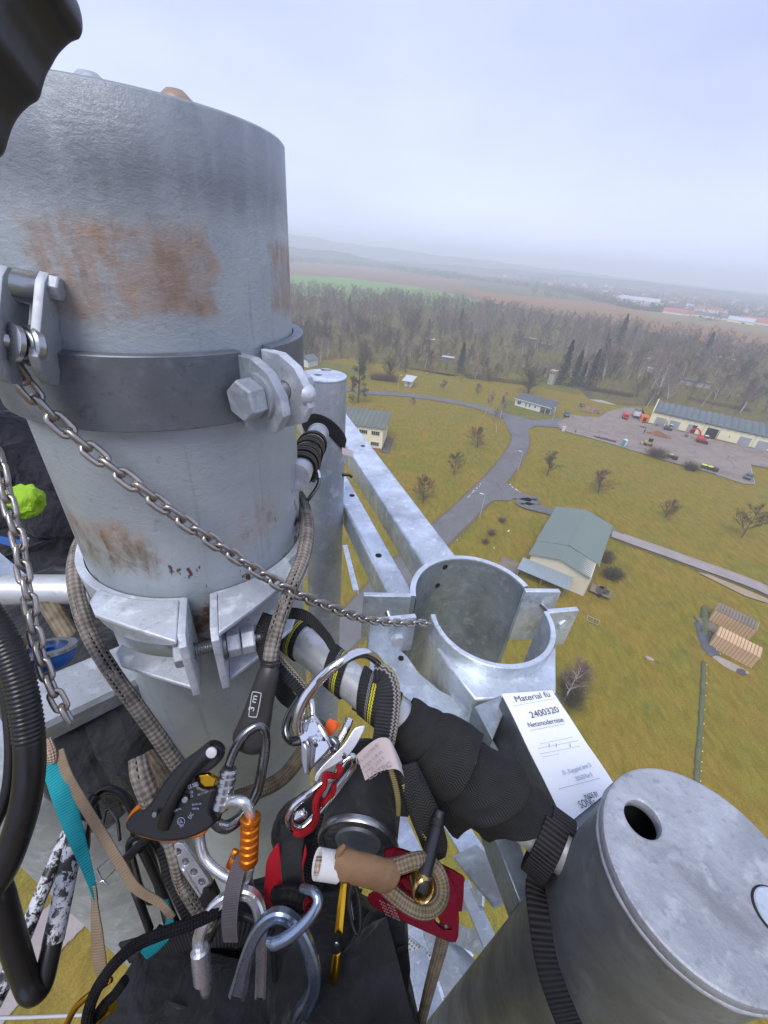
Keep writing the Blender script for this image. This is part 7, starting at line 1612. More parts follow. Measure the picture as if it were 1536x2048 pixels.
plate_px('front_plate', front, (840, 1790, .436), .0035, M['red_alu'], t, holes=[sl], bev=.001, tilt=(-.05, .15), rnd_=2)
rod('bright_edge', [q4(920, 565) + (.428,), q4(955, 610) + (.427,), q4(1020, 650) + (.426,)], 7, M['red_alu'], t, 4); disc('rivet', q4(1275, 890) + (.43,), 4, M['steel'], t, .001)
for k in range(5): ptext('8 mm  EN 358', q4(760 + k * 12, 700 + k * 26) + (.4285,), q4(880 + k * 10, 756 + k * 24) + (.4285,), 3, M['tagink'], t)
t = gear('tan_rope', 'straight tan rope running down from the red rope grab to the bottom edge', 'rope', (860, 1960, .46)); rod('rope', [(890, 1855, .44), (880, 1900, .445), (862, 1965, .46), (838, 2060, .48)], [27, 26, 23, 18], M['rope_tan'], t, 6)
# ---- snap hook, chrome
t = gear('scaffold_hook', 'large chrome scaffold snap hook clipped over the cross tube', 'snap hook', (680, 1450, .48))
rod('hook', [q7(125, 960) + (.475,), q7(112, 880) + (.472,), q7(130, 760) + (.47,), q7(200, 610) + (.468,), q7(330, 450) + (.466,), q7(480, 325) + (.468,), q7(620, 238) + (.475,), q7(740, 215) + (.485,), q7(830, 260) + (.498,), q7(900, 340) + (.508,), q7(945, 430) + (.52,), q7(930, 520) + (.54,)], [24, 24, 24, 22, 21, 21, 21, 21, 20, 17, 13, 9], M['chrome'], t, 8, flat=.75)
plate_px('body', [q7(*q) for q in [(105, 880), (190, 820), (275, 780), (360, 910), (445, 1080), (400, 1140), (310, 1230), (215, 1330), (170, 1200), (160, 1050)]], q7(290, 1060) + (.474,), .008, M['chrome'], t, bev=.0022, tilt=(-.35, .2))
plate_px('side_cheek', [q7(*q) for q in [(165, 1040), (200, 1040), (235, 1120), (230, 1330), (185, 1330), (160, 1180)]], q7(195, 1190) + (.466,), .010, M['steel'], t, bev=.002, tilt=(-.2, .1))
plate_px('lever', [q7(*q) for q in [(728, 885), (742, 905), (700, 1000), (640, 1100), (560, 1190), (440, 1270), (345, 1330), (295, 1410), (275, 1370), (330, 1280), (470, 1140), (560, 1050), (620, 950), (660, 905)]], q7(520, 1140) + (.466,), .004, M['alu'], t, bev=.001, tilt=(.15, .3), rnd_=2)
rod('spring_coil', [q7(440, 1010) + (.472,), q7(480, 1060) + (.47,), q7(450, 1120) + (.468,), q7(480, 1090) + (.466,)], 14, M['darksteel'], t, 5); rod('gate_bar', [q7(600, 830) + (.49,), q7(560, 930) + (.482,), q7(480, 1060) + (.476,), q7(350, 1180) + (.472,)], 17, M['chrome'], t, 5)
for q in ((288, 1070), (345, 1310), (550, 1180)): disc('rivet', q7(*q) + (.459,), 4.5, M['darksteel'], t, .0012)
for k, s_ in enumerate(('EN362', '22 kN')): ptext(s_, q7(150, 900 - k * 50) + (.462,), q7(270, 850 - k * 50) + (.462,), 7, M['darksteel'], t)
for k in range(3): ptext(['SNAP', 'C 25', 'KN'][k], q7(215, 1010 + k * 42) + (.463,), q7(300, 985 + k * 42) + (.463,), 4, M['darksteel'], t)
t = gear('carabiner', 'dark steel carabiner half hidden behind the chrome hook', 'carabiner', (600, 1440, .53), 'carabiners')
rod('frame', [q7(200, 540) + (.53,), q7(130, 640) + (.53,), q7(50, 770) + (.528,), q7(12, 880) + (.525,), q7(15, 980) + (.52,), q7(70, 1035) + (.515,), q7(160, 1025) + (.512,), q7(270, 985) + (.51,)], 17, M['darksteel'], t, 8); rod('gate', [q7(205, 560) + (.534,), q7(250, 700) + (.53,), q7(265, 960) + (.515,)], 13, M['chrome'], t, 5)
t = gear('orange_ribbon', 'short bright orange ribbon tied behind the chrome hook', 'ribbon', (662, 1450, .50)); tape('ribbon', [q7(450, 835) + (.50,), q7(430, 890) + (.497,), q7(405, 975) + (.495,)], [16, 24, 14], M['orange_cloth'], t, .003); tape('tail', [q7(430, 860) + (.499,), q7(470, 890) + (.498,), q7(505, 885) + (.50,)], [10, 12, 5], M['orange_cloth'], t, .002)
t = gear('carabiner', 'chrome carabiner holding the red cord above the harness', 'carabiner', (640, 1580, .47), 'carabiners')
rod('frame', [q7(640, 1180) + (.475,), q7(560, 1210) + (.472,), q7(470, 1350) + (.468,), q7(350, 1420) + (.462,), q7(230, 1520) + (.458,), q7(110, 1610) + (.458,), q7(40, 1720) + (.46,), q7(60, 1830) + (.465,), q7(150, 1850) + (.47,), q7(270, 1740) + (.475,), q7(420, 1560) + (.48,), q7(560, 1380) + (.482,), q7(640, 1270) + (.48,)], [13, 14, 15, 15, 15, 15, 16, 16, 15, 14, 14, 14, 13], M['chrome'], t, 8, closed=True)
rod('gate', [q7(100, 1740) + (.455,), q7(190, 1700) + (.455,)], 18, M['chrome'], t, 4)
t = gear('red_rope', 'doubled red rope looped through the lower chrome carabiner', 'cord', (640, 1590, .465))
rod('cord', [q7(500, 1265) + (.462,), q7(515, 1300) + (.458,), q7(480, 1360) + (.456,), q7(380, 1350) + (.452,), q7(365, 1450) + (.45,), q7(300, 1560) + (.45,), q7(285, 1640) + (.45,), q7(290, 1740) + (.452,), q7(240, 1840) + (.455,), q7(150, 1890) + (.46,), q7(100, 1880) + (.465,)], [11, 12, 12, 12, 12, 13, 14, 15, 15, 15, 14], M['red_cord'], t, 8)
rod('second_strand', [q7(460, 1440) + (.465,), q7(440, 1520) + (.464,), q7(370, 1590) + (.463,), q7(310, 1640) + (.462,)], 11, M['red_cord'], t, 6)
# ---- striped sling round the cross tube
def wraps(t, s0, s1, turns, r0, w, mat, nm='wrap', k=30, wob=.0, down=0, phase=0, th=.0025, tight=1):
    ux = UPZ - TD * UPZ.dot(TD); ux.normalize(); uy = TD.cross(ux); n = int(turns * k) + 1; pts = []; nr = []
    for i in range(n):
        a = phase + 2 * math.pi * turns * i / (n - 1); q = s0 + (s1 - s0) * i / (n - 1) + wob * math.sin(a); o = ux * math.cos(a) + uy * math.sin(a); pts.append(T0 + TD * q + o * (r0 + th * .4 * math.sin(a * .5 + i * .02)) + V((0, 0, -down * (1 - math.cos(a)) / 2))); nr.append(o)
    mb = MB(); mb.strap(pts, w, th, nrm=nr); return part(nm, mb, mat, t, smooth=50)
def tpos(x, y):   # distance along the cross tube seen at a photo point
    best = min(range(0, 601), key=lambda i: (lambda p: (768 + FPX * (p.x / -p.z) - x) ** 2 + (1024 - FPX * (p.y / -p.z) - y) ** 2)(RM.transposed() @ (T0 + TD * (i / 1000 - .03) - CAMLOC))); return best / 1000 - .03
t = thing('striped_sling', 'black sling with yellow and grey stripes wound round the cross tube', 'sling', T0)
for (x_, y_), w_, wob in (((590, 1272), .030, .006), ((672, 1345), .030, .010), ((735, 1398), .032, .014), ((768, 1432), .028, .012)):
    s_ = tpos(x_, y_); wraps(t, s_ - .006, s_ + .006, 1.04, TR + .003, w_ * 1.1, M['web_stripe'], 'wrap', wob=wob, phase=2.6)
s_ = tpos(548, 1240); wraps(t, s_ - .01, s_ + .012, 2.2, TR + .004, .030, M['web_black'], 'dark_wrap', wob=.006)
tape('hanging_strand', [(748, 1345, .505), (768, 1352, .50), (778, 1385, .495), (774, 1440, .492), (764, 1500, .492), (758, 1530, .50)], [40, 44, 46, 48, 44, 34], M['web_stripe'], t, .003)
tape('loose_strand', [(548, 1318, .53), (572, 1345, .525), (598, 1372, .525), (618, 1400, .53)], [36, 34, 30, 24], M['web_stripe'], t, .003)
tape('under_strand', [(545, 1230, .55), (530, 1275, .54), (545, 1330, .54), (570, 1390, .545), (600, 1415, .55)], [40, 44, 40, 34, 24], M['web_black'], t, .003)
tape('top_loop', [(560, 1225, .56), (610, 1232, .56), (650, 1270, .555), (668, 1300, .55)], [24, 22, 18, 16], M['web_black'], t, .003)
t = gear('sewn_tag', 'faded pink white sewn tag with grey writing on the striped sling', 'tag', (765, 1530, .47))
c = pp([(722, 1536, .475), (745, 1518, .468), (768, 1508, .462), (788, 1510, .462), (802, 1532, .47), (814, 1560, .482)], 6)
mb = MB(); dn = (P(765, 1560, .47) - P(745, 1500, .47)).normalized(); hh = [.0155, .0165, .0185, .0185, .0165, .013]; hs_ = np.interp(np.linspace(0, 5, len(c)), range(6), hh); vs = []
for p, h_ in zip(c, hs_): vs += [p - dn * h_, p + dn * h_, p + dn * h_ - CB * .0012, p - dn * h_ - CB * .0012]
n = len(c); fs = []
for i in range(n - 1):
    for j in range(4): fs.append((i * 4 + j, i * 4 + (j + 1) % 4, i * 4 + 4 + (j + 1) % 4, i * 4 + 4 + j))
mb.add(vs, fs + [(0, 3, 2, 1), (n * 4 - 4, n * 4 - 3, n * 4 - 2, n * 4 - 1)]); part('tag', mb, M['tagpink'], t, smooth=50)
for s_, a, b, h in (('EN 354/795-B', (718, 1530), (757, 1492), 7), ('Länge: 0,8 m', (724, 1541), (765, 1505), 7), ('Mfg. 2011', (733, 1548), (768, 1518), 6), ('LOTEC', (738, 1560), (784, 1532), 11)): ptext(s_, a + (.456,), b + (.456,), h, M['tagink'], t)
tape('stitched_tail', [(788, 1530, .49), (800, 1565, .492), (806, 1600, .495), (804, 1630, .50)], [30, 34, 34, 26], M['web_olive'], t, .004)
# ---- wide black herringbone webbing wound round the cross tube
t = thing('black_webbing_wrap', 'wide black herringbone webbing wound thickly round the cross tube', 'webbing', T0 + TD * .35)
ux = (UPZ - TD * UPZ.dot(TD)).normalized(); uy = TD.cross(ux)
if uy.dot(CB) < 0: uy = -uy
def fatwrap(s0, w, ru, rd, rs, skew, bulge, seed, flare=.004, nm='wrap'):
    """one broad turn: ru above the tube, rd hanging below, rs to the side"""
    mb = MB(); N_, K_ = 56, 10; r2 = random.Random(seed); vs = []; ph_ = r2.uniform(0, 6)
    for layer in (0, 1):
        for i in range(N_):
            a = 2 * math.pi * i / N_; ca, sa = math.cos(a), math.sin(a)
            R_ = (ru if ca > 0 else rd)
            for j in range(K_ + 1):
                v = j / K_ - .5; e = 1 - (abs(v) * 2) ** 6 * .05; q = (1 + .02 * math.sin(a * 3 + v * 5 + ph_) - .05 * abs(math.sin(a * 2.5 + v * 3.5 + ph_)) ** 6) / (abs(ca) ** 2.4 + abs(sa) ** 2.4) ** (1 / 2.4) * .93
                o = ux * ca * R_ * e * q + uy * sa * rs * e * q; p = T0 + TD * (s0 + v * w + skew * ca + .006 * math.sin(a * 2 + ph_)) + o * (1 + flare * (v + .5) * 20) - (o.normalized() * .003 if layer else V())
                vs.append(p)
    m = K_ + 1; L1 = N_ * m; fs = []; uvs = []
    for i in range(N_):
        i2 = (i + 1) % N_
        for j in range(K_):
            fs.append((i * m + j, i2 * m + j, i2 * m + j + 1, i * m + j + 1)); fs.append((L1 + i * m + j + 1, L1 + i2 * m + j + 1, L1 + i2 * m + j, L1 + i * m + j))
            A = [(j / K_ * .5, i * .006), (j / K_ * .5, (i + 1) * .006), ((j + 1) / K_ * .5, (i + 1) * .006), ((j + 1) / K_ * .5, i * .006)]; uvs += [A, A]
        for j in (0, K_): fs.append((i * m + j, L1 + i * m + j, L1 + i2 * m + j, i2 * m + j) if j == 0 else (i2 * m + j, L1 + i2 * m + j, L1 + i * m + j, i * m + j)); uvs.append([(0, 0)] * 4)
    mb.add(vs, fs, uvs); return part(nm, mb, M['web_black'], t, smooth=60)
sA, sB, sC, sD_ = tpos(832, 1464), tpos(880, 1502), tpos(958, 1562), tpos(1036, 1624)
fatwrap(sA - .002, .046, .036, .056, .037, .006, .0, 1, .010)
fatwrap(sB + .002, .058, .043, .098, .047, .018, .0, 2, .011)
fatwrap(sC - .008, .064, .034, .110, .044, .024, .0, 3, .011)
fatwrap(sD_ - .020, .050, .028, .074, .034, .024, .0, 4, .008)
tape('strand', [(822, 1560, .47), (838, 1600, .468), (855, 1640, .462), (868, 1672, .458), (880, 1700, .455)], [44, 50, 46, 40, 34], M['web_olive'], t, .005)
rod('hanging_fold', [(815, 1530, .475), (830, 1580, .47), (850, 1630, .465), (870, 1690, .46), (878, 1715, .46)], [40, 56, 60, 52, 30], M['web_black'], t, 6, flat=.4)
# ribbed strap round the capped pole
t = thing('ribbed_strap', 'ribbed dark grey strap curving down over the side of the capped pole', 'strap', V((PC[0], PC[1], H - .6)))
sp = [(1140, 1652), (1116, 1660), (1094, 1682), (1082, 1715), (1078, 1765), (1086, 1840), (1100, 1930), (1122, 2000), (1150, 2070)]
pts, nr = [], []
for x_, y_ in sp:
    p = cylhit(x_, y_, PC, PR + .004); o = V((p.x - PC[0], p.y - PC[1], 0)).normalized(); pts.append(p + o * .001); nr.append((o * .2 + CB * .9).normalized())
c = crom(pts, 6); nr = [v.normalized() for v in crom(nr, 6)]; wd = [(c_ - CAMLOC).dot(-CB) * 52 / 816 for c_ in c]
mb = MB(); mb.sweep(c, [(-.5, -.5), (-.46, -1), (-.2, -1), (.2, -1), (.46, -1), (.5, -.5), (.5, .5), (.46, 1), (.2, 1), (-.2, 1), (-.46, 1), (-.5, .5)], nrm=nr, scale=[(w_, .0024) for w_ in wd]); part('strap', mb, M['web_rib'], t, smooth=50)
wraps(t, tpos(1098, 1674), tpos(1108, 1682), 1.0, TR + .006, .026, M['web_rib'], 'wrap', th=.004, down=.03)
# ---- olive edged sling round the rear tube, with wire hook
t = thing('olive_sling', 'black sling with olive edges coiled round the short rear tube', 'sling', q0)
ux2 = (UPZ - RD_ * UPZ.dot(RD_)).normalized(); uy2 = RD_.cross(ux2)
for q_, rr_ in ((.02, .024), (.055, .025), (.09, .024), (.13, .026), (.165, .025), (.20, .027)):
    pts, nr = [], []
    for i in range(31): a = 2 * math.pi * i / 30 + .4; o = ux2 * math.cos(a) + uy2 * math.sin(a); pts.append(q0 + RD_ * (q_ + .012 * math.sin(a)) + o * rr_); nr.append(o)
    mb = MB(); mb.strap(pts, .022, .0035, nrm=nr); part('wrap', mb, M['web_olive'], t, smooth=50)
pts = [cylhit(x_, y_, SCN, SR + .002) for x_, y_ in ((608, 858), (622, 842), (640, 843), (660, 855), (680, 876), (690, 890))]; c = crom(pts, 5); nr = [V((p.x - SCN[0], p.y - SCN[1], 0)).normalized() for p in c]; mb = MB(); mb.strap(c, .034, .003, nrm=nr); part('post_wrap', mb, M['web_black'], t, smooth=50)
tape('loop', [(602, 905, .70), (612, 925, .69), (622, 948, .69), (627, 958, .69), (635, 930, .74), (640, 900, .80), (644, 880, .86)], [16, 18, 18, 12, 14, 14, 12], M['web_olive'], t, .003)
t = gear('wire_hook', 'bent dark wire hook hanging from the olive edged sling', 'hook', (620, 960, .69)); rod('wire', [(620, 944, .69), (632, 938, .685), (638, 952, .685), (636, 970, .685), (622, 992, .685), (608, 1010, .69), (596, 1030, .70)], 8, M['darksteel'], t, 8); rod('bright_bend', [(628, 937, .683), (636, 945, .683), (638, 956, .683)], 9, M['chrome'], t, 4)
t = gear('faded_label', 'faded pink label strip sticking out behind the slim post', 'label', (700, 903, 1.05)); plate_px('strip', [(684, 895), (708, 902), (704, 914), (684, 908)], (696, 904, 1.05), .002, M['tagpink'], t, bev=.0003); rod('thread', [(684, 950, 1.1), (698, 950, 1.1), (704, 955, 1.1)], 6, M['blk_hose'], t, 3)
# ---- hoses and cables at the left
t = gear('corrugated_hose', 'thick black corrugated hose arching along the left edge', 'hose', (50, 1500, .40))
c = pp([(-60, 1200, .40), (-22, 1232, .40), (12, 1290, .40), (38, 1360, .40), (54, 1440, .40), (60, 1520, .40), (52, 1600, .40), (30, 1680, .40), (0, 1750, .40), (-60, 1830, .40)], 30); n = len(c); rr = []
for i in range(n): rr.append(.0128 * (1 + (.055 * math.sin(i * 1.9) if i < n * .5 else 0)))
mb = MB(); mb.tube(c, rr, 22); part('hose', mb, M['blk_hose'], t, smooth=90); rod('inner_hose', [(-40, 1290, .41), (0, 1350, .41), (18, 1430, .41), (22, 1520, .41), (10, 1600, .41), (-30, 1690, .41)], 22, M['blk_hose'], t, 6)
t = gear('flaked_cable', 'thick black cable with flaking white paint bending in a V at the bottom left', 'cable', (80, 1980, .44)); rod('cable', [(-15, 1760, .42), (0, 1800, .42), (22, 1870, .43), (48, 1950, .44), (64, 1985, .44), (84, 1972, .45), (102, 1900, .46), (124, 1800, .48), (142, 1710, .50), (158, 1640, .52), (190, 1590, .54)], [54, 52, 48, 44, 40, 38, 36, 34, 32, 30, 28], M['blk_hose'], t, 10); rod('flaked_section', [(106, 1884, .4615), (122, 1810, .476), (140, 1722, .497), (157, 1644, .519)], [38, 36.5, 34.5, 32.5], M['cable'], t, 10)
t = gear('flaked_cable', 'thinner flaking cable crossing behind the V shaped one', 'cable', (60, 1870, .50)); rod('cable', [(-30, 2040, .46), (4, 1975, .47), (46, 1880, .50), (82, 1790, .52), (112, 1720, .54), (140, 1660, .56), (185, 1600, .58)], [32, 30, 28, 27, 26, 25, 24], M['cable'], t, 8)
t = gear('teal_strap', 'teal webbing strap hanging twisted with a tan inner face', 'strap', (180, 1750, .48))
tape('teal_strand', [(92, 1500, .50), (104, 1530, .50), (126, 1590, .49), (150, 1665, .485), (172, 1730, .48), (186, 1775, .478), (192, 1800, .478)], [30, 46, 40, 28, 18, 12, 8], M['web_teal'], t, .002, tw=[0, 0, .3, .6, .9, 1.1, 1.2])
tape('tan_strand', [(188, 1770, .478), (190, 1820, .476), (194, 1865, .474), (198, 1915, .472), (204, 1950, .472)], [8, 16, 24, 28, 24], M['web_tan'], t, .002)
tape('long_strand', [(118, 1500, .50), (135, 1550, .495), (165, 1605, .49), (205, 1670, .485), (240, 1728, .48), (272, 1776, .478), (320, 1806, .476), (345, 1835, .476)], [20, 22, 24, 24, 24, 22, 18, 16], M['web_tan'], t, .002)
tape('teal_end', [(332, 1800, .49), (340, 1840, .49), (330, 1870, .488), (305, 1895, .486), (288, 1910, .486)], [10, 16, 22, 26, 20], M['web_teal'], t, .002); rod('white_knot', [(92, 1480, .50), (100, 1505, .496), (104, 1525, .496)], [22, 26, 20], M['rope_white'], t, 5, flat=.6)
t = gear('braided_rope', 'black braided rope sweeping from the harness down to the bottom edge', 'rope', (230, 1930, .42)); rod('rope', [(470, 1800, .46), (430, 1826, .45), (385, 1846, .44), (322, 1868, .43), (272, 1890, .425), (235, 1921, .42), (208, 1955, .418), (188, 1990, .416), (176, 2030, .415), (172, 2080, .415)], [20, 21, 22, 22, 22, 22, 22, 22, 22, 22], M['rope_black'], t, 8); rod('second_strand', [(250, 1960, .43), (228, 1990, .428), (208, 2010, .426), (180, 2050, .424)], 18, M['rope_black'], t, 6)
t = gear('gold_carabiner', 'gold carabiner peeking out at the bottom left under the black rope', 'carabiner', (180, 2010, .43)); rod('frame', [(222, 1960, .43), (200, 1975, .432), (172, 1995, .434), (148, 2020, .436), (128, 2060, .438)], [10, 11, 12, 13, 13], M['gold'], t, 6); rod('gate', [(226, 2012, .43), (205, 2030, .43), (190, 2050, .43)], [20, 18, 16], M['gold'], t, 4)
t = gear('white_wire', 'thin pale wire stretched across the bottom left corner', 'wire', (60, 2034, .6)); rod('wire', [(-20, 2036, .6), (60, 2034, .6), (150, 2030, .6), (185, 2028, .6)], 6, M['pole_grey'], t, 3, n=8); disc('end_stop', (185, 2028, .598), 5, M['pole_grey'], t, .003)
t = gear('carabiner', 'black curved carabiner frame among the dark trousers at lower left', 'carabiner', (230, 1610, .55), 'carabiners'); rod('frame', [(196, 1640, .55), (190, 1600, .55), (212, 1578, .55), (245, 1590, .55), (266, 1630, .55), (268, 1670, .55)], 13, M['blk_hose'], t, 6); rod('inner_ring', [(206, 1650, .56), (214, 1620, .56), (234, 1640, .56), (240, 1680, .56)], 7, M['darksteel'], t, 5)
t = gear('wire_gate', 'small bright wire gate buckle over the lower pipe', 'buckle', (220, 1745, .50)); rod('wire', [(194, 1738, .50), (206, 1764, .50), (238, 1730, .50), (222, 1712, .50)], 3.5, M['chrome'], t, 1, closed=True, n=6); rod('cross_wire', [(190, 1770, .50), (206, 1760, .50), (216, 1772, .50)], 3.5, M['chrome'], t, 1, n=6)
t = gear('black_tool', 'black tool frame with slim tubes behind the perforated bar', 'tool', (320, 1760, .53)); rod('tube', [(285, 1700, .53), (318, 1770, .53), (352, 1850, .53)], 17, M['blk_plastic'], t, 4); rod('tube', [(270, 1780, .54), (300, 1860, .54)], 15, M['blk_plastic'], t, 4); rod('arm', [(250, 1720, .53), (280, 1690, .53), (312, 1665, .53)], 18, M['blk_plastic'], t, 4, flat=.5)
# ---- small pouch with yellow clip
t = gear('tool_pouch', 'black tool pouch with a yellow C shaped clip at the bottom centre', 'pouch', (790, 1960, .50))
plate_px('body', [q4(*q) for q in [(700, 860), (960, 880), (975, 1060), (990, 1350), (960, 1600), (860, 1700), (640, 1700), (520, 1500), (500, 1180), (560, 1060)]], (760, 1950, .52), .05, M['cloth'], t, bev=.012, rnd_=3)
plate_px('knife', [q4(*q) for q in [(900, 1090), (985, 1060), (1000, 1200), (980, 1420), (950, 1500), (905, 1480), (890, 1300)]], (803, 1950, .485), .012, M['blk_plastic'], t, bev=.002); rod('yellow_clip', [q4(775, 1345) + (.478,), q4(820, 1350) + (.476,), q4(865, 1320) + (.475,), q4(880, 1250) + (.475,), q4(862, 1190) + (.476,), q4(820, 1180) + (.478,)], [9, 11, 13, 13, 12, 8], M['yellow'], t, 6)
rod('roll', [q4(520, 1150) + (.49,), q4(640, 1130) + (.485,), q4(780, 1120) + (.485,)], [34, 36, 34], M['cloth'], t, 5); plate_px('buckle', [q4(*q) for q in [(680, 1045), (745, 1030), (740, 1060), (690, 1068)]], q4(712, 1050) + (.488,), .003, M['steel'], t, bev=.0005)
# ---- black canister with metal rim
t = gear('canister', 'black cylindrical canister with a polished rim hanging under the hooks', 'canister', (720, 1700, .47))
a, b = P(742, 1520, .60), P(716, 1684, .50); x = (b - a).normalized(); u = x.orthogonal().normalized(); rr = 78 * .50 / 816; L = (b - a).length; mb = MB(); mb.lathe(a, [(.0005, 0), (rr * .92, 0), (rr * 1.0, .01), (rr * 1.03, L * .6), (rr, L), (.0005, L)], 40, (u, x.cross(u), x)); part('body', mb, M['cloth'], t, smooth=40)
mb = MB(); mb.lathe(b, [(rr * .96, -.002), (rr * 1.03, -.002), (rr * 1.05, .003), (rr * 1.0, .006), (rr * .9, .003)], 44, (u, x.cross(u), x)); part('rim', mb, M['steel'], t, smooth=50); mb = MB(); mb.lathe(b, [(.0005, .003), (rr * .55, .003), (rr * .6, .0), (.0005, 0)], 30, (u, x.cross(u), x)); part('boss', mb, M['zinc_dark'], t, smooth=40)
# ================================================================ PEOPLE
def person(name, label, joints, edges, rad, root, mat, lv=2):
    J = [P(*q) if len(q) == 3 else V(q[:3]) + V((0, 0, H)) for q in joints]; o = J[root]; me = bpy.data.meshes.new(name); me.from_pydata([tuple(p - o) for p in J], edges, []); ob = bpy.data.objects.new(name, me); COL.objects.link(ob)
    ob.modifiers.new('skin', 'SKIN')
    for i, r_ in enumerate(rad): me.skin_vertices[0].data[i].radius = (r_, r_)
    me.skin_vertices[0].data[root].use_root = True; s2 = ob.modifiers.new('sub', 'SUBSURF'); s2.levels = lv; s2.render_levels = lv; me.materials.append(mat)
    for p in me.polygons: p.use_smooth = True
    ob.location = o; return tag(ob, label, 'person')
def garment(nm, parent, joints, edges, rad, root, mat, dis=(.03, .09), rel=True):
    J = [P(*q) if len(q) == 3 else V(q[:3]) + V((0, 0, H)) for q in joints]; o = wloc(parent); me = bpy.data.meshes.new(nm); me.from_pydata([tuple(p - o) for p in J], edges, []); ob = bpy.data.objects.new(nm, me); COL.objects.link(ob); ob.parent = parent; ob.modifiers.new('skin', 'SKIN')
    for i, r_ in enumerate(rad): me.skin_vertices[0].data[i].radius = (r_, r_) if not isinstance(r_, tuple) else r_
    me.skin_vertices[0].data[root].use_root = True; s2 = ob.modifiers.new('sub', 'SUBSURF'); s2.levels = 3; s2.render_levels = 3
    tex = bpy.data.textures.new(nm, 'CLOUDS'); tex.noise_scale = dis[1]; b = ob.modifiers.new('disp', 'DISPLACE'); b.texture = tex; b.strength = dis[0]; b.texture_coords = 'GLOBAL'; me.materials.append(mat); s4 = ob.modifiers.new('sm', 'SMOOTH'); s4.iterations = 1
    return ob
# the climber behind the mast
cj = [(40, 1080, 1.16), (25, 990, 1.14), (5, 900, 1.12), (-40, 830, 1.1), (-80, 760, 1.08), (110, 1190, 1.1), (215, 1370, .74), (262, 1480, .70), (275, 1580, .80), (60, 1260, 1.0), (140, 1420, .70), (190, 1530, .68), (215, 1610, .78), (90, 930, 1.1), (125, 1020, 1.1), (110, 1090, 1.1), (-60, 960, 1.1), (-120, 1060, 1.05), (-80, 1130, 1.0)]
ce = [(0, 1), (1, 2), (2, 3), (3, 4), (0, 5), (5, 6), (6, 7), (7, 8), (0, 9), (9, 10), (10, 11), (11, 12), (2, 13), (13, 14), (14, 15), (2, 16), (16, 17), (17, 18)]
cp = person('person', 'second climber in dark clothing with bright yellow green patch crouching left behind the mast', cj, ce, [.14, .14, .15, .06, .10, .09, .08, .06, .05, .09, .08, .06, .05, .06, .05, .035, .06, .05, .035], 0, M['cloth_blue'])
garment('jacket', cp, [cj[0], cj[1], cj[2], cj[3], cj[13], cj[14], cj[15], cj[16], cj[17]], [(0, 1), (1, 2), (2, 3), (2, 4), (4, 5), (5, 6), (2, 7), (7, 8)], [.20, .20, .21, .13, .11, .10, .08, .11, .10], 0, M['cloth_blue'])
garment('trousers', cp, [cj[0], cj[5], cj[6], cj[7], cj[8], cj[9], cj[10], cj[11], cj[12]], [(0, 1), (1, 2), (2, 3), (3, 4), (0, 5), (5, 6), (6, 7), (7, 8)], [.15, .11, .085, .075, .06, .10, .085, .075, .06], 0, M['cloth'], dis=(.02, .06))
garment('reflective_patch', cp, [(22, 985, .90), (52, 1005, .885), (84, 985, .885), (66, 1035, .885)], [(0, 1), (1, 2), (1, 3)], [.018, .034, .026, .024], 1, M['hivis'], dis=(.022, .018))
garment('helmet', cp, [(-78, 770, .93), (-82, 740, .93)], [(0, 1)], [.125, .12], 0, M['helmet'], dis=(.0, .1))
t = gear('blue_buckle', 'blue edged metal buckle on the second climber beneath the yellow patch', 'buckle', (40, 1085, .70)); plate_px('plate', [(0, 1072), (30, 1078), (58, 1082), (50, 1098), (20, 1092), (0, 1086)], (30, 1085, .84), .006, M['blue'], t, bev=.001); plate_px('metal_edge', [(40, 1068), (60, 1076), (56, 1084), (42, 1082)], (50, 1078, .835), .003, M['steel'], t, bev=.0005)
# the photographer: torso behind the lens, hips and thighs below
pj = [(-.10, -.06, -.74), (-.07, -.20, -.50), (-.04, -.24, -.24), (-.03, -.22, -.13), (-.02, -.20, -.02), (.02, -.02, -.80), (-.03, .16, -.80), (-.02, .10, -1.15), (.0, .10, -1.5), (-.16, -.04, -.84), (-.13, .06, -.92), (-.13, .03, -1.25), (-.13, .02, -1.55), (.14, -.24, -.26), (.24, -.12, -.42), (.12, .02, -.24), (-.22, -.24, -.26), (-.34, -.10, -.20), (-.22, .05, .05)]
pr_ = [.13, .12, .13, .055, .10, .09, .075, .055, .05, .09, .075, .055, .05, .055, .045, .032, .055, .045, .032]
pj4 = [q + (0,) for q in pj]
pb = person('person', 'photographer in black trousers and harness seen from above at the bottom of the picture', pj4, ce, pr_, 0, M['skin'])
garment('trousers', pb, [pj4[0], pj4[5], pj4[6], pj4[7], pj4[8], pj4[9], pj4[10], pj4[11], pj4[12]], [(0, 1), (1, 2), (2, 3), (3, 4), (0, 5), (5, 6), (6, 7), (7, 8)], [.16, .13, .115, .10, .08, .115, .10, .09, .08], 0, M['cloth'], dis=(.03, .08))
garment('harness_pad', pb, [(265, 2010, .56), (330, 1990, .55), (430, 2005, .55), (530, 2030, .55), (640, 2030, .56), (740, 2010, .57)], [(0, 1), (1, 2), (2, 3), (3, 4), (4, 5)], [.034, .048, .052, .054, .055, .05], 2, M['cloth'], dis=(.035, .035))
garment('harness_panel', pb, [(610, 1820, .62), (650, 1760, .61), (700, 1740, .61), (670, 1870, .62), (600, 1930, .60), (520, 1910, .60), (440, 1930, .59)], [(0, 1), (1, 2), (0, 3), (3, 4), (4, 5), (5, 6)], [.055, .045, .05, .06, .06, .055, .05], 0, M['cloth'], dis=(.02, .05))
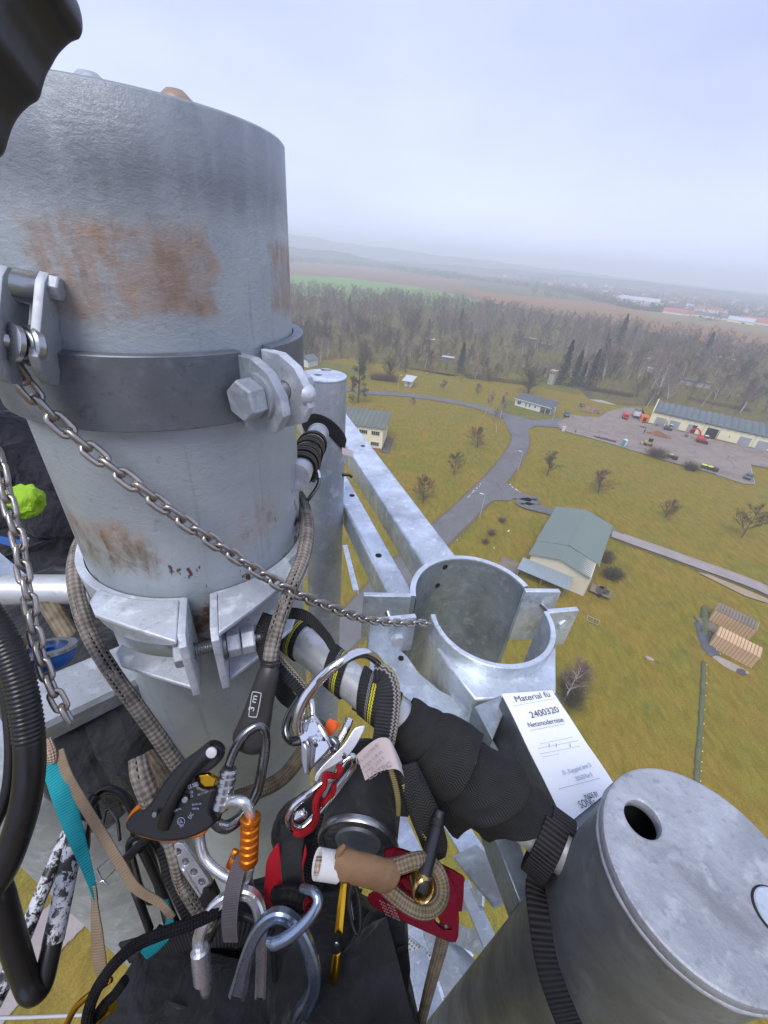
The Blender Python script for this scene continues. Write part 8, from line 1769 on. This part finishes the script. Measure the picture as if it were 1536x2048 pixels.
garment('harness_panel', pb, [(575, 1700, .62), (600, 1640, .61), (640, 1600, .60), (600, 1760, .62), (510, 1830, .60), (410, 1860, .59), (350, 1880, .58)], [(0, 1), (1, 2), (0, 3), (3, 4), (4, 5), (5, 6)], [.04, .035, .03, .04, .04, .035, .03], 0, M['cloth'], dis=(.015, .05))

# ---- more of the packed gear
t = gear('black_hose', 'thin black hose looping up out of the harness at lower left', 'hose', (250, 1600, .60)); rod('hose', [(170, 1700, .58), (176, 1630, .58), (205, 1585, .58), (245, 1590, .58), (275, 1640, .57), (300, 1710, .56), (325, 1800, .55), (345, 1880, .54)], 17, M['blk_hose'], t, 8)
t = gear('black_strap', 'flat black strap running down beside the perforated metal bar', 'strap', (350, 1790, .53)); tape('strap', [(330, 1690, .54), (345, 1750, .53), (372, 1810, .52), (400, 1860, .52)], [34, 38, 40, 40], M['web_rib'], t, .004)
t = gear('black_strap', 'wide ribbed black strap crossing low behind the silver carabiner', 'strap', (360, 1880, .52)); tape('strap', [(250, 1905, .55), (320, 1888, .53), (400, 1872, .52), (480, 1868, .52), (540, 1880, .53)], [46, 50, 50, 48, 44], M['web_rib'], t, .004)
t = gear('black_strap', 'black strap rising behind the red edged strap to the canister', 'strap', (640, 1680, .54)); tape('strap', [(600, 1850, .55), (620, 1770, .55), (650, 1690, .54), (668, 1610, .54), (690, 1560, .54)], [52, 54, 50, 44, 36], M['web_rib'], t, .004)
rod('edge_piping', [(622, 1775, .535), (650, 1700, .525), (664, 1650, .525), (676, 1612, .525)], 2.5, M['red_alu'], t, 6, n=6)
t = gear('cord_loop', 'grey cord loop between the silver and the blue carabiner', 'cord loop', (500, 1880, .47)); rod('cord', [(420, 1880, .475), (440, 1845, .47), (480, 1830, .468), (520, 1850, .468), (545, 1895, .47), (550, 1960, .475)], 11, M['grease'], t, 8)
t = gear('black_carabiner', 'black carabiner under the descender beside the thick hoses', 'carabiner', (290, 1700, .55)); rod('frame', [(258, 1690, .55), (285, 1672, .548), (312, 1690, .548), (330, 1740, .55), (322, 1790, .552), (296, 1800, .555), (274, 1760, .555)], 14, M['blk_hose'], t, 6, closed=True); rod('gate', [(262, 1700, .545), (282, 1775, .55)], 10, M['darksteel'], t, 4)
t = gear('harness_buckle', 'steel slide buckle on the black straps at the bottom centre', 'buckle', (705, 1900, .52)); plate_px('plate', [(690, 1870), (760, 1880), (758, 1905), (688, 1896)], (722, 1888, .515), .004, M['darksteel'], t, holes=[[(700, 1879), (748, 1886), (746, 1893), (699, 1887)]], bev=.001)
tape('strap', [(700, 1800, .56), (715, 1860, .53), (735, 1920, .525), (760, 2000, .53), (780, 2080, .54)], [46, 50, 50, 50, 48], M['web_rib'], t, .004)
t = gear('white_stitched_strap', 'black strap with pale double stitching in the bottom right of the harness', 'strap', (700, 2010, .51)); tape('strap', [(668, 1960, .53), (690, 1990, .52), (730, 2020, .515), (765, 2050, .515), (790, 2090, .52)], [34, 38, 40, 40, 40], M['web_stitch'], t, .003)
